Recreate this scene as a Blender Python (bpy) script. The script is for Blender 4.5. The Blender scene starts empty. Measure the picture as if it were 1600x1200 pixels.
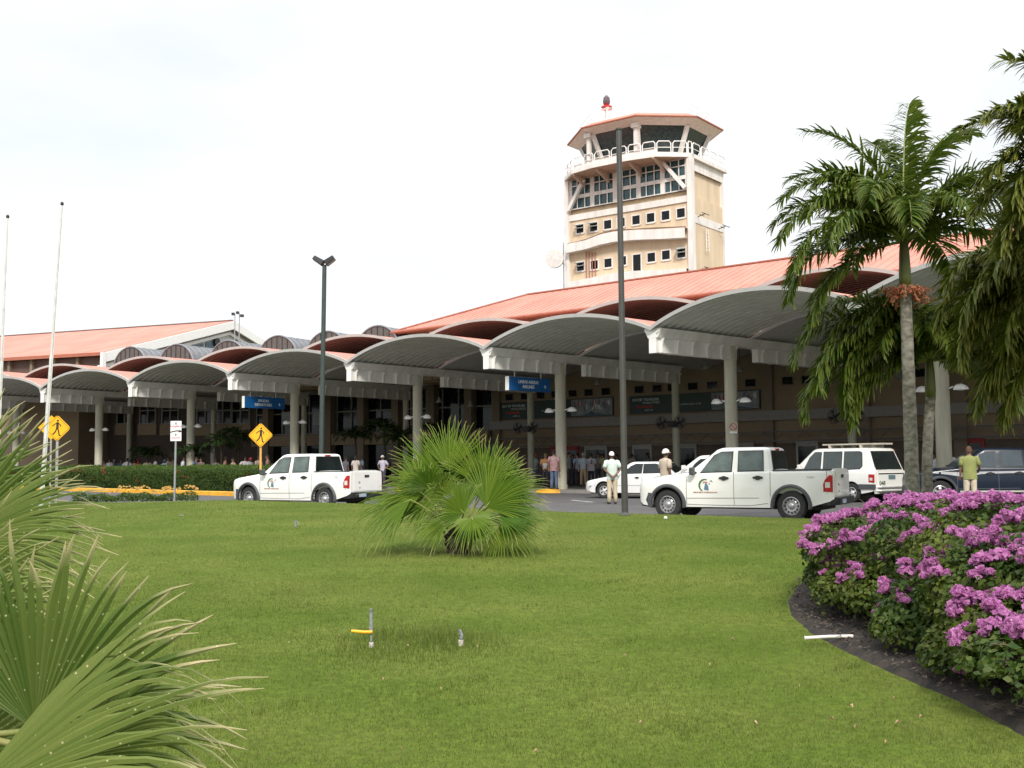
import bpy, bmesh, math, random
import numpy as np
from mathutils import Vector, Matrix
R = math.radians
S = bpy.context.scene
COL = S.collection
random.seed(7)
rng = np.random.default_rng(7)

# ---------------------------------------------------------------- camera
CAMH = 1.45
PITCH, ROLL, FPX = math.atan(121 / 1690), R(0.5), 1690.0
_f = Vector((0, math.cos(PITCH), math.sin(PITCH)))
_u0 = Vector((0, -math.sin(PITCH), math.cos(PITCH)))
_r0 = Vector((1, 0, 0))
_u = _u0 * math.cos(ROLL) + _r0 * math.sin(ROLL)
_r = _r0 * math.cos(ROLL) - _u0 * math.sin(ROLL)
cd = bpy.data.cameras.new('camera')
cam = bpy.data.objects.new('camera', cd)
COL.objects.link(cam)
m3 = Matrix((_r, _u, -_f)).transposed()
cam.matrix_world = Matrix.Translation((0, 0, CAMH)) @ m3.to_4x4()
cd.sensor_width = 36.0
cd.lens = FPX / 1600 * 36.0
cd.clip_start = 0.05
cd.clip_end = 3000
S.camera = cam

# ---------------------------------------------------------------- sky, sun, exposure
SUN_EL, SUN_AZ = R(41), R(178)          # azimuth clockwise from +Y
w = bpy.data.worlds.new('World')
S.world = w
w.use_nodes = True
nt = w.node_tree
nt.nodes.clear()
wo = nt.nodes.new('ShaderNodeOutputWorld')
bg = nt.nodes.new('ShaderNodeBackground')
sky = nt.nodes.new('ShaderNodeTexSky')
sky.sky_type = 'NISHITA'
sky.sun_disc = False
sky.sun_elevation = SUN_EL
sky.sun_rotation = SUN_AZ
sky.air_density = 1.2
sky.dust_density = 3.0
tcw = nt.nodes.new('ShaderNodeTexCoord')
mpw = nt.nodes.new('ShaderNodeMapping')
mpw.inputs['Scale'].default_value = (1.0, 1.0, 2.6)
nz = nt.nodes.new('ShaderNodeTexNoise')
nz.inputs['Scale'].default_value = 2.3
nz.inputs['Detail'].default_value = 5
rp = nt.nodes.new('ShaderNodeValToRGB')
rp.color_ramp.elements[0].position = 0.33
rp.color_ramp.elements[0].color = (0.74, 0.74, 0.74, 1)
rp.color_ramp.elements[1].position = 0.6
rp.color_ramp.elements[1].color = (1, 1, 1, 1)
mxw = nt.nodes.new('ShaderNodeMixRGB')
mxw.inputs[2].default_value = (7.9, 8.15, 8.35, 1)
nt.links.new(tcw.outputs['Generated'], mpw.inputs[0])
nt.links.new(mpw.outputs[0], nz.inputs['Vector'])
nt.links.new(nz.outputs['Fac'], rp.inputs[0])
nt.links.new(rp.outputs[0], mxw.inputs[0])
nt.links.new(sky.outputs[0], mxw.inputs[1])
# an overcast sky is brighter overhead than at the horizon
sxw = nt.nodes.new('ShaderNodeSeparateXYZ'); mrw = nt.nodes.new('ShaderNodeMapRange'); mrw.interpolation_type = 'SMOOTHSTEP'
mrw.inputs['From Min'].default_value = 0.42; mrw.inputs['From Max'].default_value = 0.95; mrw.inputs['To Min'].default_value = 1.0; mrw.inputs['To Max'].default_value = 2.1
nt.links.new(tcw.outputs['Generated'], sxw.inputs[0]); nt.links.new(sxw.outputs[2], mrw.inputs['Value'])
vmw = nt.nodes.new('ShaderNodeVectorMath'); vmw.operation = 'SCALE'
nt.links.new(mxw.outputs[0], vmw.inputs[0]); nt.links.new(mrw.outputs[0], vmw.inputs['Scale']); nt.links.new(vmw.outputs[0], bg.inputs['Color'])
bg.inputs['Strength'].default_value = 0.1
nt.links.new(bg.outputs[0], wo.inputs[0])
sd = bpy.data.lights.new('sun', 'SUN')
sd.energy = 2.5
sd.angle = R(10)
sd.color = (1.0, 0.95, 0.87)
sun = bpy.data.objects.new('sun', sd)
COL.objects.link(sun)
dsun = Vector((math.sin(SUN_AZ) * math.cos(SUN_EL), math.cos(SUN_AZ) * math.cos(SUN_EL), math.sin(SUN_EL)))
sun.rotation_euler = dsun.to_track_quat('Z', 'Y').to_euler()
S.view_settings.view_transform = 'Standard'
S.view_settings.look = 'None'
S.view_settings.gamma = 1
S.view_settings.exposure = 0.45
S.render.engine = 'CYCLES'

# ---------------------------------------------------------------- surveying helpers
def ray(px, py):
    return _f + _r * ((px - 800) / FPX) + _u * ((600 - py) / FPX)
def at(px, py, Y):                       # the point at depth Y seen at that spot of the photograph
    d = ray(px, py)
    return Vector((0, 0, CAMH)) + d * (Y / d.y)
def onground(px, py, z=0.0):
    d = ray(px, py)
    return Vector((0, 0, CAMH)) + d * ((z - CAMH) / d.z)
def onplane(px, py, p, n):               # where the line of sight meets a wall's plane
    d = ray(px, py)
    o = Vector((0, 0, CAMH))
    return o + d * ((Vector(p) - o).dot(n) / d.dot(n))
def lerp(a, b, t): return a + (b - a) * t
def interp(x, pts):
    if x <= pts[0][0]: return pts[0][1]
    for (a, b), (c, d) in zip(pts, pts[1:]):
        if x <= c: return b + (d - b) * (x - a) / (c - a) if c > a else d
    return pts[-1][1]

# ---------------------------------------------------------------- materials
_mats = {}
def M(name, c=(0.5, 0.5, 0.5), rough=0.6, var=0.12, scale=4.0, c2=None, bump=0.0, bscale=None, metal=0.0,
      spec=0.5, coat=0.0, trans=0.0, stretch=(1, 1, 1), detail=5, emit=None):
    if name in _mats: return _mats[name]
    m = bpy.data.materials.new(name)
    m.use_nodes = True
    n = m.node_tree
    b = n.nodes['Principled BSDF']
    b.inputs['Roughness'].default_value = rough
    b.inputs['Metallic'].default_value = metal
    b.inputs['Specular IOR Level'].default_value = spec
    b.inputs['Coat Weight'].default_value = coat
    if trans: b.inputs['Transmission Weight'].default_value = trans
    tc = n.nodes.new('ShaderNodeTexCoord')
    mp = n.nodes.new('ShaderNodeMapping')
    mp.inputs['Scale'].default_value = stretch
    n.links.new(tc.outputs['Object'], mp.inputs[0])
    no = n.nodes.new('ShaderNodeTexNoise')
    no.inputs['Scale'].default_value = scale
    no.inputs['Detail'].default_value = detail
    no.inputs['Roughness'].default_value = 0.62
    n.links.new(mp.outputs[0], no.inputs['Vector'])
    mx = n.nodes.new('ShaderNodeMixRGB')
    a = tuple(max(0, v * (1 - var)) for v in c) if c2 is None else c
    d = tuple(min(1, v * (1 + var)) for v in c) if c2 is None else c2
    mx.inputs[1].default_value = (*a, 1)
    mx.inputs[2].default_value = (*d, 1)
    r = n.nodes.new('ShaderNodeValToRGB')
    r.color_ramp.elements[0].position = 0.35
    r.color_ramp.elements[1].position = 0.65
    n.links.new(no.outputs['Fac'], r.inputs[0])
    n.links.new(r.outputs[0], mx.inputs[0])
    n.links.new(mx.outputs[0], b.inputs['Base Color'])
    if bump:
        n2 = n.nodes.new('ShaderNodeTexNoise')
        n2.inputs['Scale'].default_value = bscale or scale * 6
        n2.inputs['Detail'].default_value = 4
        n.links.new(mp.outputs[0], n2.inputs['Vector'])
        bp = n.nodes.new('ShaderNodeBump')
        bp.inputs['Strength'].default_value = bump
        bp.inputs['Distance'].default_value = 0.02
        n.links.new(n2.outputs['Fac'], bp.inputs['Height'])
        n.links.new(bp.outputs[0], b.inputs['Normal'])
    if emit:
        b.inputs['Emission Color'].default_value = (*emit, 1)
        b.inputs['Emission Strength'].default_value = 1
    _mats[name] = m
    return m
def Mleaf(name, c_base, c_tip, c_alt, rough=0.5, tip0=0.75, tip1=1.0, spots=None, transl=0.35):
    """leaf material: UV.x runs base to tip, UV.y is a tone value per leaf; light passes through thin blades"""
    m = bpy.data.materials.new(name)
    m.use_nodes = True
    n = m.node_tree
    b = n.nodes['Principled BSDF']
    out = n.nodes['Material Output']
    b.inputs['Roughness'].default_value = rough
    b.inputs['Specular IOR Level'].default_value = 0.18
    uv = n.nodes.new('ShaderNodeUVMap')
    sp = n.nodes.new('ShaderNodeSeparateXYZ')
    n.links.new(uv.outputs[0], sp.inputs[0])
    m1 = n.nodes.new('ShaderNodeMixRGB')
    m1.inputs[1].default_value = (*c_base, 1)
    m1.inputs[2].default_value = (*c_alt, 1)
    n.links.new(sp.outputs[1], m1.inputs[0])
    tc = n.nodes.new('ShaderNodeTexCoord')
    no = n.nodes.new('ShaderNodeTexNoise')
    no.inputs['Scale'].default_value = 9
    no.inputs['Detail'].default_value = 4
    n.links.new(tc.outputs['Object'], no.inputs['Vector'])
    ad = n.nodes.new('ShaderNodeMath')
    ad.operation = 'MULTIPLY_ADD'
    ad.inputs[1].default_value = 0.28
    ad.inputs[2].default_value = -0.14
    n.links.new(no.outputs['Fac'], ad.inputs[0])
    ad2 = n.nodes.new('ShaderNodeMath')
    n.links.new(ad.outputs[0], ad2.inputs[0])
    n.links.new(sp.outputs[0], ad2.inputs[1])
    mr = n.nodes.new('ShaderNodeMapRange')
    mr.inputs['From Min'].default_value = tip0
    mr.inputs['From Max'].default_value = tip1
    n.links.new(ad2.outputs[0], mr.inputs['Value'])
    m2 = n.nodes.new('ShaderNodeMixRGB')
    m2.inputs[2].default_value = (*c_tip, 1)
    n.links.new(mr.outputs[0], m2.inputs[0])
    n.links.new(m1.outputs[0], m2.inputs[1])
    col = m2.outputs[0]
    if spots:
        vo = n.nodes.new('ShaderNodeTexVoronoi')
        vo.inputs['Scale'].default_value = spots[0]
        n.links.new(tc.outputs['Object'], vo.inputs['Vector'])
        ms = n.nodes.new('ShaderNodeMapRange')
        ms.inputs['From Min'].default_value = spots[1]
        ms.inputs['From Max'].default_value = spots[1] * 0.6
        n.links.new(vo.outputs['Distance'], ms.inputs['Value'])
        sc = n.nodes.new('ShaderNodeSeparateColor')
        n.links.new(vo.outputs['Color'], sc.inputs[0])
        gt = n.nodes.new('ShaderNodeMath')
        gt.operation = 'GREATER_THAN'
        gt.inputs[1].default_value = 0.6
        n.links.new(sc.outputs[0], gt.inputs[0])
        mu = n.nodes.new('ShaderNodeMath')
        mu.operation = 'MULTIPLY'
        n.links.new(ms.outputs[0], mu.inputs[0])
        n.links.new(gt.outputs[0], mu.inputs[1])
        m3_ = n.nodes.new('ShaderNodeMixRGB')
        m3_.inputs[2].default_value = (0.55, 0.5, 0.3, 1)
        n.links.new(mu.outputs[0], m3_.inputs[0])
        n.links.new(col, m3_.inputs[1])
        col = m3_.outputs[0]
    n.links.new(col, b.inputs['Base Color'])
    tr = n.nodes.new('ShaderNodeBsdfTranslucent')
    n.links.new(col, tr.inputs['Color'])
    ms2 = n.nodes.new('ShaderNodeMixShader')
    ms2.inputs[0].default_value = transl
    n.links.new(b.outputs[0], ms2.inputs[1])
    n.links.new(tr.outputs[0], ms2.inputs[2])
    n.links.new(ms2.outputs[0], out.inputs['Surface'])
    _mats[name] = m
    return m

# ---------------------------------------------------------------- mesh helpers
class MB:
    def __init__(s): s.v = []; s.f = []; s.mi = []; s.uv = []; s.m = 0; s.hasuv = False
    def add(s, vs, fs):
        o = len(s.v)
        s.v.extend([tuple(p) for p in vs])
        for f in fs:
            s.f.append([o + i for i in f]); s.mi.append(s.m)
        return o
    def hexa(s, p):   # p: 4 bottom, 4 top, both ccw
        s.add(p, [(3, 2, 1, 0), (4, 5, 6, 7), (0, 1, 5, 4), (1, 2, 6, 5), (2, 3, 7, 6), (3, 0, 4, 7)])
        return s
    def box(s, x0, x1, y0, y1, z0, z1):
        return s.hexa([(x0, y0, z0), (x1, y0, z0), (x1, y1, z0), (x0, y1, z0), (x0, y0, z1), (x1, y0, z1), (x1, y1, z1), (x0, y1, z1)])
    def bar(s, a, b, w_, h_, up=(0, 0, 1)):     # rectangular bar from a to b
        a = Vector(a); b = Vector(b); d = (b - a).normalized(); up = Vector(up)
        if abs(d.dot(up)) > 0.97: up = Vector((0, 1, 0))
        x = d.cross(up).normalized() * w_ / 2; z = x.cross(d).normalized() * h_ / 2
        return s.hexa([a - x - z, b - x - z, b + x - z, a + x - z, a - x + z, b - x + z, b + x + z, a + x + z])
    def tube(s, pts, rad, n=8, caps=True, ell=None):
        pts = [Vector(p) for p in pts]
        if not isinstance(rad, (list, tuple)): rad = [rad] * len(pts)
        ref = None; rings = []
        for i, p in enumerate(pts):
            d = (pts[min(i + 1, len(pts) - 1)] - pts[max(i - 1, 0)]).normalized()
            if ref is None: ref = Vector((1, 0, 0)) if abs(d.x) < 0.8 else Vector((0, 1, 0))
            x = (ref - d * ref.dot(d)).normalized(); y = d.cross(x); ref = x
            r = rad[i]; rx, ry = r if isinstance(r, (tuple, list)) else (r, r)
            rings.append([p + x * (rx * math.cos(2 * math.pi * k / n)) + y * (ry * math.sin(2 * math.pi * k / n)) for k in range(n)])
        o = s.add([q for r_ in rings for q in r_], [])
        for i in range(len(pts) - 1):
            for k in range(n):
                a, b = o + i * n + k, o + i * n + (k + 1) % n
                s.f.append([a, b, b + n, a + n]); s.mi.append(s.m)
        if caps:
            s.f.append([o + k for k in range(n)][::-1]); s.mi.append(s.m)
            e = o + (len(pts) - 1) * n
            s.f.append([e + k for k in range(n)]); s.mi.append(s.m)
        return s
    def lathe(s, prof, c=(0, 0, 0), axis='z', n=16):   # prof: (r, h)
        c = Vector(c); o = len(s.v)
        for r, h in prof:
            for k in range(n):
                a = 2 * math.pi * k / n
                if axis == 'z': q = Vector((r * math.cos(a), r * math.sin(a), h))
                elif axis == 'y': q = Vector((r * math.cos(a), h, r * math.sin(a)))
                else: q = Vector((h, r * math.cos(a), r * math.sin(a)))
                s.v.append(tuple(c + q))
        for i in range(len(prof) - 1):
            for k in range(n):
                a, b = o + i * n + k, o + i * n + (k + 1) % n
                s.f.append([a, b, b + n, a + n]); s.mi.append(s.m)
        return s
    def grid(s, P):     # P[i][j] points
        ni, nj = len(P), len(P[0])
        o = s.add([q for row in P for q in row], [])
        for i in range(ni - 1):
            for j in range(nj - 1):
                a = o + i * nj + j
                s.f.append([a, a + 1, a + nj + 1, a + nj]); s.mi.append(s.m)
        return s
    def prism(s, poly, d):   # closed polygon of 3D points pushed by vector d
        n = len(poly); d = Vector(d)
        a = [Vector(p) for p in poly]; b = [p + d for p in a]
        s.add(a + b, [list(range(n))[::-1], list(range(n, 2 * n))] + [(i, (i + 1) % n, n + (i + 1) % n, n + i) for i in range(n)])
        return s
    def ball(s, c, rx, ry, rz, n=10, k=7):
        c = Vector(c)
        prof = [(math.sin(math.pi * i / k), -math.cos(math.pi * i / k)) for i in range(k + 1)]
        o = len(s.v)
        for r, h in prof:
            r = max(r, 0.02)
            for j in range(n):
                a = 2 * math.pi * j / n
                s.v.append((c.x + rx * r * math.cos(a), c.y + ry * r * math.sin(a), c.z + rz * h))
        for i in range(k):
            for j in range(n):
                a, b = o + i * n + j, o + i * n + (j + 1) % n
                s.f.append([a, b, b + n, a + n]); s.mi.append(s.m)
        return s
    def build(s, name, mat, parent=None, world=False, smooth=False, bevel=0.0, weld=False):
        me = bpy.data.meshes.new(name)
        vs = s.v
        if world and parent is not None:
            inv = parent.matrix_basis.inverted()
            vs = [tuple(inv @ Vector(p)) for p in vs]
        me.from_pydata(vs, [], s.f)
        mats = mat if isinstance(mat, (list, tuple)) else [mat]
        for m in mats: me.materials.append(m)
        if len(mats) > 1: me.polygons.foreach_set('material_index', s.mi)
        bm = bmesh.new(); bm.from_mesh(me)
        if weld: bmesh.ops.remove_doubles(bm, verts=bm.verts, dist=0.0005)
        bmesh.ops.recalc_face_normals(bm, faces=bm.faces)
        bm.to_mesh(me); bm.free()
        if smooth is True: me.polygons.foreach_set('use_smooth', [True] * len(me.polygons))
        ob = bpy.data.objects.new(name, me); COL.objects.link(ob)
        if parent is not None: ob.parent = parent
        if smooth == 'auto':
            me.polygons.foreach_set('use_smooth', [True] * len(me.polygons))
            try: me.set_sharp_from_angle(angle=R(38))
            except Exception: pass
        if bevel:
            b = ob.modifiers.new('bevel', 'BEVEL'); b.width = bevel; b.segments = 2; b.limit_method = 'ANGLE'; b.angle_limit = R(40)
        return ob
def np_mesh(name, V, F, mat, parent=None, uv=None, smooth=False):
    """V (n,3), F (m,k) one face size; uv (m*k,2)"""
    me = bpy.data.meshes.new(name)
    n, (m, k) = len(V), F.shape
    me.vertices.add(n); me.vertices.foreach_set('co', np.asarray(V, dtype=np.float32).ravel())
    me.loops.add(m * k); me.loops.foreach_set('vertex_index', F.astype(np.int32).ravel())
    me.polygons.add(m)
    me.polygons.foreach_set('loop_start', np.arange(0, m * k, k, dtype=np.int32))
    me.polygons.foreach_set('loop_total', np.full(m, k, dtype=np.int32))
    if uv is not None:
        l = me.uv_layers.new(name='UVMap'); l.data.foreach_set('uv', np.asarray(uv, dtype=np.float32).ravel())
    mats = mat if isinstance(mat, (list, tuple)) else [mat]
    for q in mats: me.materials.append(q)
    if smooth: me.polygons.foreach_set('use_smooth', np.ones(m, dtype=bool))
    me.update(calc_edges=True)
    ob = bpy.data.objects.new(name, me); COL.objects.link(ob)
    if parent is not None: ob.parent = parent
    return ob
def tag(o, label=None, cat=None, group=None, kind=None):
    if label: o['label'] = label
    if cat: o['category'] = cat
    if group: o['group'] = group
    if kind: o['kind'] = kind
    return o
def thing(name, label, cat, loc=(0, 0, 0), rz=0.0, group=None):
    o = bpy.data.objects.new(name, None)
    COL.objects.link(o)
    o.empty_display_size = 0.3
    o.matrix_basis = Matrix.Translation(Vector(loc)) @ Matrix.Rotation(rz, 4, 'Z')
    return tag(o, label, cat, group)
def struct(o): o['kind'] = 'structure'; return o
_txt = {}
def text_mb(mb, body, size, M4, depth=0.004, align='CENTER', bold=0.0):
    """lettering as real raised mesh put through matrix M4 (x right, y up, z out)"""
    key = (body, size, align, bold)
    if key not in _txt:
        cu = bpy.data.curves.new('t', 'FONT')
        cu.body = body; cu.size = size; cu.align_x = align; cu.align_y = 'CENTER'; cu.extrude = depth; cu.offset = bold
        cu.resolution_u = 2
        ob = bpy.data.objects.new('t', cu); COL.objects.link(ob)
        dg = bpy.context.evaluated_depsgraph_get()
        me = bpy.data.meshes.new_from_object(ob.evaluated_get(dg))
        _txt[key] = ([v.co.copy() for v in me.vertices], [list(p.vertices) for p in me.polygons])
        bpy.data.objects.remove(ob); bpy.data.curves.remove(cu); bpy.data.meshes.remove(me)
    vs, fs = _txt[key]
    mb.add([M4 @ v for v in vs], fs)
def frame(o, x, y):
    """4x4 matrix with origin o, x axis, y axis"""
    x = Vector(x).normalized(); y = Vector(y); z = x.cross(y).normalized(); y = z.cross(x)
    m = Matrix((x, y, z)).transposed().to_4x4(); m.translation = Vector(o); return m

# ---------------------------------------------------------------- colours
mSalmon = M('salmon_roof', (0.50, 0.185, 0.135), 0.75, c2=(0.60, 0.25, 0.19), scale=0.5, stretch=(1, .35, 1))
mSalmonTrim = M('salmon_trim', (0.36, 0.12, 0.075), 0.5)
mGrey = M('canopy_grey', (0.54, 0.54, 0.515), 0.45, var=0.08, scale=1.6)
mBrown = M('upper_vault_underside', (0.11, 0.065, 0.055), 0.6, var=0.12, scale=1)  # brown tint stands in for salmon roof bounce on grey undersides
mTrim = M('canopy_trim', (0.40, 0.39, 0.375), 0.5, var=0.06)
mBeam = M('canopy_beam', (0.77, 0.76, 0.725), 0.6, var=0.10, scale=2.2, stretch=(1, 1, .35))
mWhite = M('white_paint', (0.80, 0.79, 0.76), 0.5, var=0.05)
mColumn = M('column_paint', (0.46, 0.445, 0.35), 0.65, var=0.17, scale=3.5, stretch=(1, 1, .12))
mBeige = M('beige_wall', (0.25, 0.185, 0.12), 0.8, var=0.08, scale=0.8)
mBeigeDk = M('tan_wall', (0.20, 0.155, 0.11), 0.8, var=0.1, scale=0.8)
mBand = M('concrete_band', (0.25, 0.235, 0.22), 0.8, var=0.08)
mGlassDk = M('dark_glass', (0.006, 0.008, 0.009), 0.08, var=0.3, spec=.25)
mMull = M('mullion', (0.22, 0.21, 0.18), 0.5)
mBlack = M('black_plastic', (0.02, 0.02, 0.022), 0.45)
mDark = M('dark_void', (0.015, 0.014, 0.013), 0.8)
mSteel = M('galvanised', (0.45, 0.46, 0.47), 0.35, metal=0.7, scale=8)
mYellow = M('kerb_yellow', (0.78, 0.40, 0.02), 0.7, c2=(0.62, 0.30, 0.03), scale=2.5)
mConc = M('concrete', (0.36, 0.34, 0.31), 0.85, var=0.15, scale=1.5, bump=0.2)
mSign = M('sign_yellow', (0.85, 0.42, 0.005), 0.45, var=0.03)
# ================================================================ ground, roads, lawn
U31, V31 = Vector((0.857, -0.515, 0)), Vector((0.515, 0.857, 0))
def uv2(u, v, z=0.0): return U31 * u + V31 * v + Vector((0, 0, z))
VEDGE = 24.0
EDGEZ = [(-36, 0.20), (-13, 0.22), (-10.4, 0.30), (-8.4, 0.36), (-3.5, 0.30), (1.6, 0.18), (3.7, 0.17), (7, 0.135), (30, 0.12)]
def lawnz(x, y):
    v = x * 0.515 + y * 0.857
    t = max(0.0, min(1.0, (v - 2) / 20.0))
    z = interp(x, EDGEZ) * (t * t * (3 - 2 * t))
    return z + 0.02 * math.sin(x * 0.7 + 1) * math.sin(y * 0.45) * (1 - t)
mb = MB(); mb.grid([[(x, y, -0.06) for y in (-400, -20, 20, 60, 120, 900)] for x in (-900, -60, 0, 60, 900)])
struct(mb.build('ground', M('scrub_ground', (0.10, 0.12, 0.05), 0.9, c2=(0.2, 0.17, 0.1), scale=0.1)))
mAsph = M('asphalt', (0.075, 0.072, 0.071), 0.9, c2=(0.105, 0.10, 0.099), scale=0.9, bump=0.35, bscale=60)
mb = MB(); mb.grid([[uv2(u, v, 0) for v in (15, 20, 26, 34, 50, 80)] for u in (-140, -90, -60, -40, -20, 0, 20, 60)])
struct(mb.build('road', mAsph))
# bed outline (where the lawn stops for the flower bed)
BED = [(p.x, p.y) for p in [onground(px, py, 0.03) for px, py in ((1600, 1152), (1500, 1100), (1400, 1058), (1320, 1022), (1262, 992), (1232, 965), (1228, 944), (1245, 922), (1275, 905))]]
BEDL = [(4.4, 3.0)] + BED + [(3.2, 12.2), (4.6, 14.6), (7.5, 15.2), (14, 13.0)]
def in_bed(x, y):
    poly = BEDL + [(16, 3.0)]; c = False; j = len(poly) - 1
    for i in range(len(poly)):
        xi, yi = poly[i]; xj, yj = poly[j]
        if (yi > y) != (yj > y) and x < (xj - xi) * (y - yi) / (yj - yi) + xi: c = not c
        j = i
    return c
def in_bed_np(x, y):
    poly = BEDL + [(16, 3.0)]; c = np.zeros(len(x), bool); j = len(poly) - 1
    for i in range(len(poly)):
        xi, yi = poly[i]; xj, yj = poly[j]
        k = ((yi > y) != (yj > y)) & (x < (xj - xi) * (y - yi) / (yj - yi + 1e-12) + xi)
        c ^= k; j = i
    return c
# lawn material: mown turf with yellow patches
mLawn = M('lawn_turf', (0.074, 0.116, 0.013), 0.95, c2=(0.124, 0.156, 0.030), scale=0.45, spec=.1, bump=0.8, bscale=45)
n_ = mLawn.node_tree
mixo = [q for q in n_.nodes if q.bl_idname == 'ShaderNodeMixRGB'][0]
no2 = n_.nodes.new('ShaderNodeTexNoise'); no2.inputs['Scale'].default_value = 14; no2.inputs['Detail'].default_value = 8; no2.inputs['Roughness'].default_value = 0.75
tc_ = [q for q in n_.nodes if q.bl_idname == 'ShaderNodeTexCoord'][0]
n_.links.new(tc_.outputs['Object'], no2.inputs['Vector'])
r2 = n_.nodes.new('ShaderNodeValToRGB'); r2.color_ramp.elements[0].position = 0.3; r2.color_ramp.elements[0].color = (0.62, 0.66, 0.55, 1)
r2.color_ramp.elements[1].position = 0.7; r2.color_ramp.elements[1].color = (1.35, 1.3, 1.3, 1)
n_.links.new(no2.outputs['Fac'], r2.inputs[0])
ml_ = n_.nodes.new('ShaderNodeMixRGB'); ml_.blend_type = 'MULTIPLY'; ml_.inputs[0].default_value = 1
n_.links.new(mixo.outputs[0], ml_.inputs[1]); n_.links.new(r2.outputs[0], ml_.inputs[2])
n_.links.new(ml_.outputs[0], n_.nodes['Principled BSDF'].inputs['Base Color'])
rows = []
for u in np.arange(-62, 42.1, 0.8):
    row = []
    for v in list(np.arange(-14, 22.1, 0.8)) + [22.6, 23.2, 23.6, 23.85, 23.97]:
        p = uv2(u, v); z = lawnz(p.x, p.y)
        if v > 23.9: z -= 0.03
        row.append((p.x, p.y, z))
    p = uv2(u, 24.0); row.append((p.x, p.y, -0.02))
    rows.append(row)
mb = MB(); mb.grid(rows); struct(mb.build('lawn', mLawn, smooth=True))
mb = MB(); mb.prism([uv2(-62, 24.0, -0.03), uv2(-62, 24.16, -0.03), uv2(-62, 24.16, 0.11), uv2(-62, 24.02, 0.13)], U31 * 104)
struct(mb.build('kerb', mConc))
# mulch bed
mMulch = M('mulch', (0.012, 0.010, 0.008), 0.95, c2=(0.045, 0.033, 0.024), scale=7, bump=1.0, bscale=40)
pts = BEDL + [(16, 3.0)]
cx, cy = 7.0, 9.0
V, F = [], []
K = len(pts); RR = (1.0, 0.985, 0.95, 0.88, 0.75, 0.6, 0.4, 0.2, 0.02)
dense = []
for i in range(K):
    a, b = pts[i], pts[(i + 1) % K]
    nseg = max(1, int(math.dist(a, b) / 0.12))
    for k in range(nseg): dense.append((lerp(a[0], b[0], k / nseg), lerp(a[1], b[1], k / nseg)))
K = len(dense)
mb = MB()
for q, r in enumerate(RR):
    for (x, y) in dense:
        X, Y = lerp(cx, x, r), lerp(cy, y, r)
        h = (-0.02, 0.035, 0.05, 0.07, 0.1, 0.12, 0.13, 0.14, 0.14)[q]
        jit = 0 if q == 0 else random.uniform(-0.015, 0.02)
        mb.v.append((X, Y, max(lawnz(X, Y), 0) + h + jit))
for q in range(len(RR) - 1):
    for k in range(K):
        mb.f.append([q * K + k, q * K + (k + 1) % K, (q + 1) * K + (k + 1) % K, (q + 1) * K + k]); mb.mi.append(0)
struct(mb.build('soil', mMulch, smooth=True))
# mulch crumbs: loose bits over the bed edge
def crumbs():
    n = 9000
    x = rng.uniform(2.2, 6.0, n); y = rng.uniform(4.5, 12, n); k = in_bed_np(x, y); x, y = x[k], y[k]; n = len(x)
    z = np.array([lawnz(a, b) for a, b in zip(x, y)]) + 0.055 + rng.uniform(0, 0.03, n)
    a = rng.uniform(0, 6.28, n); l = rng.uniform(0.008, 0.03, n); wd = rng.uniform(0.003, 0.009, n); tl = rng.uniform(-.5, .5, n)
    dx, dy = np.cos(a), np.sin(a)
    P = np.stack([np.stack([x - dx * l, y - dy * l, z - tl * l], 1), np.stack([x - dy * wd, y + dx * wd, z + .006], 1),
                  np.stack([x + dx * l, y + dy * l, z + tl * l], 1), np.stack([x + dy * wd, y - dx * wd, z - .002], 1)], 1).reshape(-1, 3)
    F = np.arange(4 * n).reshape(-1, 4)
    o = np_mesh('bark_mulch', P, F, M('bark_bits', (0.03, 0.021, 0.015), 0.9, c2=(0.11, 0.08, 0.055), scale=3), None)
    tag(o, 'loose dark bark bits scattered over the flower bed soil', 'mulch', kind='stuff')
crumbs()
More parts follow.
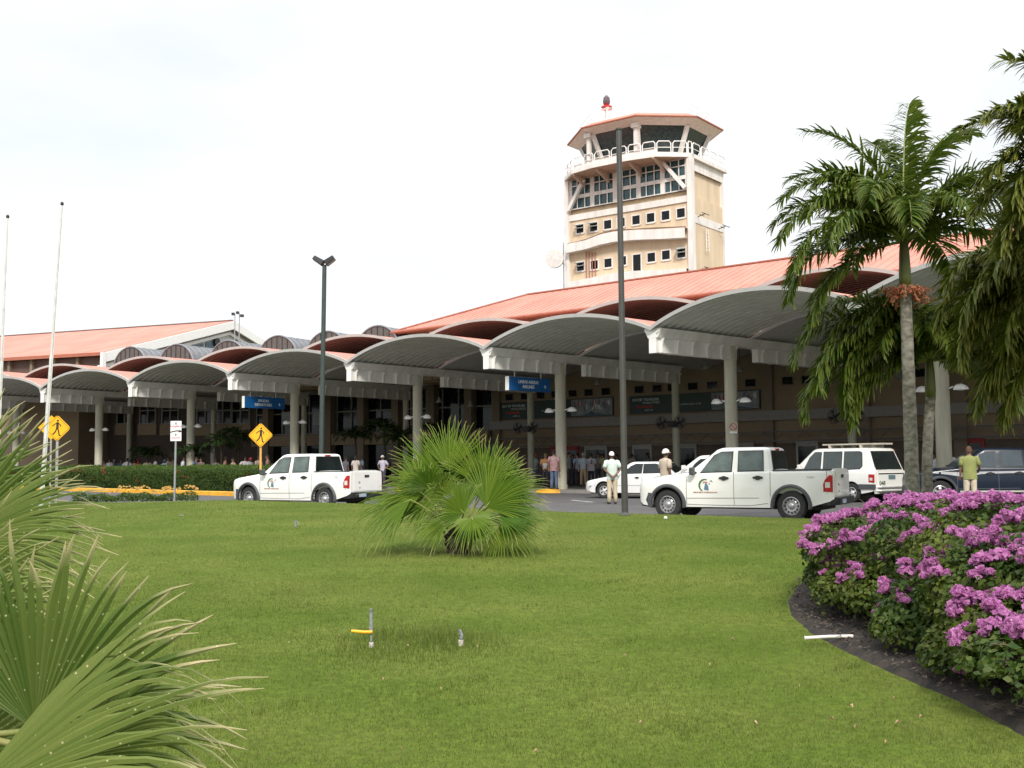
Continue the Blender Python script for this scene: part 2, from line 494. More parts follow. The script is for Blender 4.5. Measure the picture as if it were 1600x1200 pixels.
# mown grass blades
Mleaf('grass_blade', (0.068, 0.116, 0.012), (0.20, 0.19, 0.08), (0.134, 0.172, 0.034), rough=0.8, tip0=0.5, tip1=1.3, transl=0.3)
def grass():
    xs, ys, sc = [], [], []
    for (y0, y1, dens, s) in ((4.3, 6.2, 5200, 1.0), (6.2, 9, 3000, 1.15), (9, 13, 1500, 1.5), (13, 19, 700, 2.1), (19, 30, 260, 3.2), (30, 42, 120, 4.0)):
        xw0, xw1 = 0.56 * y1 + 1.2, 0.56 * y1 + 1.2
        n = int((xw0 + xw1) * (y1 - y0) * dens)
        x = rng.uniform(-xw0, xw1, n); y = rng.uniform(y0, y1, n)
        k = (np.abs(x) < 0.56 * y + 1.0) & (x * 0.515 + y * 0.857 < 23.95)
        xs.append(x[k]); ys.append(y[k]); sc.append(np.full(k.sum(), s))
    x, y, s = map(np.concatenate, (xs, ys, sc))
    k = ~in_bed_np(x, y); x, y, s = x[k], y[k], s[k]; n = len(x)
    v = x * 0.515 + y * 0.857; t = np.clip((v - 2) / 20, 0, 1); t = t * t * (3 - 2 * t)
    z = np.interp(x, [e[0] for e in EDGEZ], [e[1] for e in EDGEZ]) * t + 0.02 * np.sin(x * 0.7 + 1) * np.sin(y * 0.45) * (1 - t)
    clump = 0.5 + 0.5 * np.sin(x * 3.1 + 2 * np.sin(y * 2.3)) * np.sin(y * 2.7 + 1.5 * np.sin(x * 1.9))
    h = (0.012 + 0.014 * clump * rng.uniform(0.3, 1, n)) * rng.uniform(0.6, 1.3, n) * np.minimum(s, 1.2)
    for (gx, gy, gr) in ((onground(600, 1012, .02).x, onground(600, 1012, .02).y, .45), (onground(690, 1005, .02).x, onground(690, 1005, .02).y, .5), (onground(730, 1003, .02).x, onground(730, 1003, .02).y, .3)):
        h *= 1 + 1.1 * np.exp(-((x - gx) ** 2 + (y - gy) ** 2 * 0.5) / (gr * gr))
    f2 = np.sin(x * 5.1 + 3 * np.sin(y * 1.3)) * np.sin(y * 4.3 + 2.6 * np.sin(x * 2.1)) + .6 * np.sin(x * 11 - y * 9)
    h *= 1 + .9 * (f2 > 1.15)
    a = rng.uniform(0, 6.28, n); wd = 0.0019 * s * rng.uniform(0.7, 1.3, n)
    ln = h * rng.uniform(0.2, 0.9, n); b = rng.uniform(0, 6.28, n)
    dx, dy = np.cos(a) * wd, np.sin(a) * wd
    P = np.stack([np.stack([x - dx, y - dy, z - 0.004], 1), np.stack([x + dx, y + dy, z - 0.004], 1),
                  np.stack([x + np.cos(b) * ln, y + np.sin(b) * ln, z + h], 1)], 1).reshape(-1, 3)
    F = np.arange(3 * n).reshape(-1, 3)
    patch = 0.5 + 0.5 * np.sin(x * 0.9 + 1.3 * np.sin(y * 0.6)) * np.cos(y * 0.8 + x * 0.3)
    fl = np.sin(x * 7.3 + 2 * np.sin(y * 3.1)) * np.sin(y * 5.9 + 2.2 * np.sin(x * 4.7)) + .5 * np.sin(x * 17 + y * 3) * np.sin(y * 13 - x * 5)
    r = np.clip(.3 * np.clip((y - 10) / 12, 0, 1) + rng.uniform(0, 1, n) * 0.45 + 0.35 * patch + .2 * np.clip(.5 + .5 * fl, 0, 1), 0, 1)  # far blades toned lighter to offset their darkening at grazing view
    dead = (rng.uniform(0, 1, n) < 0.09 + 0.14 * (patch > 0.62) * (y < 12) + 0.12 * (fl > 1.0) * (y < 13)).astype(float)
    uv = np.zeros((n, 3, 2)); uv[:, 2, 0] = 1; uv[:, :, 0] += dead[:, None] * 0.9; uv[:, :, 1] = r[:, None]
    o = np_mesh('grass', P, F, _mats['grass_blade'], None, uv.reshape(-1, 2))
    tag(o, 'short mown green grass covering the lawn', 'grass', kind='stuff')
grass()
# fallen leaves on the lawn
mb = MB()
for (px, py) in ((1350, 1068), (1398, 1095), (1330, 1108), (1403, 1134), (1300, 1128), (1440, 1125), (1335, 1140), (1247, 893), (1216, 1102), (1002, 1135), (1170, 1152), (600, 1066), (690, 1080), (746, 1013), (637, 1013), (530, 998),
                 (500, 1016), (976, 1028), (838, 1180), (626, 1176), (1110, 1042), (1145, 1002), (450, 1008), (560, 962), (1180, 1135), (820, 1115), (1250, 1076), (1385, 1165)):
    p = onground(px, py, 0.03); a = random.uniform(0, 6.28); l = random.uniform(0.009, 0.019)
    dx, dy = math.cos(a) * l, math.sin(a) * l; z = p.z + 0.012
    mb.add([(p.x - dx, p.y - dy, z), (p.x - dy * .6, p.y + dx * .6, z + .018), (p.x + dx, p.y + dy, z + .006), (p.x + dy * .6, p.y - dx * .6, z + .02), (p.x, p.y, z + 0.004)],
           [(0, 1, 4), (1, 2, 4), (2, 3, 4), (3, 0, 4)])
tag(mb.build('leaf_litter', M('dry_leaf', (0.30, 0.18, 0.09), 0.7, c2=(0.48, 0.34, 0.2), scale=6)), 'small dry tan leaves lying here and there on the grass', 'fallen leaves', kind='stuff')
# white road dash
mb = MB(); a, b = onground(893, 781.3, .004), onground(926, 784.6, .004)
d = (b - a).normalized(); nn = Vector((-d.y, d.x, 0)) * 0.06
mb.add([a - nn, b - nn, b + nn, a + nn], [(0, 1, 2, 3)])
struct(mb.build('road_marking', M('road_paint', (0.55, 0.55, 0.53), 0.8, var=0.25, scale=9)))

# ================================================================ canopy geometry
TIP = {-2: (16.2, 27.0), -1: (10.92, 34.0), 0: (5.33, 40.6), 1: (-1.11, 47.0), 2: (-8.04, 53.3), 3: (-15.4, 59.0), 4: (-22.7, 64.2), 5: (-30.1, 69.2), 6: (-37.6, 73.8), 7: (-45.3, 78.0)}
CT = {-2: 4.9, -1: 4.9, 0: 4.86, 1: 4.9, 2: 4.75, 3: 4.65, 4: 4.45, 5: 4.25, 6: 4.2, 7: 4.2}
NRM = {}
for i in TIP:
    a = Vector((*TIP[min(i + 1, 7)], 0)); b = Vector((*TIP[max(i - 1, -2)], 0)); d = (b - a).normalized()
    NRM[i] = Vector((-d.y, d.x, 0))
def P(i, s, z=0.0): return Vector((TIP[i][0], TIP[i][1], z)) + NRM[i] * s
# paved concourse under the canopy
mPave = M('paving', (0.17, 0.158, 0.145), 0.85, var=0.15, scale=1.2)
mb = MB(); mb.grid([[P(i, s, 0.15) for s in (4.05, 12, 24)] for i in range(-2, 8)])
mb.grid([[P(i, 4.05, 0.15), P(i, 3.98, 0.0)] for i in range(-2, 8)])
struct(mb.build('pavement', mPave))
# ================================================================ canopy bays
SEND = {}
_h0, _hn = Vector((-8.3, 74.6, 0)), Vector((math.sin(R(40.5)), math.cos(R(40.5)), 0))
for i in TIP:
    s_ = (0.8 - (P(i, 0) - _h0).dot(_hn)) / NRM[i].dot(_hn)
    SEND[i] = s_ if i <= 2 else 16.4
def arc(t, rise): return rise * (1 - (2 * t - 1) ** 2) ** 0.92
def vault(mb, i, s0, s1, zs, rise, corr=True, ov=0.15):
    """barrel between valley i (left) and valley i-1 (right): top sheet, ribbed underside, edge trims"""
    nA = 22; L = s1 - s0; ka = kb = 1.0
    if s1 > 15: ka, kb = (SEND[i] - s0) / L, (SEND[i - 1] - s0) / L      # inner vaults lengthened to the terminal wall to keep sun off it
    nS = max(4, int(L / 0.105)) if corr else 6
    S_ = [s0 + L * k / nS for k in range(nS + 1)]
    def pt(s, t, dz): 
        q = P(i, s0 + (s - s0) * ka).lerp(P(i - 1, s0 + (s - s0) * kb), t); return (q.x, q.y, zs + arc(t, rise) + dz)
    T_ = [k / nA for k in range(nA + 1)]
    mb.m = 0; mb.grid([[pt(s, t, 0.10) for t in T_] for s in (s0, (s0 + s1) / 2, s1)])
    mb.m = 1; mb.grid([[pt(s, t, (-0.06 if (k // 2) % 2 else 0.07) if corr else 0.0) for t in T_] for k, s in enumerate(S_)])
    mb.m = 2
    for s in (s0, s1):
        e = 0.07 if s == s1 else -0.07
        g = []
        for t in T_: g.append([pt(s + e, t, 0.115), pt(s + e, t, -0.03), pt(s, t, -0.03)])
        mb.grid(g); mb.grid([[pt(s + e, t, 0.115), pt(s - e, t, 0.108)] for t in T_])
BAYL = {-1: 'rightmost curved canopy bay, mostly hidden behind the drooping palms', 0: 'large curved canopy bay on the right, beam tip right of the tall lamp post',
        1: 'curved canopy bay crossed by the tall dark lamp post, left of the largest bay', 2: 'curved canopy bay in the middle above the young fan palm',
        3: 'curved canopy bay behind the two-headed lamp post, above the left white pickup', 4: 'curved canopy bay above the white pole sign, blue departures sign hanging at its right beam',
        5: 'small curved canopy bay above the hedge, between the white sign and the beige wall', 6: 'small curved canopy bay crossed by the white flagpole', 7: 'farthest and leftmost curved canopy bay at the photo edge'}
mShade = M('lamp_white', (0.8, 0.8, 0.78), 0.4)
for i in range(-1, 8):
    o = P(i, CT[i], 0.15)
    root = thing('canopy_bay', BAYL[i], 'canopy', o, 0, 'curved canopy bays along the terminal')
    Z = 6.30
    mb = MB(); vault(mb, i, -0.1, 5.7, Z + 0.06, 0.90); mb.build('front_vault', [mSalmon, mGrey, mTrim], root, True, smooth='auto')
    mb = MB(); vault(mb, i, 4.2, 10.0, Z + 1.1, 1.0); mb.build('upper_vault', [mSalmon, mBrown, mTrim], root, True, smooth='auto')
    mb = MB(); vault(mb, i, 6.3, 16.4, Z + 0.06, 0.90, corr=False); mb.build('rear_vault', [mSalmon, mGrey, mTrim], root, True, smooth='auto')
    n = NRM[i]; u = Vector((n.y, -n.x, 0))
    def beam(s0, s1, ct, nr, name):
        mb = MB()
        # flared gutter on top
        prof = [(-0.42, Z + 0.1), (-0.24, Z - 0.24), (0.24, Z - 0.24), (0.42, Z + 0.1), (0.36, Z + 0.1), (0.18, Z - 0.16), (-0.18, Z - 0.16), (-0.36, Z + 0.1)]
        a, b = P(i, s0), P(i, s1)
        mb.prism([a + u * x + Vector((0, 0, z)) for x, z in prof], b - a)
        # box girder below
        for q in (s0 + 0.02,):
            A, B = P(i, q), P(i, ct + 0.25)
            mb.prism([A + u * x + Vector((0, 0, z)) for x, z in ((-0.15, Z - 0.24), (-0.15, Z - 0.80), (0.15, Z - 0.80), (0.15, Z - 0.24))], B - A)
        # curved brackets
        for k in range(nr):
            c = P(i, s0 + 0.25 + (ct - s0 - 0.2) * k / (nr - 1))
            for sg in (-1, 1):
                pf = [(0.15, Z - 0.26), (0.36, Z - 0.26), (0.27, Z - 0.40), (0.24, Z - 0.60), (0.25, Z - 0.80), (0.15, Z - 0.80)]
                mb.prism([c + u * (sg * x) + Vector((0, 0, z)) for x, z in pf], n * 0.05)
        return mb.build(name, mBeam, root, True)
    bo = beam(0.0, 6.5, CT[i], 6, 'beam')
    mb = MB(); A = P(i, -0.03)
    mb.prism([A + u * x + Vector((0, 0, z)) for x, z in ((-0.17, Z - 0.24), (-0.17, Z - 0.82), (0.17, Z - 0.82), (0.17, Z - 0.24))], n * 0.03)
    mb.prism([A + u * x + Vector((0, 0, z)) for x, z in ((-0.40, Z + 0.11), (-0.36, Z + 0.0), (-0.19, Z - 0.09), (-0.19, Z - 0.25), (0.19, Z - 0.25), (0.19, Z - 0.09), (0.36, Z + 0.0), (0.40, Z + 0.11))], n * 0.025)
    mb.build('end_plate', mWhite, root, True)
    beam(6.6, 14.3, 14.2, 8, 'rear_beam')
    c = P(i, CT[i])
    mb = MB(); mb.tube([c + Vector((0, 0, 0.15)), c + Vector((0, 0, 0.35))], 0.29, 20); mb.tube([c + Vector((0, 0, 0.3)), c + Vector((0, 0, Z - 0.3))], 0.255, 20)
    co = mb.build('column', mColumn, root, True, smooth='auto')
    for sg in (-1, 1):
        mb = MB(); q = c + u * (sg * 0.25) + Vector((0, 0, 3.8))
        mb.tube([q, q + u * (sg * 0.18) + Vector((0, 0, 0.06))], 0.03, 8)
        e = q + u * (sg * 0.45)
        P_ = []
        for a in range(9):
            th = math.pi * a / 8; r_ = []
            for b in range(9):
                ph = math.pi * b / 8
                r_.append(e + u * (-math.cos(th) * 0.27) + n * (math.cos(ph) * 0.16 * math.sin(th)) + Vector((0, 0, -0.06 + 0.23 * math.sin(th) * math.sin(ph) * (1.15 - 0.5 * a / 8 if sg > 0 else 1.15 - 0.5 * a / 8))))
            P_.append(r_)
        mb.grid(P_); mb.ball(e + Vector((0, 0, -0.04)), 0.2, 0.13, 0.05, 10, 5)
        mb.build('wall_lamp', mShade, co, False, smooth=True)
    c = P(i, 14.2)
    mb = MB(); mb.tube([c + Vector((0, 0, 0.15)), c + Vector((0, 0, Z - 0.3))], 0.2, 16); mb.build('rear_column', mColumn, root, True, smooth='auto')
    mb = MB()
    for s in (4.6, 9.7): m1 = MB(); m1.bar(P(i, s, Z - 0.1), P(i, s, Z + 0.94), 0.12, 0.12); m1.build('upper_post', mBeam, root, True)
    a, b = P(i, 4.2), P(i, 10.0)
    mb.prism([a + u * x + Vector((0, 0, z)) for x, z in ((-0.2, Z + 1.12), (-0.12, Z + 0.95), (0.12, Z + 0.95), (0.2, Z + 1.12))], b - a)
    mb.build('upper_gutter', mBeam, root, True)
for o in [q for q in bpy.data.objects if q.name.startswith('wall_lamp')]:      # lamps were drawn in world space
    inv = (o.parent.parent.matrix_basis).inverted()
    o.data.transform(inv)
# painted kerb at each column
for i in range(-1, 6):
    mb = MB(); g = []
    c = P(i, 4.0); u = Vector((NRM[i].y, -NRM[i].x, 0)); n = NRM[i]
    for k in range(13):
        t = -1 + 2 * k / 12; x = t * (0.75 if i != 0 else 0.9); hgt = 0.165 * (1 - t ** 4) + 0.004
        bow = -0.45 * (1 - t * t) ** 0.5
        g.append([c + u * x + n * 0.3 + Vector((0, 0, max(hgt, 0.154))), c + u * x + n * (bow + 0.08) + Vector((0, 0, hgt)), c + u * x + n * bow + Vector((0, 0, 0.0))])
    mb.grid(g)
    tag(mb.build('kerb_nose', mYellow), ['yellow painted kerb nose hidden at the far right canopy column', 'yellow painted kerb nose behind the right white pickup', 'yellow kerb nose at the column left of the man in mint shirt',
        'yellow kerb nose at the column behind the young fan palm', 'yellow kerb nose at the column behind the left white pickup', 'yellow kerb nose at the column right of the white pole sign', 'yellow kerb nose at the column behind the hedge left end'][i + 1], 'kerb', 'painted kerb noses at the canopy columns')
# fans on the rear columns
def fan(c, u, n, label):
    root = thing('wall_fan', label, 'fan', c, 0, 'dark fans on the rear columns')
    mb = MB(); mb.bar(c - u * 0.55, c + u * 0.55, 0.05, 0.05); mb.bar(c + Vector((0, 0, -0.25)), c + Vector((0, 0, 0.1)), 0.44, 0.12); mb.build('bracket', mBlack, root, True)
    for sg in (-1, 1):
        q = c + u * sg * 0.58 - n * 0.1; mb = MB()
        fr = frame(q, u, (0, 0, 1))
        for r_ in (0.36, 0.27, 0.18, 0.09): mb.tube([fr @ Vector((r_ * math.cos(a), r_ * math.sin(a), 0.06 * (1 - r_ / .36))) for a in [2 * math.pi * k / 16 for k in range(17)]], 0.012, 4, False)
        for k in range(12): a = 2 * math.pi * k / 12; mb.tube([fr @ Vector((0.05 * math.cos(a), 0.05 * math.sin(a), .05)), fr @ Vector((0.36 * math.cos(a), 0.36 * math.sin(a), 0))], 0.008, 4, False)
        cg = mb.build('cage', mBlack, root, True)
        mb = MB()
        for k in range(4):
            a = k * math.pi / 2 + 0.4
            mb.add([fr @ Vector((0.04 * math.cos(a), 0.04 * math.sin(a), -0.02)), fr @ Vector((0.32 * math.cos(a - .35), 0.32 * math.sin(a - .35), 0.0)), fr @ Vector((0.33 * math.cos(a + .35), 0.33 * math.sin(a + .35), -0.05)), fr @ Vector((0.05 * math.cos(a + 1), 0.05 * math.sin(a + 1), -0.05))], [(0, 1, 2, 3)])
        mb.lathe([(0.01, -.12), (0.07, -.11), (0.07, 0.0), (0.01, 0.02)], (0, 0, 0), 'z', 10)
        for k in range(len(mb.v) - 40, len(mb.v)): mb.v[k] = tuple(fr @ Vector(mb.v[k]))
        mb.build('fan_blade', mBlack, root, True)
for i, l in ((0, 'twin dark fans on the rear column right of the largest bay, behind the palm leaves'), (1, 'twin dark fans on the rear column above the beige shirted man'), (2, 'twin dark fans on the rear column below the blue airlines sign')):
    c = P(i, 13.8); u = Vector((NRM[i].y, -NRM[i].x, 0)); fan(Vector((c.x, c.y, 3.42)), u, NRM[i], l)
# pendant lamps
for (px, py, Y, l) in ((1103, 576, 52, 'bell pendant lamp hanging left of the right canopy column'), (1156, 580, 52, 'bell pendant lamp hanging just right of the right canopy column'),
                       (933, 600, 58, 'bell pendant lamp left of the tall lamp post under the canopy'), (686, 628, 64, 'pendant lamp hanging before the glass wall above the fan palm'), (735, 634, 63, 'pendant lamp hanging before the glass wall right of the fan palm top')):
    p = at(px, py, Y); root = thing('pendant_lamp', l, 'lamp', p, 0, 'pendant lamps under the canopy')
    mb = MB(); mb.lathe([(0.02, 0.3), (0.07, 0.26), (0.09, 0.12), (0.22, -0.05), (0.2, -0.06), (0.05, 0.08)], n=14); mb.build('lamp_shade', mMull, root, smooth=True)
    mb = MB(); mb.tube([(0, 0, 0.28), (0, 0, max(0.5, 6.9 - p.z))], 0.012, 5); mb.build('rod', mBlack, root)
# hanging blue signs
mBlue = M('sign_blue', (0.01, 0.10, 0.30), 0.4, var=0.05)
mLetter = M('sign_letter', (0.75, 0.78, 0.78), 0.5)
def plane_icon(mb, fr, s, k=1):
    pl = [(0, .5), (.07, .35), (.07, .12), (.5, -.12), (.5, -.22), (.07, -.08), (.06, -.33), (.2, -.44), (.2, -.5), (0, -.44), (-.2, -.5), (-.2, -.44), (-.06, -.33), (-.07, -.08), (-.5, -.22), (-.5, -.12), (-.07, .12), (-.07, .35)]
    mb.prism([fr @ Vector((x * s, y * s, 0.0)) for x, y in pl], fr.to_3x3() @ Vector((0, 0, 0.01)))
def blue_sign(i, s0, s1, zb, zt, l1, l2, label):
    n = NRM[i]; a, b = P(i, s0), P(i, s1); L = s1 - s0; u = Vector((n.y, -n.x, 0))
    root = thing('hanging_sign', label, 'sign', P(i, (s0 + s1) / 2, zb), 0, 'blue signs hanging from the canopy beams')
    mb = MB(); c = a + Vector((0, 0, zb)); mb.prism([c - u * .1, c + u * .1, c + u * .1 + Vector((0, 0, zt - zb)), c - u * .1 + Vector((0, 0, zt - zb))], n * L); mb.build('sign_panel', mBlue, root, True)
    mb = MB(); c = a - n * .012 + Vector((0, 0, zb - .01)); mb.prism([c - u * .11, c + u * .11, c + u * .11 + Vector((0, 0, zt - zb + .02)), c - u * .11 + Vector((0, 0, zt - zb + .02))], n * 0.012); mb.build('end_cap', mWhite, root, True)
    mb = MB()
    for q in (0.17, 0.8): c = P(i, s0 + L * q); mb.bar(c + Vector((0, 0, zt)), c + Vector((0, 0, 5.52)), 0.05, 0.05)
    mb.build('hanger', mTrim, root, True)
    for sg in (-1, 1):
        mb = MB(); h = zt - zb
        xd = n * sg
        o = P(i, s0 + L * 0.46, 0) + u * (sg * 0.102)
        text_mb(mb, l1, h * 0.33, frame(o + Vector((0, 0, zb + h * .66)), xd, (0, 0, 1)), bold=0.004)
        text_mb(mb, l2, h * 0.33, frame(o + Vector((0, 0, zb + h * .3)), xd, (0, 0, 1)), bold=0.004)
        oi = P(i, s0 + L * 0.86, 0) + u * (sg * 0.102)
        plane_icon(mb, frame(oi + Vector((0, 0, zb + h * .4)), xd, (0, 0, 1)), h * 0.3)
        mb.build('lettering', mLetter, root, True)
blue_sign(1, 1.3, 4.1, 4.62, 5.22, 'LINEAS AEREAS', 'AIRLINES', 'blue hanging sign reading LINEAS AEREAS AIRLINES')
blue_sign(3, 0.9, 3.8, 4.55, 5.18, 'SALIDAS', 'DEPARTURES', 'blue hanging sign reading SALIDAS DEPARTURES')
# ================================================================ terminal: right hall
def wallframe(o, deg):       # local x runs right along the wall, y away from the road
    return Vector((math.cos(R(deg)), -math.sin(R(deg)), 0)), Vector((math.sin(R(deg)), math.cos(R(deg)), 0))
def brick_mat(name, c, mortar, scale=3.0):
    m = M(name, c, 0.85, var=0.15, scale=2)
    n = m.node_tree; b = n.nodes['Principled BSDF']
    bt = n.nodes.new('ShaderNodeTexBrick'); bt.inputs['Scale'].default_value = scale
    bt.inputs['Color1'].default_value = (*c, 1); bt.inputs['Color2'].default_value = (*[v * 0.7 for v in c], 1); bt.inputs['Mortar'].default_value = (*mortar, 1); bt.inputs['Mortar Size'].default_value = 0.015
    tc = [q for q in n.nodes if q.bl_idname == 'ShaderNodeTexCoord'][0]
    n.links.new(tc.outputs['Object'], bt.inputs['Vector']); n.links.new(bt.outputs['Color'], b.inputs['Base Color'])
    return m
H0 = Vector((-8.3, 74.6, 0)); HA = 40.5
hu, hn = wallframe(H0, HA)
hall = thing('terminal_hall', 'long beige terminal hall with salmon hipped roof in front of the control tower', 'building', H0, -R(HA))
ZE, ZR, HL, RW = 10.46, 13.1, 72.0, 6.7
def H(x, y, z): return H0 + hu * x + hn * y + Vector((0, 0, z))
WY = 0.85                                  # wall plane behind the eave
def HX(px, py):                             # photograph spot -> (along wall, height)
    q = onplane(px, py, H(0, WY, 0), hn) - H0
    return q.dot(hu), q.z
mb = MB()
e, rr = [(0, 0), (HL, 0), (HL, 2 * RW), (0, 2 * RW)], [(RW, RW), (HL, RW)]
def roofsheet(mb, off):
    A = [(x, y, ZE + off) for x, y in e]; B = [(x, y, ZR + off) for x, y in rr]
    mb.add(A + B, [(0, 1, 5, 4), (2, 3, 4, 5), (3, 0, 4), (1, 2, 5)])
roofsheet(mb, 0.0); mb.add([(0, 0, ZE - .02), (HL, 0, ZE - .02), (HL, 2 * RW, ZE - .02), (0, 2 * RW, ZE - .02)], [(0, 1, 2, 3)])
ro = mb.build('roof', mSalmon, hall)
mb = MB()
k = 0.25
while k < HL:                               # standing seams
    yt = min(k, RW); mb.bar((k, 0, ZE + .015), (k, yt, ZE + .01 + (ZR - ZE) * yt / RW), 0.03, 0.02); k += 0.6
k = 0.25
while k < 2 * RW: xt = min(k, 2 * RW - k); mb.bar((0, k, ZE + .015), (xt, k, ZE + .01 + (ZR - ZE) * xt / RW), 0.03, 0.02); k += 0.6
mb.build('roof_seam', mSalmon, ro)
mb = MB(); mb.box(-.15, HL, -.16, 0.0, ZE - .2, ZE + .03); mb.box(-.15, 0, 0.003, 2 * RW, ZE - .2, ZE + .03); mb.tube([(-.2, -.24, ZE - .06), (HL, -.24, ZE - .06)], 0.11, 8); mb.build('gutter', mSalmonTrim, ro)
mb = MB(); mb.bar((0, 0, ZE + .05), (RW, RW, ZR + .06), 0.2, 0.08); mb.bar((RW, RW, ZR + .06), (HL, RW, ZR + .06), 0.2, 0.08); mb.build('ridge_cap', mSalmonTrim, ro)
x0w = HX(770, 640)[0]
mb = MB(); mb.box(0.6, x0w, WY + .1, WY + 11, 7.2, ZE - .02); mb.box(x0w, HL, WY, WY + 11, 0, ZE - .02); mb.build('wall', mBeige, hall)
# upper band with openings under the eave
mb = MB()
for px in (628, 680, 742, 816, 900, 1000, 1100, 1190, 1280): 
    x = HX(px, 520)[0]; mb.box(x - .12, x + .12, WY - .45 if x > 3 else WY - .25, WY - .003 if x > x0w else WY + .09, 8.2, ZE - .21)
mb.build('eave_post', mWhite, hall)
for a, b in ((752, 806), (824, 868)):
    xa, xb = HX(a, 508)[0], HX(b, 508)[0]
    yy = WY + (.1 if xa < x0w else 0)
    mb = MB(); mb.box(xa, xb, yy - .05, yy - .004, 9.1, 9.9); wf = mb.build('window', mWhite, hall)
    mb = MB(); mb.box(xa + .08, xb - .08, yy - .07, yy - .054, 9.18, 9.82); mb.build('pane', M('sky_glass', (0.25, 0.33, 0.38), 0.08, metal=0.3), wf)
# square windows
WZ0, WZ1 = HX(1077, 611)[1], HX(1077, 597)[1]
for px in (796, 820, 845, 868, 895, 920, 947, 999, 1027, 1051, 1083, 1113, 1173, 1231, 1262, 1292, 1322, 1380, 1412, 1440, 1480, 1520, 1560):
    x = HX(px, 605)[0]; mb = MB(); mb.box(x - .36, x + .36, WY - .03, WY - .003, WZ0, WZ1); q = mb.build('window', M('window_rim', (0.20, 0.16, 0.12), 0.7), hall)
    mb = MB(); mb.box(x - .29, x + .29, WY - .045, WY - .034, WZ0 + .06, WZ1 - .06); mb.build('pane', mGlassDk, q)
# string course, pilasters, lower truss canopy
zb0, zb1 = HX(1000, 664)[1], HX(1000, 650)[1]
mb = MB(); mb.box(x0w + .01, HL, WY - .35, WY - .003, zb0, zb1); mb.build('string_course', mBand, hall)
for px in (778, 1201, 1350, 1500):
    x = HX(px, 600)[0]; mb = MB(); mb.box(x - .3, x + .3, WY - .25, WY - .003, 0.15, zb0 - .004); mb.box(x - .3, x + .3, WY - .25, WY - .003, zb1 + .004, 8.3); mb.build('pilaster', mBeigeDk, hall)
zt0, zt1 = HX(1000, 694)[1], HX(1000, 681)[1]
mb = MB()
for z in (zt0, zt1): mb.box(x0w + .5, HL, WY - 1.2, WY - 1.12, z - .035, z + .035)
x = x0w + .5
while x < HL: mb.bar((x, WY - 1.16, zt0), (x + .55, WY - 1.16, zt1), .03, .03); mb.bar((x + .55, WY - 1.16, zt1), (x + 1.1, WY - 1.16, zt0), .03, .03); x += 1.1
mb.build('truss', M('truss_grey', (0.10, 0.10, 0.10), 0.6), hall)
mb = MB(); mb.box(x0w + 1.8, HL, WY - .02, WY - .004, 0.16, zt0 - .1); mb.build('lower_wall_shade', M('painted_wall_shade', (0.10, 0.075, 0.055), 0.7), hall)  # thin dark sheet paints the shade on the lower wall
for k, (a, b, c) in enumerate(((862, 905, (0.28, 0.03, 0.03)), (915, 950, (0.33, 0.33, 0.31)), (990, 1020, (0.36, 0.35, 0.33)), (1062, 1090, (0.3, 0.3, 0.28)), (1150, 1180, (0.3, 0.28, 0.25)), (1246, 1280, (0.32, 0.31, 0.3)), (1500, 1540, (0.28, 0.03, 0.03)))):
    xa, xb = HX(a, 720)[0], HX(b, 720)[0]; mb = MB(); mb.box(xa, xb, WY - .12, WY - .025, 0.16, 2.35); d = mb.build('counter_panel' if c[0] < .3 and c[1] < .1 else 'door', M('door_%d' % k, c, 0.6), hall)
    mb = MB(); mb.box(xa + .12, xb - .12, WY - .14, WY - .123, 1.1, 2.1); mb.build('pane', mGlassDk, d)
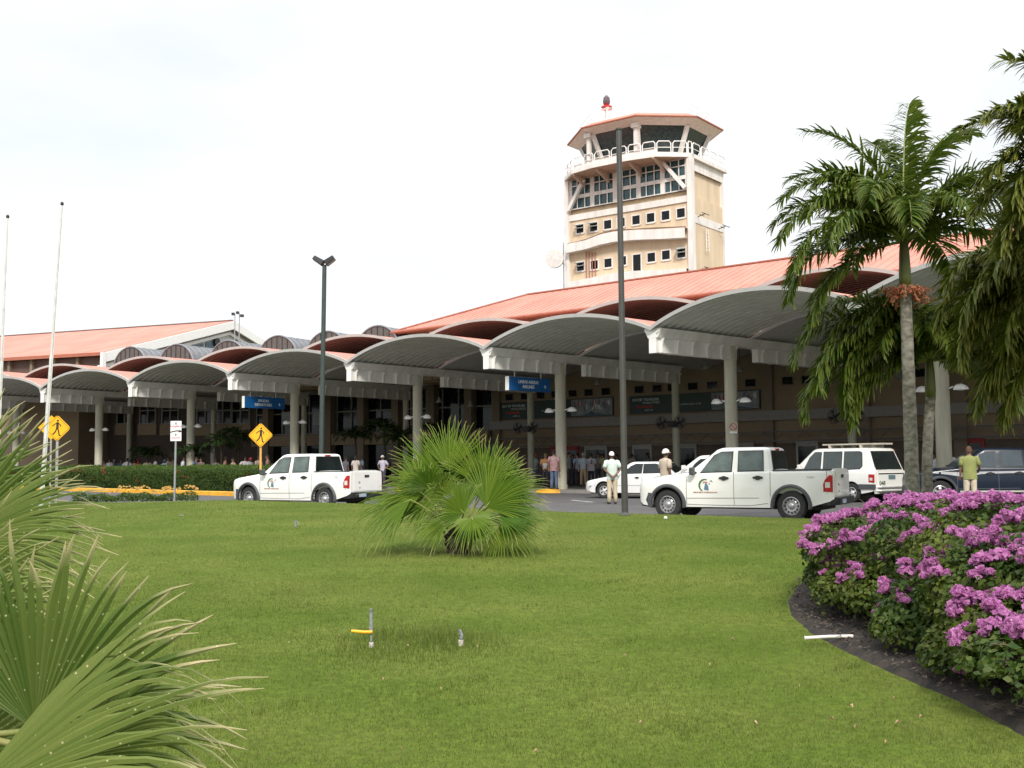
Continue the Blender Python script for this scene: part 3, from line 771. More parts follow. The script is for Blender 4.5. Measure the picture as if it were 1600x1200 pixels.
# billboards
mBill = M('billboard_green', (0.008, 0.030, 0.026), 0.5, var=0.1)
mCollage = M('collage', (0.30, 0.30, 0.30), 0.6, c2=(0.12, 0.17, 0.20), scale=2.2)
def billboard(pxa, pxm, pxb, pyt, pyb, label):
    xa, z1 = HX(pxa, pyt); xm = HX(pxm, pyt)[0]; xb = HX(pxb, pyt)[0]; z0 = HX(pxa, pyb)[1]
    o = H(xa, WY - .1, z0); root = thing('billboard', label, 'billboard', o, -R(HA), 'billboards on the hall wall')
    W, Wm, h = xb - xa, xm - xa, z1 - z0
    mb = MB(); mb.box(-.06, W + .06, 0, .09, -.06, h + .06); mb.build('billboard_frame', M('frame_dark', (.05, .05, .05)), root)
    mb = MB(); mb.box(0, Wm, -.012, -.002, 0, h); mb.build('text_panel', mBill, root)
    fr = lambda x, z: frame((x, -.016, z), (1, 0, 0), (0, 0, 1))
    mb = MB(); text_mb(mb, 'DAY BY TRAVELERS', h * .22, fr(Wm * .2, h * .80), bold=.004); text_mb(mb, 'WORLDWIDE', h * .2, fr(Wm * .27, h * .60)); text_mb(mb, 'VISIT US', h * .17, fr(Wm * .24, h * .14)); text_mb(mb, 'the ordinary place to be', h * .17, fr(Wm * .74, h * .42)); mb.build('lettering', M('bill_text', (.55, .62, .6)), root)
    mb = MB(); text_mb(mb, 'Bienvenido', h * .26, fr(Wm * .19, h * .38), bold=.006); mb.build('red_lettering', M('bill_red', (.45, .03, .03)), root)
    mb = MB(); mb.box(Wm + .01, W, -.012, -.002, 0, h); pp = mb.build('picture_panel', mCollage, root)
    r_ = random.Random(3)
    for nm, col, cnt, zl, zh in (('red_figures', (.35, .07, .08), 7, .55, 1.0), ('blue_figures', (.06, .11, .22), 6, .5, .98), ('white_figures', (.6, .6, .6), 9, .45, .95)):
        mb = MB()
        for k in range(cnt):
            x = Wm + .1 + (W - Wm - .2) * r_.random(); z = h * (zl + (zh - zl - .15) * r_.random()); t = r_.uniform(-.12, .12)
            mb.prism([(x, -.013, z + h * .14), (x - .04, -.013, z + h * .02), (x - .05 + t, -.013, z - h * .2), (x + .03 + t, -.013, z - h * .2), (x + .05, -.013, z + h * .02), (x + .03, -.013, z + h * .14)], (0, -.004, 0))
        mb.build(nm, M('bill_' + nm, col), pp)
    mb = MB(); c = Wm + (W - Wm) * .5; mb.prism([(c - .9, -.013, .02), (c - .2, -.013, h * .12), (c, -.013, h * .27), (c + .3, -.013, h * .13), (c + 1.1, -.013, .02)], (0, -.004, 0)); mb.build('hill_shape', M('bill_hill', (.03, .09, .14)), pp)
billboard(783, 894, 958, 631, 655, 'dark green billboard with grey picture end, left one behind the blue sign column')
billboard(986, 1113, 1187, 621, 646, 'dark green billboard with grey picture end, right one between the lamp post and right column')

# ================================================================ terminal: glazed atrium with barrel dormers
PB = H(x0w, WY, 0)
PC, PD, PE = Vector((-19.0, 80.6, 0)), Vector((-33.0, 88.0, 0)), Vector((-48, 95, 0))
def seg(a, b):
    d = (b - a).normalized(); return d, Vector((-d.y, d.x, 0)), (b - a).length
au, an, AL = seg(PC, PB); aang = math.atan2(au.y, au.x)
atr = thing('glazed_atrium', 'dark glazed atrium wall with thin mullions and cream soffit behind the middle columns', 'building', PC, aang)
def AX(px, py): q = onplane(px, py, PC, an) - PC; return q.dot(au), q.z
mb = MB(); mb.box(0, AL, 0, .15, .15, 6.6); mb.build('glass_wall', mGlassDk, atr)
mb = MB(); ztop = 6.3
for k in range(17):
    x = AL * k / 16; mb.box(x - .045, x + .045, -.1, -.003, 3.6, ztop)
for z in (3.5, 5.0, 6.35): mb.box(0, AL, -.11, -.104, z, z + .09)
mb.build('mullion', mMull, atr)
for k in range(7):
    x = AL * (k + .5) / 7; mb = MB(); mb.box(x - .28, x + .28, -.7, -.12, .15, 6.6); mb.build('pier', mBeigeDk, atr)
mb = MB(); mb.box(0, AL, -.6, -.12, 2.7, 3.45); mb.build('balcony_band', mBeige, atr)
mb = MB(); mb.box(0, AL, -5.5, .3, 6.62, 6.9)
for k in range(10): x = AL * (k + .5) / 10; mb.box(x - .12, x + .12, -5.45, 0.0, 6.45, 6.616)
for y in (-5.3, -3.5, -1.7): mb.box(0, AL, y, y + .2, 6.47, 6.612)
mb.build('soffit', M('cream_soffit', (0.5, 0.38, 0.27), .8), atr)
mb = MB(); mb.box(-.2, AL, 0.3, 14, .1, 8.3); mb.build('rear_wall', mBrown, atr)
for (a, b) in ((442, 482), (491, 526)):
    x0, x1 = AX(a, 660)[0], AX(b, 660)[0]; mb = MB(); z0, z1 = AX(a, 665)[1], AX(a, 644)[1]
    mb.box(x0, (x0 + x1) / 2 - .06, -.14, -.12, z0, z1); mb.box((x0 + x1) / 2 + .06, x1, -.14, -.12, z0, z1); mb.build('window_blind', M('blind', (.30, .32, .33), .5), atr)
# barrel dormers
mRib = M('dormer_metal', (0.15, 0.15, 0.16), 0.45, var=.15)
mRibL = M('dormer_ridge', (0.24, 0.255, 0.28), 0.4, metal=.3)
DL = ['leftmost grey barrel dormer overlapping the gable', 'grey barrel dormer under the white gable window', 'grey barrel dormer under the gable peak', 'grey barrel dormer just right of the white gable', 'grey barrel dormer left of the two-headed lamp post pole', 'grey barrel dormer right of the lamp pole, next to the salmon roof corner']
for k, (px, py, Y) in enumerate(((204, 543, 86), (276, 539, 84.2), (356, 533, 82), (434, 525.6, 79.8), (511, 518.6, 77.2), (590, 510, 74.8))):
    top = at(px, py, Y); r = 1.85 if k < 5 else 1.8; zb = top.z - 1.75
    root = thing('barrel_dormer', DL[k], 'roof dormer', (top.x, top.y, zb), R(-29), 'barrel dormers on the atrium roof')
    mb = MB(); N = 18; D = 7.0
    A = [(-r * math.cos(math.pi * q / N), 1.75 * math.sin(math.pi * q / N)) for q in range(N + 1)]
    mb.grid([[(x, y, z) for x, z in A] for y in (0, D)]); mb.grid([[(x, y, z * .6 - 1.2) for x, z in ((-r, 2), (-r, 0))] for y in (0, D)]); mb.grid([[(x, y, z * .6 - 1.2) for x, z in ((r, 2), (r, 0))] for y in (0, D)])
    mb.build('barrel', mRib, root, smooth='auto')
    mb = MB(); mb.prism([(x, -.02, z) for x, z in A] + [(r, -.02, -1.2), (-r, -.02, -1.2)], (0, .12, 0))
    q = -r + .3
    fp = mb.build('front_panel', M('dormer_panel', (0.10, 0.09, 0.085), .5, var=.2), root)
    mb = MB()
    while q < r - .1: mb.box(q - .02, q + .02, -.06, -.024, -1.2, 1.75 * math.sqrt(1 - (q / r) ** 2) - .04); q += .5
    mb.build('panel_seam', mBlack, fp)
    mb = MB(); mb.tube([(x * 1.02, -.04, z * 1.03) for x, z in A], 0.06, 6); mb.build('rim', mRibL, root)
    mb = MB()
    for y in [.5 + .65 * j for j in range(10)]: mb.tube([(x * 1.01, y, z * 1.015) for x, z in A], 0.045, 5)
    mb.build('rib', mRibL, root)
# ================================================================ brick wing with tall windows
bu, bn, BL = seg(PD, PC); bang = math.atan2(bu.y, bu.x)
brick = thing('brick_wing', 'dark brown brick wing with tall paned windows in shade behind the hedge', 'building', PD, bang)
def BX(px, py): q = onplane(px, py, PD, bn) - PD; return q.dot(bu), q.z
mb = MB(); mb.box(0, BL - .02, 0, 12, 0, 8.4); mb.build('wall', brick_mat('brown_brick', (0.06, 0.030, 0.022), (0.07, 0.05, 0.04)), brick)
for px in (196, 232, 267, 322, 349, 377):
    xc = BX(px, 640)[0]; z0, z1 = BX(px, 663)[1], BX(px, 622)[1]; wd = .92
    mb = MB()
    for a, b in ((-wd, -wd + .12), (-.06, .06), (wd - .12, wd)): mb.box(xc + a, xc + b, -.1, -.003, z0, z1)
    for z in (z0, (z0 + z1) / 2, z1 - .1): mb.box(xc - wd, xc + wd, -.11, -.103, z, z + .1)
    f = mb.build('window', mBand, brick)
    mb = MB(); mb.box(xc - wd + .1, xc + wd - .1, -.02, -.004, z0, z1); mb.build('pane', mGlassDk, f)
    mb = MB(); mb.box(xc - wd - .1, xc + wd + .1, -.14, -.003, z0 - .85, z0 - .01); mb.build('sill', mBeige, f)
# beige end block
eu, en, EL = seg(PE, PD); eang = math.atan2(eu.y, eu.x)
blk = thing('beige_block', 'plain beige terminal wall block at the far left behind the flagpole', 'building', PE - en * 3, eang)
mb = MB(); mb.box(-30, EL + .1, 0, 12, 0, 7.7); mb.build('wall', mBeige, blk)
for k, x in enumerate((4.5, 1.5, -1.5, -4.5, -8)):
    mb = MB(); mb.box(x - .6, x + .6, -.1, -.004, 3.3, 5.6); f = mb.build('window', mBand, blk)
    mb = MB(); mb.box(x - .5, x + .5, -.13, -.104, 3.4, 5.5); mb.build('pane', mGlassDk, f)
# ================================================================ left gabled hall
G0 = Vector((-35.1, 91.2, 0)); GA = 22.0; GZE, GZR, GW, GL = 10.8, 15.6, 17.9, 75.0
gab = thing('gabled_hall', 'large hall with long salmon roof and white trimmed gable end on the left', 'building', G0, -R(GA))
# local x toward the right (camera right), roof runs to -x; y back
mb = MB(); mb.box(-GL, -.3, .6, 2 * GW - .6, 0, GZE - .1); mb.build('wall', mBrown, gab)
mb = MB()
sl = (GZR - GZE) / GW
mb.hexa([(-GL, 0, GZE), (.5, 0, GZE), (.5, GW, GZR), (-GL, GW, GZR), (-GL, 0, GZE + .15), (.5, 0, GZE + .15), (.5, GW, GZR + .15), (-GL, GW, GZR + .15)])
mb.hexa([(-GL, GW + .001, GZR), (.5, GW + .001, GZR), (.5, 2 * GW, GZE), (-GL, 2 * GW, GZE), (-GL, GW + .001, GZR + .15), (.5, GW + .001, GZR + .15), (.5, 2 * GW, GZE + .15), (-GL, 2 * GW, GZE + .15)])
gr = mb.build('roof', mSalmon, gab)
mb = MB(); mb.box(-GL, .5, -.15, -.004, GZE - .12, GZE + .17); mb.build('gutter', mSalmonTrim, gr)
mb = MB(); mb.bar((-GL, GW, GZR + .2), (.5, GW, GZR + .2), .3, .1); mb.build('ridge_cap', M('ridge_dark', (.16, .12, .11)), gr)
mb = MB(); mb.prism([(-.3, .6, 0), (-.3, 2 * GW - .6, 0), (-.3, 2 * GW - .6, GZE - .1), (-.3, GW, GZR - .2), (-.3, .6, GZE - .1)], (.25, 0, 0)); gf = mb.build('gable', M('gable_wall', (0.55, 0.55, 0.54), .6, var=.04), gab)
mb = MB()
for s in (0, 1):
    ya, yb = (0, GW) if s == 0 else (2 * GW, GW)
    mb.hexa([(.5, ya, GZE - .7), (.7, ya, GZE - .7), (.7, yb, GZR - .7), (.5, yb, GZR - .7), (.5, ya, GZE + .1), (.7, ya, GZE + .1), (.7, yb, GZR + .1), (.5, yb, GZR + .1)][:8] if s == 0 else
            [(.7, ya, GZE - .7), (.5, ya, GZE - .7), (.5, yb + .001, GZR - .7), (.7, yb + .001, GZR - .7), (.7, ya, GZE + .1), (.5, ya, GZE + .1), (.5, yb + .001, GZR + .1), (.7, yb + .001, GZR + .1)])
    mb.hexa([(.0, ya, GZE - 1.25), (.2, ya, GZE - 1.25), (.2, yb, GZR - 1.25), (.0, yb, GZR - 1.25), (.0, ya, GZE - .95), (.2, ya, GZE - .95), (.2, yb, GZR - .95), (.0, yb, GZR - .95)])
mb.box(.5, .75, -.2, .2, GZE - 3, GZE + .15); mb.build('barge_board', M('barge_white', (0.82, .82, .80), .5, var=.03), gab)
mb = MB()
for (y0, y1) in ((8.5, 11), (11.3, 14), (14.3, 15.8)):
    zt = lambda y: GZE + sl * y - 1.4
    mb.prism([(.0, y0, GZE + .2), (.0, y1, GZE + .2), (.0, y1, zt(y1)), (.0, y0, zt(y0))], (.04, 0, 0))
mb.build('gable_window', M('gable_glass', (.05, .09, .11), .1), gf)
for y in (15.9, 17.9, 19.9):
    mb = MB(); mb.tube([(-.1, y, GZE + 2.6), (.25, y, GZE + 2.6)], .42, 14); mb.build('vent', mBlack, gf)
for k in range(14): x = -1.2 - k * 2.6; mb = MB(); mb.box(x - 1.1, x + 1.1, .55, .596, GZE - 2.6, GZE - 1.35); mb.build('clerestory_window', mGlassDk, gab)
for k in range(14): x = 0.1 - k * 2.6; mb = MB(); mb.box(x - .14, x + .14, .3, .598, GZE - 3.4, GZE - .12); mb.build('wall_post', mBeigeDk, gab)
# masts on gabled roof
for px, py0, l in ((367, 491, 'thin roof mast with small floodlight, left of the pair above the gable'), (374, 489, 'thin roof mast with small floodlights, right of the pair above the gable')):
    t = at(px, py0, 104); b = at(px, 535, 104); root = thing('light_mast', l, 'mast', (t.x, t.y, 8), 0)
    mb = MB(); mb.tube([(0, 0, 0), (0, 0, t.z - 8)], .05, 5); mb.build('pole', mSteel, root)
    mb = MB(); mb.box(-.3, -.03, -.15, .15, t.z - 8 - .1, t.z - 8 + .15)
    if px == 374: mb.box(.1, .42, -.15, .15, t.z - 8 - .4, t.z - 8 - .15)
    mb.build('floodlight', mBlack, root)

# ================================================================ control tower
TA = 37.2
FR_ = at(1079.6, 426, 92); TFR = Vector((FR_.x, FR_.y, 0)); tu, tn = wallframe(TFR, TA)
TW, TS = 12.9, 6.5
TO = TFR - tu * TW
tow = thing('control_tower', 'cream and white airport control tower with octagonal glass cab behind the terminal roof', 'control tower', TO, -R(TA))
mCream = M('tower_cream', (0.60, 0.475, 0.335), .8, var=.10, scale=1.3, stretch=(1, 1, .15))
mCreamR = M('tower_cream_side', (0.72, 0.56, 0.37), .8, var=.05, scale=.5)
mTW = M('tower_white', (0.70, 0.66, 0.63), .7, var=.12, scale=1.6, stretch=(1, 1, .18))
mTeal = M('tower_glass', (0.03, 0.075, 0.085), .12, var=.3)
mSoff = M('tower_soffit', (.42, .27, .2), .7)
def TX(px, py): q = onplane(px, py, TO, tn) - TO; return q.dot(tu), q.z
mb = MB(); mb.box(0, TW, 0, TS, 0, 24.3); mb.box(0.2, TW - .2, .35, TS - .1, 24.3, 27.5); mb.build('shaft', mCream, tow)
mb = MB()
mb.box(-.05, .45, -.25, .2, 0, 27.85); mb.box(TW - .1, TW + .35, -.25, .35, 0, 27.85); mb.box(TW - .2, TW + .05, TS - .2, TS + .1, 0, 27.85); mb.build('corner_pier', mTW, tow)
mb = MB(); mb.box(.453, TW - .103, -.12, -.003, 23.7, 24.25); mb.build('white_band', mTW, tow)
for z0, z1 in ((22.0, 22.7), (17.2, 17.9), (26.6, 27.54)): mb = MB(); mb.box(TW + .003, TW + .05, .353, TS - .203, z0, z1); mb.build('white_band', mTW, tow)
# wavy hood band and its underside
def wavy(pts_top, pts_bot, y0, name):
    mb = MB(); T = [TX(*p) for p in pts_top]; B = [TX(*p) for p in pts_bot]
    n = 24; xs = [.453 + (TW - .556) * k / n for k in range(n + 1)]
    tt = [(x, interp(x, T)) for x in xs]; bb = [(x, interp(x, B)) for x in xs]
    mb.grid([[(x, y0, z) for x, z in tt], [(x, y0, z) for x, z in bb]]); mb.grid([[(x, y0, z) for x, z in tt], [(x, 0.0, z) for x, z in tt]]); mb.grid([[(x, y0, z) for x, z in bb], [(x, 0.0, z) for x, z in bb]])
    return mb.build(name, mTW, tow, smooth='auto')
Z8 = lambda x, y: (850 + x / 3.6375, 130 + y / 3.6375)
wavy([Z8(150, 922), Z8(260, 900), Z8(340, 868), Z8(420, 850), Z8(540, 842), Z8(700, 836), Z8(840, 826)], [Z8(150, 972), Z8(260, 950), Z8(340, 925), Z8(420, 908), Z8(540, 897), Z8(700, 892), Z8(840, 884)], -.75, 'wavy_hood')
wavy([Z8(150, 1136), Z8(280, 1112), Z8(400, 1085), Z8(520, 1072), Z8(700, 1065), Z8(840, 1056)], [Z8(150, 1240), Z8(280, 1222), Z8(400, 1200), Z8(520, 1190), Z8(700, 1180), Z8(840, 1160)], -.6, 'lower_wavy_hood')
mb = MB(); T = [TX(*Z8(x, y)) for x, y in ((150, 922), (200, 912), (260, 897), (340, 862), (420, 845), (540, 838), (640, 833), (840, 822))]
mb.tube([(min(max(x, .5), TW - .15), -.5, z + .06) for x, z in T], [.09, .07, .1, .06, .09, .05, .08, .05], 5); mb.build('parapet_debris', M('rust', (.2, .12, .08), .9), tow)
# small windows
def twin(px, py, w_, h_, opened=False, door=False):
    x, z = TX(*Z8(px, py)); mb = MB()
    for a, b, c, d in ((-w_ / 2 - .1, -w_ / 2, -h_ / 2 - .1, h_ / 2 + .1), (w_ / 2, w_ / 2 + .1, -h_ / 2 - .1, h_ / 2 + .1), (-w_ / 2, w_ / 2, h_ / 2, h_ / 2 + .1), (-w_ / 2, w_ / 2, -h_ / 2 - .14, -h_ / 2)): mb.box(x + a, x + b, -.09, -.003, z + c, z + d)
    f = mb.build('door' if door else 'window', mTW, tow)
    mb = MB(); mb.box(x - w_ / 2, x + w_ / 2, -.03, -.004, z - h_ / 2, z + h_ / 2); mb.build('pane', mGlassDk, f)
    if opened:
        mb = MB()
        for q in (.28, -.02): mb.bar((x - w_ / 2 - .05, -.45, z + q), (x + w_ / 2 + .05, -.45, z + q), .3, .025); mb.bar((x, -.45, z + q + .01), (x, -.04, z + q + .16), w_, .03, (0, 0, 1))
        mb.build('open_sash', M('sash', (.45, .47, .46), .3), f)
for px, py, o in ((207, 828, 1), (285, 817, 1), (364, 804, 0), (440, 792, 0), (525, 778, 0), (608, 765, 0), (693, 752, 0), (780, 738, 0), (210, 1042, 1), (288, 1033, 0), (366, 1022, 0), (448, 1010, 0), (612, 990, 0), (695, 977, 0), (783, 965, 1)): twin(px, py, .78, .78, bool(o))
twin(530, 1022, .8, 1.5, door=True)
for px in (243, 260, 277, 294):
    x, z1 = TX(*Z8(px, 960)); z0 = TX(*Z8(px, 1116))[1]; mb = MB(); mb.tube([(x, -.12, z0), (x, -.12, z1)], .05, 6); mb.build('pipe', M('red_pipe', (.33, .13, .09), .7), tow)
# glazed band of the upper storey
zw0, zw1 = 24.75, 27.5
mb = MB(); mb.box(.5, TW - .15, .1, .3, zw0, zw1); mb.build('glass_band', mTeal, tow)
mb = MB(); bays = 5; bw = (TW - .9) / 5
for k in range(bays + 1): x = .5 + (TW - .65) * k / bays; mb.box(max(x - .22, .46), min(x + .22, TW - .11), -.02, .097, zw0, zw1)
for z in (zw0, 25.75, 26.9): mb.box(.5, TW - .15, -.04, -.022, z, z + .09)
mb.box(.5, TW - .15, 0.0, .094, 25.78, 26.1)
for k in range(16): x = .5 + (TW - .65) * k / 15; mb.box(x - .05, x + .05, -.03, -.0205, zw0, zw1)
mb.build('window_grid', mTW, tow)
mb = MB(); mb.bar((.55, -.35, zw0 - .1), (2.3, -.45, zw1 - .2), .28, .3); mb.build('brace', mTW, tow)
mb = MB(); mb.bar((TW - .2, -.35, zw0 + .1), (TW - 2.3, -.45, zw1 - .05), .28, .3); mb.build('brace', mTW, tow)
# observation deck with cantilevered prow
zd = 27.55
deck = [(0, 0), (0.1, -.3), (2.0, -2.0), (4.6, -2.55), (TW - 4.6, -2.55), (TW - 2.0, -2.1), (TW + .1, -.3), (TW + .35, 0), (TW + .35, TS + .4), (0, TS + .4)]
mb = MB(); mb.prism([(x, y, zd) for x, y in deck], (0, 0, .35)); dk = mb.build('deck', mTW, tow)
mb = MB(); mb.prism([(x + (.15 if x < 6 else -.15), y + .12, zd - .02) for x, y in deck[1:7]] , (0, 0, .018)); mb.build('deck_underside', mSoff, dk)
for x in (2.2, 4.8, 8.2, 10.6): mb = MB(); mb.prism([(x - .09, -.1, zd - .9), (x - .09, -.1, zd - .03), (x - .09, -2.2, zd - .03), (x - .09, -2.2, zd - .12)], (.18, 0, 0)); mb.build('deck_bracket', M('bracket', (.45, .33, .27), .7), dk)
# railing
mRail = M('railing_white', (.82, .8, .78), .4)
rail = [(.15, .3), (0.3, -.2), (2.1, -1.85), (4.7, -2.4), (TW - 4.7, -2.4), (TW - 2.1, -1.95), (TW + .05, -.2), (TW + .2, .3), (TW + .2, TS + .2)]
mb = MB()
for (a, b) in zip(rail, rail[1:]):
    L = math.dist(a, b); n = max(1, round(L / 1.45))
    for k in range(n):
        p, q = [(lerp(a[0], b[0], (k + t) / n), lerp(a[1], b[1], (k + t) / n)) for t in (.06, .94)]
        z = zd + .35
        mb.tube([(*p, z), (*p, z + .85), (lerp(p[0], q[0], .12), lerp(p[1], q[1], .12), z + 1.05), (lerp(p[0], q[0], .88), lerp(p[1], q[1], .88), z + 1.05), (*q, z + .85), (*q, z)], .05, 6)
        mb.tube([(*p, z + .5), (*q, z + .5)], .035, 5)
mb.build('railing', mRail, tow)
mb = MB()
for a, b in ((rail[3], rail[4]), (rail[4], rail[5]), (rail[2], rail[3])):
    mb.prism([(a[0], a[1] + .1, zd + .36), (b[0], b[1] + .1, zd + .36), (b[0], b[1] + .1, zd + .78), (a[0], a[1] + .1, zd + .78)], (0, .04, 0))
mb.build('parapet_panel', mTW, tow)
# octagonal cab with outward leaning glass
cx, cy = TW / 2 + .3, 3.0
def octo(r, z, rx=1.12): return [(cx + rx * r * math.cos(R(22.5 + 45 * k)), cy + r * math.sin(R(22.5 + 45 * k)), z) for k in range(8)]
zc0, zc1, zrf = 27.91, 30.75, 31.15
mb = MB(); lo, hi = octo(4.2, zc0 + .7), octo(5.35, zc1); b0 = octo(4.0, zc0)
mb.add(lo + hi, [(k, (k + 1) % 8, 8 + (k + 1) % 8, 8 + k) for k in range(8)]); mb.build('cab_glass', M('cab_glass', (.035, .05, .05), .12, var=.4), tow)
mb = MB(); mb.add(b0 + lo, [(k, (k + 1) % 8, 8 + (k + 1) % 8, 8 + k) for k in range(8)]); mb.build('cab_base', mTW, tow)
mb = MB(); lo2, hi2 = octo(4.26, zc0), octo(5.45, zc1)
for a, b in zip(lo2, hi2): mb.bar(a, b, .34, .3)
lo3, hi3 = octo(4.25, zc0 + .7), octo(5.4, zc1)
for k in range(8):
    a = Vector(lo3[k]).lerp(Vector(lo3[(k + 1) % 8]), .5); b = Vector(hi3[k]).lerp(Vector(hi3[(k + 1) % 8]), .5)
    mb.bar(Vector(lo3[k]), Vector(lo3[(k + 1) % 8]), .1, .1)
mb.build('cab_post', mTW, tow)
for x in (4.0, 8.9): mb = MB(); mb.box(x - .16, x + .16, -2.2, -1.88, zc0, zrf - .703); mb.box(x - .32, x + .32, -2.4, -1.65, zrf - .7, zrf - .3); mb.build('front_column', mTW, tow)
mb = MB(); r1, r2, r3 = octo(5.3, zrf - .42), octo(6.5, zrf - .05), octo(6.55, zrf + .05)
mb.add(r1 + r2, [(k, (k + 1) % 8, 8 + (k + 1) % 8, 8 + k) for k in range(8)] + [tuple(range(8))]); mb.build('roof_soffit', M('cab_soffit', (.74, .62, .56), .7), tow)
mb = MB(); r4 = octo(5.6, zrf + .6); r5 = octo(2.0, zrf + .85)
mb.add(r2 + r3 + r4 + r5, [(k + 8 * j, (k + 1) % 8 + 8 * j, 8 * j + 8 + (k + 1) % 8, 8 * j + 8 + k) for j in range(3) for k in range(8)] + [tuple(range(24, 32))]); rf = mb.build('roof', mSalmon, tow)
mb = MB()
for k in range(8): mb.bar(r3[k], r3[(k + 1) % 8], .14, .1)
mb.build('fascia', mSalmonTrim, rf)
mb = MB(); rr_ = octo(5.5, zrf + .62)
for k in range(8):
    a, b = Vector(rr_[k]), Vector(rr_[(k + 1) % 8])
    for z in (.5, 1.0): mb.tube([a + Vector((0, 0, z)), b + Vector((0, 0, z))], .022, 4)
    for t in (0, .33, .67): mb.tube([a.lerp(b, t), a.lerp(b, t) + Vector((0, 0, 1.0))], .022, 4)
mb.build('roof_railing', mRail, rf)
mb = MB(); bx, by = 4.9, -.4
for dx in (-.3, .3):
    for dy in (-.3, .3): mb.tube([(bx + dx, by + dy, zrf + .5), (bx + dx, by + dy, zrf + 2.2)], .04, 5)
mb.box(bx - .4, bx + .4, by - .4, by + .4, zrf + 2.2, zrf + 2.28); mb.build('beacon_stand', mRail, rf)
mb = MB(); mb.lathe([(.5, zrf + 2.3), (.52, zrf + 2.45), (.2, zrf + 2.6), (.28, zrf + 2.7)], (bx, by, 0), n=14); bc = mb.build('beacon', M('beacon_red', (.5, .03, .03), .4), rf)
mb = MB(); mb.lathe([(.3, zrf + 2.7), (.34, zrf + 2.95), (.28, zrf + 3.3), (.12, zrf + 3.5), (.02, zrf + 3.55)], (bx, by, 0), n=14); mb.build('beacon_lens', M('lens', (.10, .07, .08), .2), bc)
for x, y, h in ((4.6, 1, 4.4), (8.7, 1, 5.2), (10.5, 2, 2.8)): mb = MB(); mb.tube([(x, y, zrf + .7), (x, y, zrf + h)], .02, 4); mb.build('antenna', mRail, rf)
# rails at deck corners, antennas on the side, dish
mb = MB()
for z in (.5, 1.0): mb.tube([(-.1, 0, zd + .35 + z), (-.1, TS, zd + .35 + z)], .03, 4)
for y in (0, 1.5, 3, 4.5, 6): mb.tube([(-.1, y, zd + .35), (-.1, y, zd + 1.35)], .03, 4)
mb.build('side_railing', mRail, tow)
mb = MB()
for y, z in ((1.4, 22.6), (5.4, 22.2), (1.6, 17.9), (5.6, 17.5)):
    mb.tube([(TW + .05, y, z), (TW + .9, y - .3, z + .1)], .04, 5); mb.tube([(TW + .9, y - .9, z + .1), (TW + .9, y + .5, z + .1)], .035, 5); mb.tube([(TW + .5, y - .5, z + .05), (TW + .5, y + .3, z + .05)], .03, 5)
mb.build('antenna_arm', mBlack, tow)
mb = MB()
for y in (2.6, 3.1): mb.tube([(TW + .2, y, 19.7), (TW + .2, y, 21.7)], .03, 4)
for k in range(7): mb.tube([(TW + .2, 2.6, 19.8 + .3 * k), (TW + .2, 3.1, 19.8 + .3 * k)], .025, 4)
mb.build('wall_ladder', mRail, tow)
dz = TX(893, 405)[1]
mb = MB(); mb.tube([(-.1, 0, dz - .5), (-.5, -.5, dz - .1)], .06, 6); mb.tube([(-.12, -.3, dz - 4), (-.12, -.3, dz + 1.6)], .06, 6); dm = mb.build('dish_mount', mSteel, tow)
mb = MB(); c = Vector((-.62, -.9, dz)); fr = frame(c, (.9, .35, 0), (0, 0, 1))
mb.lathe([(.02, -.1), (.5, -.05), (.85, .12), (.87, .16), (.87, .45), (.02, .5)], (0, 0, 0), 'z', 24); mb.v = [tuple(fr @ Vector(p)) for p in mb.v]; mb.build('dish', M('dish_white', (.6, .57, .55), .5), dm)
# grey ladder cage beside the tower foot
p = at(881, 446, 96); root = thing('roof_ladder', 'small grey louvred box and ladder at the left foot of the tower', 'ladder', (p.x, p.y, 10), -R(TA))
mb = MB(); mb.box(-.4, .1, 0, .4, 0, 5.3 ); mb.build('louvre_box', M('louvre', (.35, .38, .38), .5), root)
mb = MB()
for x in (.3, .7): mb.tube([(x, 0, 0), (x, 0, 5.6)], .035, 5)
for k in range(14): mb.tube([(.3, 0, .3 + .38 * k), (.7, 0, .3 + .38 * k)], .025, 4)
mb.build('ladder', mSteel, root)
# ================================================================ vehicles  (local: nose at -x, tail at +x, origin under mid wheelbase)
def paint(name, c): return M(name, c, 0.25, var=0.03, scale=1.2, coat=0.6)
mCarWhite = paint('car_white', (0.78, 0.775, 0.74)); mCarBlue = M('car_blue', (0.006, 0.013, 0.028), .3, var=.03, spec=.35, coat=.15)
mTyre = M('tyre', (0.022, 0.022, 0.022), .85, var=.2, scale=9); mRim = M('rim', (.42, .42, .43), .3, metal=.6, var=.2, scale=9)
mTrimG = M('flare_grey', (0.055, 0.06, 0.065), .55); mRed = M('tail_red', (.42, .012, .015), .2); mClear = M('lamp_clear', (.6, .6, .58), .15)
mGl = M('car_glass', (.085, .11, .105), .06, var=.35, scale=3.0); mGlD = M('car_glass_dark', (.012, .017, .017), .05, var=.3, scale=2); mPlate = M('plate_blue', (.12, .2, .22), .4)  # car_glass has a pale base standing in for sky reflections
mChrome = M('bumper_white', (.62, .62, .6), .3)
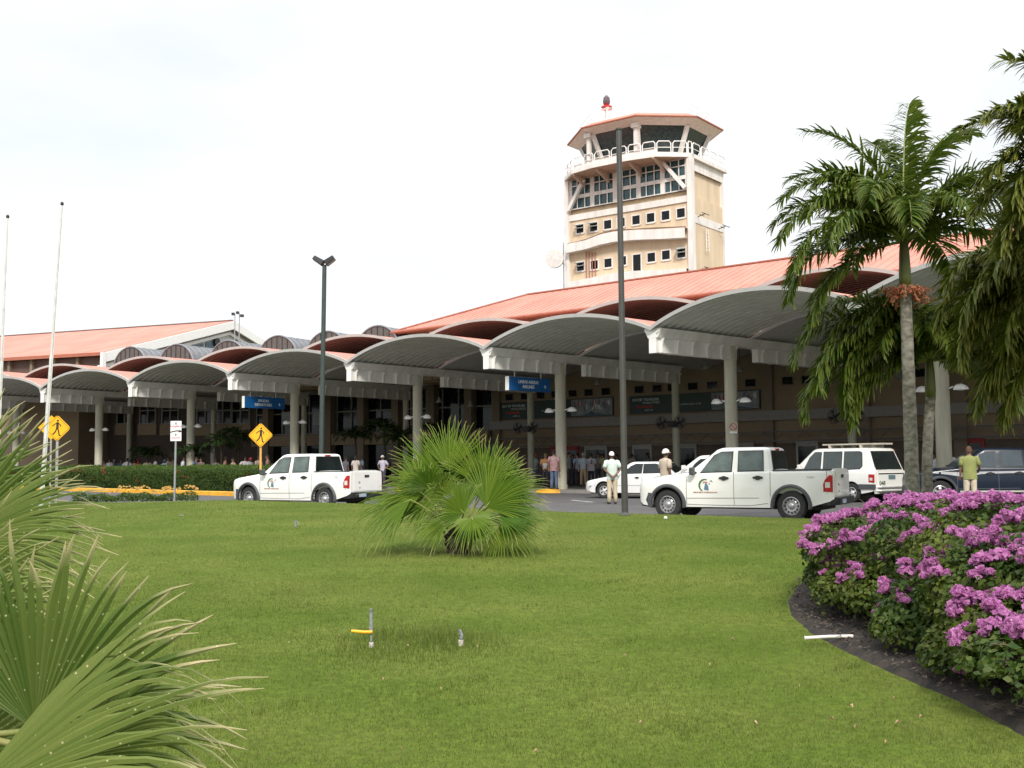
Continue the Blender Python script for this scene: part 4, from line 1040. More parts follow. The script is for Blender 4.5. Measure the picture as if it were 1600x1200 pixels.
def car(name, label, cat, loc, deg, sp, group=None):
    body_m = sp['paint']; root = thing(name, label, cat, loc, R(deg), group)
    L, xw1, xw2, rw, hw = sp['L'], sp['w1'], sp['w2'], sp['rw'], sp['hw']; X0 = -(xw1 + xw2) / 2
    zc, ra, sill = rw, rw + .065, sp['sill']; top = sp['top']; bed = sp.get('bed')
    st = set()
    for a in (xw1, xw2):
        st |= {round(a - ra * math.cos(math.pi * k / 16), 4) for k in range(17)}; st |= {a - ra - .004, a + ra + .004}
    st |= {0, .03, .08, .16, .28, L - .22, L - .12, L - .05, L - .015, L} | {p[0] for p in top} | {.5 + .3 * k for k in range(int((L - .7) / .3))}
    if bed: st |= {bed[0], bed[0] + .01, bed[1], bed[1] - .01}
    st = sorted(x for x in st if 0 <= x <= L)
    def zbot(x):
        for a in (xw1, xw2):
            if abs(x - a) < ra + .001: return max(zc + math.sqrt(max(ra * ra - (x - a) ** 2, 0)), sill)
        if x < xw1: return interp(x, [(0, sill + .14), (.12, sill + .04), (xw1 - ra, sill + .0)])
        if x > xw2: return interp(x, [(xw2 + ra, sill + .02), (L - .1, sill + sp.get('rear_lift', .15)), (L, sill + sp.get('rear_lift', .15) + .06)])
        return sill
    def hwx(x): return hw * interp(x, [(0, sp.get('nose', .76)), (.05, sp.get('nose', .76) + .08), (.16, .93), (.4, .985), (.8, 1), (L - .5, 1), (L - .12, .985), (L - .03, .955), (L, .93)])
    def yside(x, z): zt = interp(x, top); q = (z - .72) / .6; return hwx(x) * (1 - .055 * max(q, 0) ** 1.6 - .05 * max(-q, 0) ** 1.5)
    rows = []
    for x in st:
        zb, zt = zbot(x), interp(x, top); r = min(.07, (zt - zb) * .3)
        sec = [(yside(x, zb) * .93, zb)]
        for k in range(7): z = zb + (zt - r - zb) * k / 6; sec.append((yside(x, z), z))
        yt = yside(x, zt - r)
        sec += [(yt - r * .12, zt - r * .45), (yt - r * .45, zt - r * .1), (yt - r, zt)]
        if bed and bed[0] < x < bed[1]: sec += [(yt - r - .02, zt - .004), (yt - r - .03, .62), (0, .62)]
        else: sec += [(yt - r - .02, zt + .001), (yt * .6, zt + sp.get('crown', .03)), (0, zt + sp.get('crown', .03) * 1.3)]
        rows.append([(x + X0, -y, z) for y, z in sec] + [(x + X0, y, z) for y, z in reversed(sec[:-1])])
    mb = MB(); mb.grid(rows)
    for rr_ in (rows[0], rows[-1]): mb.add(rr_, [tuple(range(len(rr_)))])
    body = mb.build('body', body_m, root, smooth='auto', weld=True)
    mb = MB(); mb.box(.25 + X0, L - .3 + X0, -hw * .74, hw * .74, sill - .04, sp['belt'] * .62); mb.box(xw1 + X0 - .5, xw1 + X0 + .5, -hw + .2, hw - .2, .3, .7)
    mb.tube([(xw2 + X0, -hw + .1, rw), (xw2 + X0, hw - .1, rw)], .06, 6); mb.box(xw1 + ra + X0, xw2 - ra + X0, -hw * .9, hw * .9, sill + .01, sill + .05); mb.build('underbody', mDark, root)
    # greenhouse
    b0, b1, r0, r1 = sp['gh']; zb, zr = sp['belt'] - .02, sp['roof']; wb, wr = hw * .965, hw * sp.get('roofw', .80)
    def gx(t): return b0 + (r0 - b0) * t, b1 + (r1 - b1) * t ** sp.get('rp', 1.0)
    def gy(t): return wb + (wr - wb) * t
    ring = []
    for t, ins in ((0, 0), (.25, 0), (.5, 0), (.75, 0), (.9, .0), (.95, .018), (.985, .06), (1.0, .14)):
        a, b = gx(min(t, .96)); y = gy(min(t, .96)); a += ins * 1.3; b -= ins; y -= ins; rc = .10
        z = zb + (zr - zb) * t; g = []
        for (cx_, cy_, s0) in ((b - rc, y - rc, 0), (a + rc * 1.6, y - rc, 90), (a + rc * 1.6, -y + rc, 180), (b - rc, -y + rc, 270)):
            for k in range(5): th = R(s0 + 90 * k / 4); sx = rc if s0 in (0, 270) else rc * 1.6; g.append((cx_ + sx * math.cos(th) + X0, cy_ + rc * math.sin(th), z))
        ring.append(g)
    mb = MB(); mb.grid([g + [g[0]] for g in ring]); top_ = ring[-1]; mb.add(top_, [tuple(range(len(top_)))])
    cab = mb.build('cabin', body_m, root, smooth='auto', weld=True)
    T_ = lambda z: (z - zb) / (zr - zb)
    def side_poly(pts, sg, off, d=.006): return [(x + X0, sg * (gy(T_(z)) + off), z) for x, z in pts]
    def wpanel(nm, pts, off, mat, par, sg, grow=0):
        if grow:
            cx_ = sum(p[0] for p in pts) / len(pts); cz_ = sum(p[1] for p in pts) / len(pts)
            pts = [(cx_ + (x - cx_) * (1 + grow / max(abs(x - cx_), .1)), cz_ + (z - cz_) * (1 + grow / max(abs(z - cz_), .1))) for x, z in pts]
        mb = MB(); mb.prism(side_poly(pts, sg, off), (0, sg * .005, 0)); return mb.build(nm, mat, par)
    for sg in (-1, 1):
        for pts in sp['windows']:
            f = wpanel('window_frame', pts, .002, mBlack, root, sg, .022); wpanel('window', pts, .009, sp['glass'], f, sg)
    # windscreen and rear glass
    def endglass(front, t0, t1, nm, mat, w0=.13, w1=.15):
        P_ = []
        for t in (t0, t1):
            x = gx(t)[0 if front else 1]; y = gy(t)
            P_.append([(x, -y + w0 + (w1 - w0) * t), (x, y - w0 - (w1 - w0) * t)])
        s = -.02 if front else .006; nx = -.006 if front else .006
        v = []
        for (row, t) in zip(P_, (t0, t1)):
            for (x, y) in row: v.append((x + X0 + s, y, zb + (zr - zb) * t))
        poly = [v[0], v[1], v[3], v[2]]
        mb = MB(); mb.prism([(p[0] - nx, p[1] * 1.03, p[2] + (-.02 if i < 2 else .02)) for i, p in enumerate(poly)], (nx, 0, 0)); f = mb.build('window_frame', mBlack, root)
        mb = MB(); mb.prism([(p[0] + nx * .5, p[1], p[2]) for p in poly], (nx, 0, 0)); mb.build(nm, mat, f)
    endglass(True, .1, .88, 'windscreen', sp['glass']); endglass(False, sp.get('rg0', .12), .84, 'rear_window', sp.get('rglass', mGlD))
    # shut lines, handles, mirrors
    for sg in (-1, 1):
        mb = MB()
        def line(pts):
            for (xa, za), (xb, zb_) in zip(pts, pts[1:]):
                mb.bar((xa + X0, sg * (yside(xa, za) + .001), za), (xb + X0, sg * (yside(xb, zb_) + .001), zb_), .010, .010)
        for x, z0, z1 in sp['seams']:
            line([(x, z0 + (z1 - z0) * k / 5) for k in range(6)])
        for pts in sp.get('lines', ()): line(pts)
        mb.build('door_seam', M('seam', (.13, .13, .125), .6), root)
        for (x, z) in sp['handles']:
            mb = MB(); y = sg * (yside(x, z) + .004)
            pf = [(-.13, 0), (-.10, .024), (-.05, .03), (-.04, .045), (.04, .045), (.05, .03), (.10, .024), (.13, 0), (.10, -.024), (.05, -.03), (.04, -.05), (-.04, -.05), (-.05, -.03), (-.10, -.024)]
            k = sp.get('hs', 1.0)
            mb.prism([(x + X0 + a * k, y, z + b * k) for a, b in pf], (0, sg * .03, 0)); mb.build('door_handle', mBlack, root, bevel=.004)
        mx_, mz_ = sp['mirror']; mb = MB(); y = sg * (hw - .02)
        mb.bar((mx_ + X0 + .06, sg * (hw - .09), mz_ - .05), (mx_ + X0, sg * (hw + .08), mz_), .05, .05)
        mb.prism([(mx_ + X0 + .05, sg * (hw + .03), mz_ - .09), (mx_ + X0 + .05, sg * (hw + .20), mz_ - .07), (mx_ + X0 + .05, sg * (hw + .20), mz_ + .09), (mx_ + X0 + .05, sg * (hw + .03), mz_ + .10)], (-.11, 0, 0))
        mb.build('wing_mirror', sp.get('mirror_m', mTrimG), root, bevel=.02)
    # wheels
    for a in (xw1, xw2):
        for sg in (-1, 1):
            y = sg * (hw - .115); wdt = .10
            prof = [(rw * .60, -wdt), (rw * .66, -wdt - .005), (rw * .92, -wdt + .0), (rw * .985, -wdt + .03), (rw, -wdt + .06), (rw, wdt - .06), (rw * .985, wdt - .03), (rw * .92, wdt), (rw * .66, wdt + .005), (rw * .60, wdt), (rw * .58, 0)]
            mb = MB(); mb.lathe(prof + [prof[0]], (0, 0, 0), 'y', 32); tw = mb.build('wheel', mTyre, root, smooth='auto'); tw.location = (a + X0, y, rw)
            mb = MB(); rr_ = rw * .60; o = sg * (wdt - .005)
            mb.lathe([(rr_, o), (rr_ * .93, o + sg * .006), (rr_ * .88, o - sg * .03), (rr_ * .80, o - sg * .055), (rr_ * .60, o - sg * .03), (rr_ * .42, o - sg * .035), (rr_ * .38, o - sg * .02), (rr_ * .30, o + sg * .0), (rr_ * .12, o + sg * .012), (.001, o + sg * .012)], (0, 0, 0), 'y', 28)
            rm = mb.build('rim', sp.get('rim_m', mRim), tw, smooth='auto')
            mb = MB(); nh = sp.get('holes', 12)
            for k in range(nh):
                th = 2 * math.pi * k / nh; c = (math.cos(th) * rr_ * .71, o - sg * .036, math.sin(th) * rr_ * .71)
                if nh > 8: mb.lathe([(.002, .0), (rr_ * .09, .0)], c, 'y', 8); mb.lathe([(.002, sg * .004), (rr_ * .10, sg * .004), (rr_ * .10, -sg * .01)], c, 'y', 8)
                else:
                    t2 = th + .35; poly = [(math.cos(q) * rr_ * s_, o - sg * .018, math.sin(q) * rr_ * s_) for q, s_ in ((th - .3, .84), (th + .3, .84), (th + .14, .45), (th - .14, .45))]
                    mb.prism(poly, (0, sg * .006, 0))
            mb.build('rim_hole', mDark, rm)
            if sp.get('flare'):
                mb = MB(); g = []
                for k in range(25):
                    th = R(-12 + 204 * k / 24); x = a + math.cos(th) * ra; z = zc + math.sin(th) * ra; x2 = a + math.cos(th) * (ra + .075); z2 = zc + math.sin(th) * (ra + .075)
                    if z < sill - .02: z = z2 = sill - .02
                    ys = sg * hw * .985; g.append([(x + X0, ys - sg * .05, z), (x + X0, ys + sg * .052, z), (lerp(x, x2, .5) + X0, ys + sg * .058, lerp(z, z2, .5)), (x2 + X0, ys + sg * .02, z2), (x2 + X0, ys - sg * .06, z2)])
                mb.grid(g); mb.build('wheel_arch', mTrimG, root, smooth='auto')
            if not sp.get('flare'):
                mb = MB(); g = []
                for k in range(25):
                    th = R(180 * k / 24); x = a + math.cos(th) * ra; z = zc + math.sin(th) * ra
                    g.append([(x + X0, sg * (hw - .02), z), (x + X0, sg * (hw - .26), z)])
                mb.grid(g); mb.build('wheel_well', mDark, root, smooth='auto')
    # lamps
    for sg in (-1, 1):
        x, z0, z1, wd = sp['tail']
        mb = MB(); p = []
        pf = [(-wd, z0), (.0, z0), (.0, z1), (-wd * .35, z1), (-wd * .8, lerp(z0, z1, .72)), (-wd, lerp(z0, z1, .45))] if not sp.get('boxtail') else [(-wd, z0), (0, z0), (0, z1), (-wd, z1)]
        xe = x + wd * .5
        yy = sg * (yside(x, (z0 + z1) / 2) + .0)
        mb.prism([(xe + a + X0, yy - sg * .10, z) for a, z in pf], (0, sg * .108, 0)); tl = mb.build('tail_lamp', mRed, root, bevel=.012)
        mb = MB(); mb.box(xe - wd * .75 + X0, xe - wd * .25 + X0, yy + sg * .006 if sg > 0 else yy - .014, yy + .014 if sg > 0 else yy - .006, lerp(z0, z1, .25), lerp(z0, z1, .58)); mb.build('reverse_lamp', mClear, tl)
        hx, hz0, hz1 = sp['head']; mb = MB()
        mb.prism([(hx - .12 + X0, sg * (yside(hx, hz0) - .16), hz0), (hx + .16 + X0, sg * (yside(hx + .1, hz0) + .003), hz0 + .02), (hx + .26 + X0, sg * (yside(hx + .2, hz1) + .002), hz1), (hx - .02 + X0, sg * (yside(hx, hz1) - .16), hz1)], (0, 0, .012)); mb.build('headlight', mClear, root, bevel=.006)
    return root, X0, yside, gx, gy, zb, zr
def finish_pickup(res, sp, rear_y=0):
    root, X0, yside, gx, gy, zb, zr = res; L, hw = sp['L'], sp['hw']
    # front bumper, rear bumper, rail cap, tailgate handle, high brake lamp
    mb = MB(); g = []
    for k in range(17):
        y = -hw * 1.0 + 2 * hw * k / 16; q = abs(y / hw); x = .42 * q ** 5 - .06
        g.append([(x + .16 + X0, y * .97, .62), (x + X0, y, .60), (x - .03 + X0, y, .45), (x + .02 + X0, y * .985, .30), (x + .16 + X0, y * .95, .28)])
    mb.grid(g)
    for sg in (-1, 1): mb.hexa([(.30 + X0, sg * (hw - .03), .30), (.42 + X0, sg * (hw - .03), .30), (.42 + X0, sg * (hw + .02), .30), (.30 + X0, sg * (hw + .02), .30), (.30 + X0, sg * (hw - .03), .62), (.36 + X0, sg * (hw - .03), .62), (.36 + X0, sg * (hw + .02), .62), (.30 + X0, sg * (hw + .02), .62)])
    mb.build('front_bumper', mTrimG, root, smooth='auto')
    mb = MB()
    mb.hexa([(L - .06 + X0, -hw * .93, .36), (L + .11 + X0, -hw * .80, .38), (L + .11 + X0, hw * .80, .38), (L - .06 + X0, hw * .93, .36), (L - .06 + X0, -hw * .95, .55), (L + .13 + X0, -hw * .86, .54), (L + .13 + X0, hw * .86, .54), (L - .06 + X0, hw * .95, .55)])
    mb.box(L - .3 + X0, L - .065 + X0, -hw * .93, hw * .93, .36, .545); rb = mb.build('rear_bumper', mBlack, root, bevel=.015)
    mb = MB(); mb.box(L + .125 + X0, L + .14 + X0, -hw * .62, -hw * .22, .41, .50); mb.build('step_plate', M('step_plate', (.35, .42, .5), .4), rb)
    b0, b1 = sp['bed']; mb = MB()
    for sg in (-1, 1): mb.bar((b0 + X0, sg * (yside(b0 + .5, 1.1) - .05), interp(b0, sp['top']) + .012), (b1 + .03 + X0, sg * (yside(b1, 1.1) - .05), interp(b1, sp['top']) + .012), .085, .022)
    mb.build('bed_rail', mTrimG, root)
    zt = interp(L, sp['top'])
    mb = MB(); y0 = hw * .74
    mb.box(L - .002 + X0, L + .012 + X0, -y0, y0, sp['sill'] + .27, zt - .01); tg = mb.build('tailgate', sp['paint'], root, bevel=.01)
    mb = MB(); mb.box(L + .013 + X0, L + .03 + X0, -.11, .11, zt - .17, zt - .10); mb.build('handle', mBlack, tg, bevel=.008)
    mb = MB(); fr = frame((L + .014 + X0, -y0 + .26, zt - .32), (0, 1, 0), (0, 0, 1)); text_mb(mb, 'TD', .07, fr, .002, bold=.002)
    fr = frame((L + .014 + X0, -y0 + .28, zt - .47), (0, 1, 0), (0, 0, 1)); text_mb(mb, '4x2', .05, fr, .002); mb.build('badge', M('badge', (.08, .08, .09), .4), tg)
    x = gx(.92)[1]; mb = MB(); mb.box(x - .02 + X0, x + .02 + X0, -.13, .13, zb + (zr - zb) * .885, zb + (zr - zb) * .95); mb.build('brake_lamp', mRed, root)
    mb = MB()
    for sg in (-1, 1): fr = frame((L - .52 + X0, sg * (yside(L - .5, .98) + .002), .98), (sg * -1, 0, 0), (0, 0, 1)); text_mb(mb, 'TURBO', .055, fr, .002)
    mb.build('badge', M('badge_grey', (.4, .4, .4), .4), root)
    # antenna / cargo
D = dict(L=4.83, w1=.80, w2=3.85, rw=.345, hw=.84, sill=.30, belt=1.08, roof=1.665, top=[(0, .74), (.04, .84), (.12, .90), (.35, .955), (.9, 1.03), (1.35, 1.09), (2.0, 1.11), (3.3, 1.125), (4.83, 1.135)],
         bed=(3.42, 4.74), gh=(1.30, 3.42, 2.10, 3.31), windows=[[(1.66, 1.10), (2.42, 1.125), (2.44, 1.555), (2.16, 1.55), (2.0, 1.47)], [(2.60, 1.13), (3.20, 1.145), (3.17, 1.57), (2.60, 1.565)]],
         seams=[(1.30, .36, 1.02), (2.49, .34, 1.10), (3.37, .55, 1.12), (4.68, .62, 1.12)], lines=[[(1.3, .36), (2.0, .345), (2.9, .345), (3.3, .40)]] + [[(1.30 + .3 * k, .50 + .003 * k) for k in range(7)]], handles=[(2.25, .965), (3.08, .975)], mirror=(1.50, 1.12),
         tail=(4.70, .66, 1.03, .22), head=(.22, .68, .90), flare=True, paint=mCarWhite, glass=mGl)
def door_logo(res, sp):
    root, X0, yside = res[:3]; sg = -1; cx_, cz_ = 1.78, .80
    def pt(x, z, o=.004): return (cx_ + x + X0, sg * (yside(cx_ + x, cz_ + z) + o), cz_ + z)
    mb = MB(); g = []
    for k in range(21):
        th = R(60 + 190 * k / 20); w0 = .022 + .03 * math.sin(math.pi * k / 20)
        g.append([pt(math.cos(th) * .15 - .02, math.sin(th) * .15), pt(math.cos(th) * (.15 - w0) - .02, math.sin(th) * (.15 - w0))])
    mb.grid(g); e = mb.build('door_emblem', M('logo_green', (.06, .16, .06), .5), root)
    mb = MB(); mb.prism([pt(.0, .05), pt(-.03, -.10), pt(.09, -.12), pt(.08, -.02), pt(.04, .04)], (0, -.003, 0)); mb.build('emblem_tower', M('logo_blue', (.10, .17, .26), .5), e)
    mb = MB(); mb.prism([pt(-.07, .03), pt(-.04, .09), pt(.05, .08), pt(.08, .05), pt(-.02, .06)], (0, -.003, 0)); mb.build('emblem_arc', M('logo_red', (.4, .13, .08), .5), e)
    mb = MB(); mb.prism([pt(.10, .09), (pt(.16, .12)), pt(.20, .06), pt(.15, .09)], (0, -.003, 0)); mb.prism([pt(.08, .02), pt(.12, .06), pt(.12, .02)], (0, -.003, 0)); mb.build('emblem_bird', M('logo_dark', (.15, .15, .15), .5), e)
    mb = MB(); fr = frame(pt(.0, -.165, .004), (1, 0, 0), (0, 0, 1)); text_mb(mb, 'AEROPUERTO INTERNACIONAL', .042, fr, .002, bold=.001); mb.build('lettering', M('logo_text', (.33, .13, .09), .5), e)
p1 = at(1154, 805, 26.7); p1 = (p1.x, p1.y, 0)
r1 = car('pickup_truck', 'white double cab pickup on the right with grey arches, behind the tall lamp post', 'pickup truck', p1, -29.5, D, 'white airport pickups'); finish_pickup(r1, D); door_logo(r1, D); r1[0].scale = (1, 1, 1.045)
p2 = at(473, 784, 34.4); p2 = (p2.x, p2.y, 0)
r2_ = car('pickup_truck', 'white double cab pickup on the left beside the hedge, tailgate behind the fan palm', 'pickup truck', p2, -29.5, D, 'white airport pickups'); finish_pickup(r2_, D); door_logo(r2_, D); r2_[0].scale = (1, 1, 1.045)
# dark blue pickup
DB = dict(D); DB.update(paint=mCarBlue, glass=M('blue_glass', (.05, .07, .085), .08), mirror_m=mCarBlue, rw=.38, sill=.40, hw=.86, roof=1.74, belt=1.13, top=[(0, .8), (.04, .92), (.12, .98), (.35, 1.03), (.9, 1.09), (1.35, 1.14), (2, 1.15), (4.83, 1.17)],
    windows=[[(1.66, 1.15), (2.42, 1.17), (2.44, 1.62), (2.16, 1.61), (2.0, 1.52)], [(2.60, 1.18), (3.20, 1.19), (3.17, 1.63), (2.60, 1.625)]], holes=6, rim_m=M('alloy', (.5, .5, .5), .3, metal=.5))
p3 = at(1540, 778, 33.6); p3 = (p3.x, p3.y, 0)
r3 = car('pickup_truck', 'dark navy pickup with silver side stripe at the right edge', 'pickup truck', p3, -8, DB); root, X0, ys = r3[:3]
root3 = root
finish_pickup(r3, DB)
mb = MB()
for sg in (-1, 1):
    A = [(.55, 1.0, .012), (1.0, .98, .04), (1.5, .93, .07), (2.0, .985, .035), (2.8, 1.0, .03), (3.6, 1.01, .03), (4.6, 1.02, .03)]
    mb.grid([[(x + X0, sg * (ys(x, z + h) + .003), z + h), (x + X0, sg * (ys(x, z) + .003), z), (x + X0, sg * (ys(x, z - h) + .003), z - h)] for x, z, h in A])
mb.build('side_stripe', M('stripe', (.42, .42, .43), .4), root)
mb = MB(); mb.box(1.35 + X0, 3.3 + X0, -.93, -.80, .40, .45); mb.box(1.35 + X0, 3.3 + X0, .80, .93, .40, .45); mb.build('side_step', M('step', (.45, .42, .38), .5), root)
# sedan
SD = dict(L=4.35, w1=.85, w2=3.35, rw=.30, hw=.83, sill=.22, belt=.92, roof=1.40, roofw=.76, rear_lift=.12, nose=.70, top=[(0, .50), (.03, .60), (.12, .66), (.4, .72), (1.2, .86), (1.5, .90), (3.3, .94), (3.6, .95), (4.2, .92), (4.35, .86)],
          gh=(1.15, 3.75, 1.95, 3.15), windows=[[(1.62, .955), (2.38, .97), (2.40, 1.30), (2.12, 1.30), (1.95, 1.22)], [(2.46, .97), (3.18, .985), (3.02, 1.27), (2.9, 1.305), (2.46, 1.30)]],
          seams=[(1.35, .3, .88), (2.42, .28, .93), (3.2, .5, .95)], lines=[[(.25 + .25 * k, .50 + .002 * k) for k in range(2)], [(1.25 + .3 * k, .50) for k in range(6)]], handles=[(2.22, .80), (3.05, .81)], hs=.7, mirror=(1.5, .96), tail=(4.25, .62, .84, .22), boxtail=True, head=(.14, .54, .66), paint=paint('sedan_white', (.74, .74, .73)), glass=mGlD, holes=5, rim_m=M('hubcap', (.55, .55, .55), .35, metal=.3), mirror_m=mCarWhite)
p4 = at(1003, 778, 42); p4 = (p4.x, p4.y, 0)
r4 = car('sedan_car', 'small white saloon car facing left behind the man in the mint shirt', 'car', p4, -27, SD)
for q in (0,):
    root, X0, ys = r4[:3]; mb = MB(); g = []
    for k in range(13): y = -.84 + 1.68 * k / 12; x = .30 * abs(y / .84) ** 4 - .04; g.append([(x + .1 + X0, y, .50), (x + X0, y, .47), (x - .01 + X0, y, .30), (x + .1 + X0, y, .24)])
    mb.grid(g); mb.build('front_bumper', SD['paint'], root, smooth='auto')
# white minivan with roof rack
VN = dict(L=4.35, w1=.80, w2=3.42, rw=.315, hw=.83, sill=.27, belt=1.02, roof=1.80, roofw=.84, rp=1.0, nose=.8, rear_lift=.10, top=[(0, .62), (.03, .74), (.12, .80), (.4, .86), (.75, .95), (1.3, 1.04), (4.1, 1.06), (4.35, 1.04)],
          gh=(.78, 4.32, 1.75, 3.98), rg0=.1, windows=[[(1.35, 1.07), (2.08, 1.09), (2.1, 1.66), (1.82, 1.66), (1.62, 1.48)], [(2.22, 1.09), (2.98, 1.09), (2.98, 1.67), (2.22, 1.67)], [(3.10, 1.09), (3.74, 1.12), (3.84, 1.22), (3.80, 1.62), (3.70, 1.67), (3.10, 1.67)]],
          seams=[(1.15, .35, 1.02), (2.15, .3, 1.04), (3.04, .5, 1.04)], lines=[[(1.2 + .3 * k, .70) for k in range(8)]], handles=[(2.0, .9), (2.3, .9)], hs=.7, mirror=(1.32, 1.16), tail=(4.22, .66, .93, .22), boxtail=True, head=(.16, .62, .78), paint=mCarWhite, glass=M('van_glass', (.05, .065, .065), .06), holes=5, rim_m=M('alloy2', (.6, .6, .6), .3, metal=.4), mirror_m=mCarWhite)
p5 = at(1308, 774, 37.6); p5 = (p5.x, p5.y, 0)
r5 = car('minivan', 'white minivan numbered 048 with a cream rooftop board, behind the right pickup', 'van', p5, -57, VN)
root, X0, ys = r5[:3]; L = 4.35
mb = MB(); mb.box(L - .05 + X0, L + .02 + X0, -.66, .66, .52, .98); tg = mb.build('tailgate', mCarWhite, root, bevel=.02)
mb = MB(); mb.box(L + .021 + X0, L + .03 + X0, -.64, .64, .93, .965); mb.box(L + .021 + X0, L + .03 + X0, .61, .64, .58, .929); mb.build('garnish', mBlack, tg)
mb = MB(); mb.box(L + .021 + X0, L + .032 + X0, -.14, .20, .76, .90); mb.build('number_plate', mPlate, tg)
mb = MB(); text_mb(mb, '048', .2, frame((L + .022 + X0, -.45, .63), (0, 1, 0), (0, 0, 1)), .002, bold=.004); mb.build('number', M('num', (.04, .05, .03), .5), tg)
mb = MB(); mb.tube([(L + .02 + X0, -.80, .40), (L + .13 + X0, -.66, .40), (L + .13 + X0, .66, .40), (L + .02 + X0, .80, .40)], .035, 8); mb.tube([(L + .02 + X0, -.78, .52), (L + .12 + X0, -.66, .52), (L + .12 + X0, .66, .52), (L + .02 + X0, .78, .52)], .03, 8); mb.box(L - .03 + X0, L + .06 + X0, -.8, .8, .30, .50); mb.build('rear_bumper', mChrome, root)
mb = MB()
for sg in (-1, 1): mb.bar((3.42 + .3 + X0, sg * .835, .52), (L + .02 + X0, sg * .80, .52), .03, .17)
mb.build('side_cladding', mTrimG, root)
mb = MB(); mb.box(2.0 + X0, 3.9 + X0, -.55, -.02, 1.90, 1.95); mb.box(2.1 + X0, 4.05 + X0, .03, .55, 1.90, 1.96)
for x in (2.3, 3.6): mb.box(x + X0, x + .05 + X0, -.6, .6, 1.80, 1.898)
mb.build('roof_board', M('cream_board', (.50, .46, .38), .7), root, bevel=.01)
# second white estate behind the saloon, mostly hidden
SV = dict(VN); SV.update(roof=1.62, belt=.98, gh=(.9, 4.3, 1.85, 3.9), windows=[[(1.45, 1.0), (2.15, 1.02), (2.15, 1.47), (1.9, 1.46), (1.7, 1.3)], [(2.25, 1.02), (3.1, 1.03), (3.08, 1.48), (2.25, 1.48)], [(3.2, 1.03), (3.95, 1.04), (3.8, 1.46), (3.2, 1.48)]], glass=mGlD)
p6 = at(1118, 776, 40.5); p6 = (p6.x, p6.y, 0)
car('estate_car', 'white estate car mostly hidden behind the bonnet of the right pickup', 'car', p6, -38, SV)

# ================================================================ people
def evalmesh(ob):
    dg = bpy.context.evaluated_depsgraph_get(); me = bpy.data.meshes.new_from_object(ob.evaluated_get(dg)); return me
def skin(name, nodes, edges, rad, mat, parent, sub=1, rootidx=0):
    me = bpy.data.meshes.new(name); me.from_pydata(nodes, edges, [])
    ob = bpy.data.objects.new(name, me); COL.objects.link(ob)
    md = ob.modifiers.new('s', 'SKIN'); md.use_smooth_shade = True
    for i, v in enumerate(me.skin_vertices[0].data):
        r = rad[i]; v.radius = (r, r) if not isinstance(r, tuple) else r; v.use_root = (i == rootidx)
    s = ob.modifiers.new('u', 'SUBSURF'); s.levels = sub; s.render_levels = sub
    m2 = evalmesh(ob); bpy.data.objects.remove(ob); bpy.data.meshes.remove(me)
    m2.name = name; m2.materials.clear(); m2.materials.append(mat)
    o2 = bpy.data.objects.new(name, m2); COL.objects.link(o2)
    if parent: o2.parent = parent
    return o2
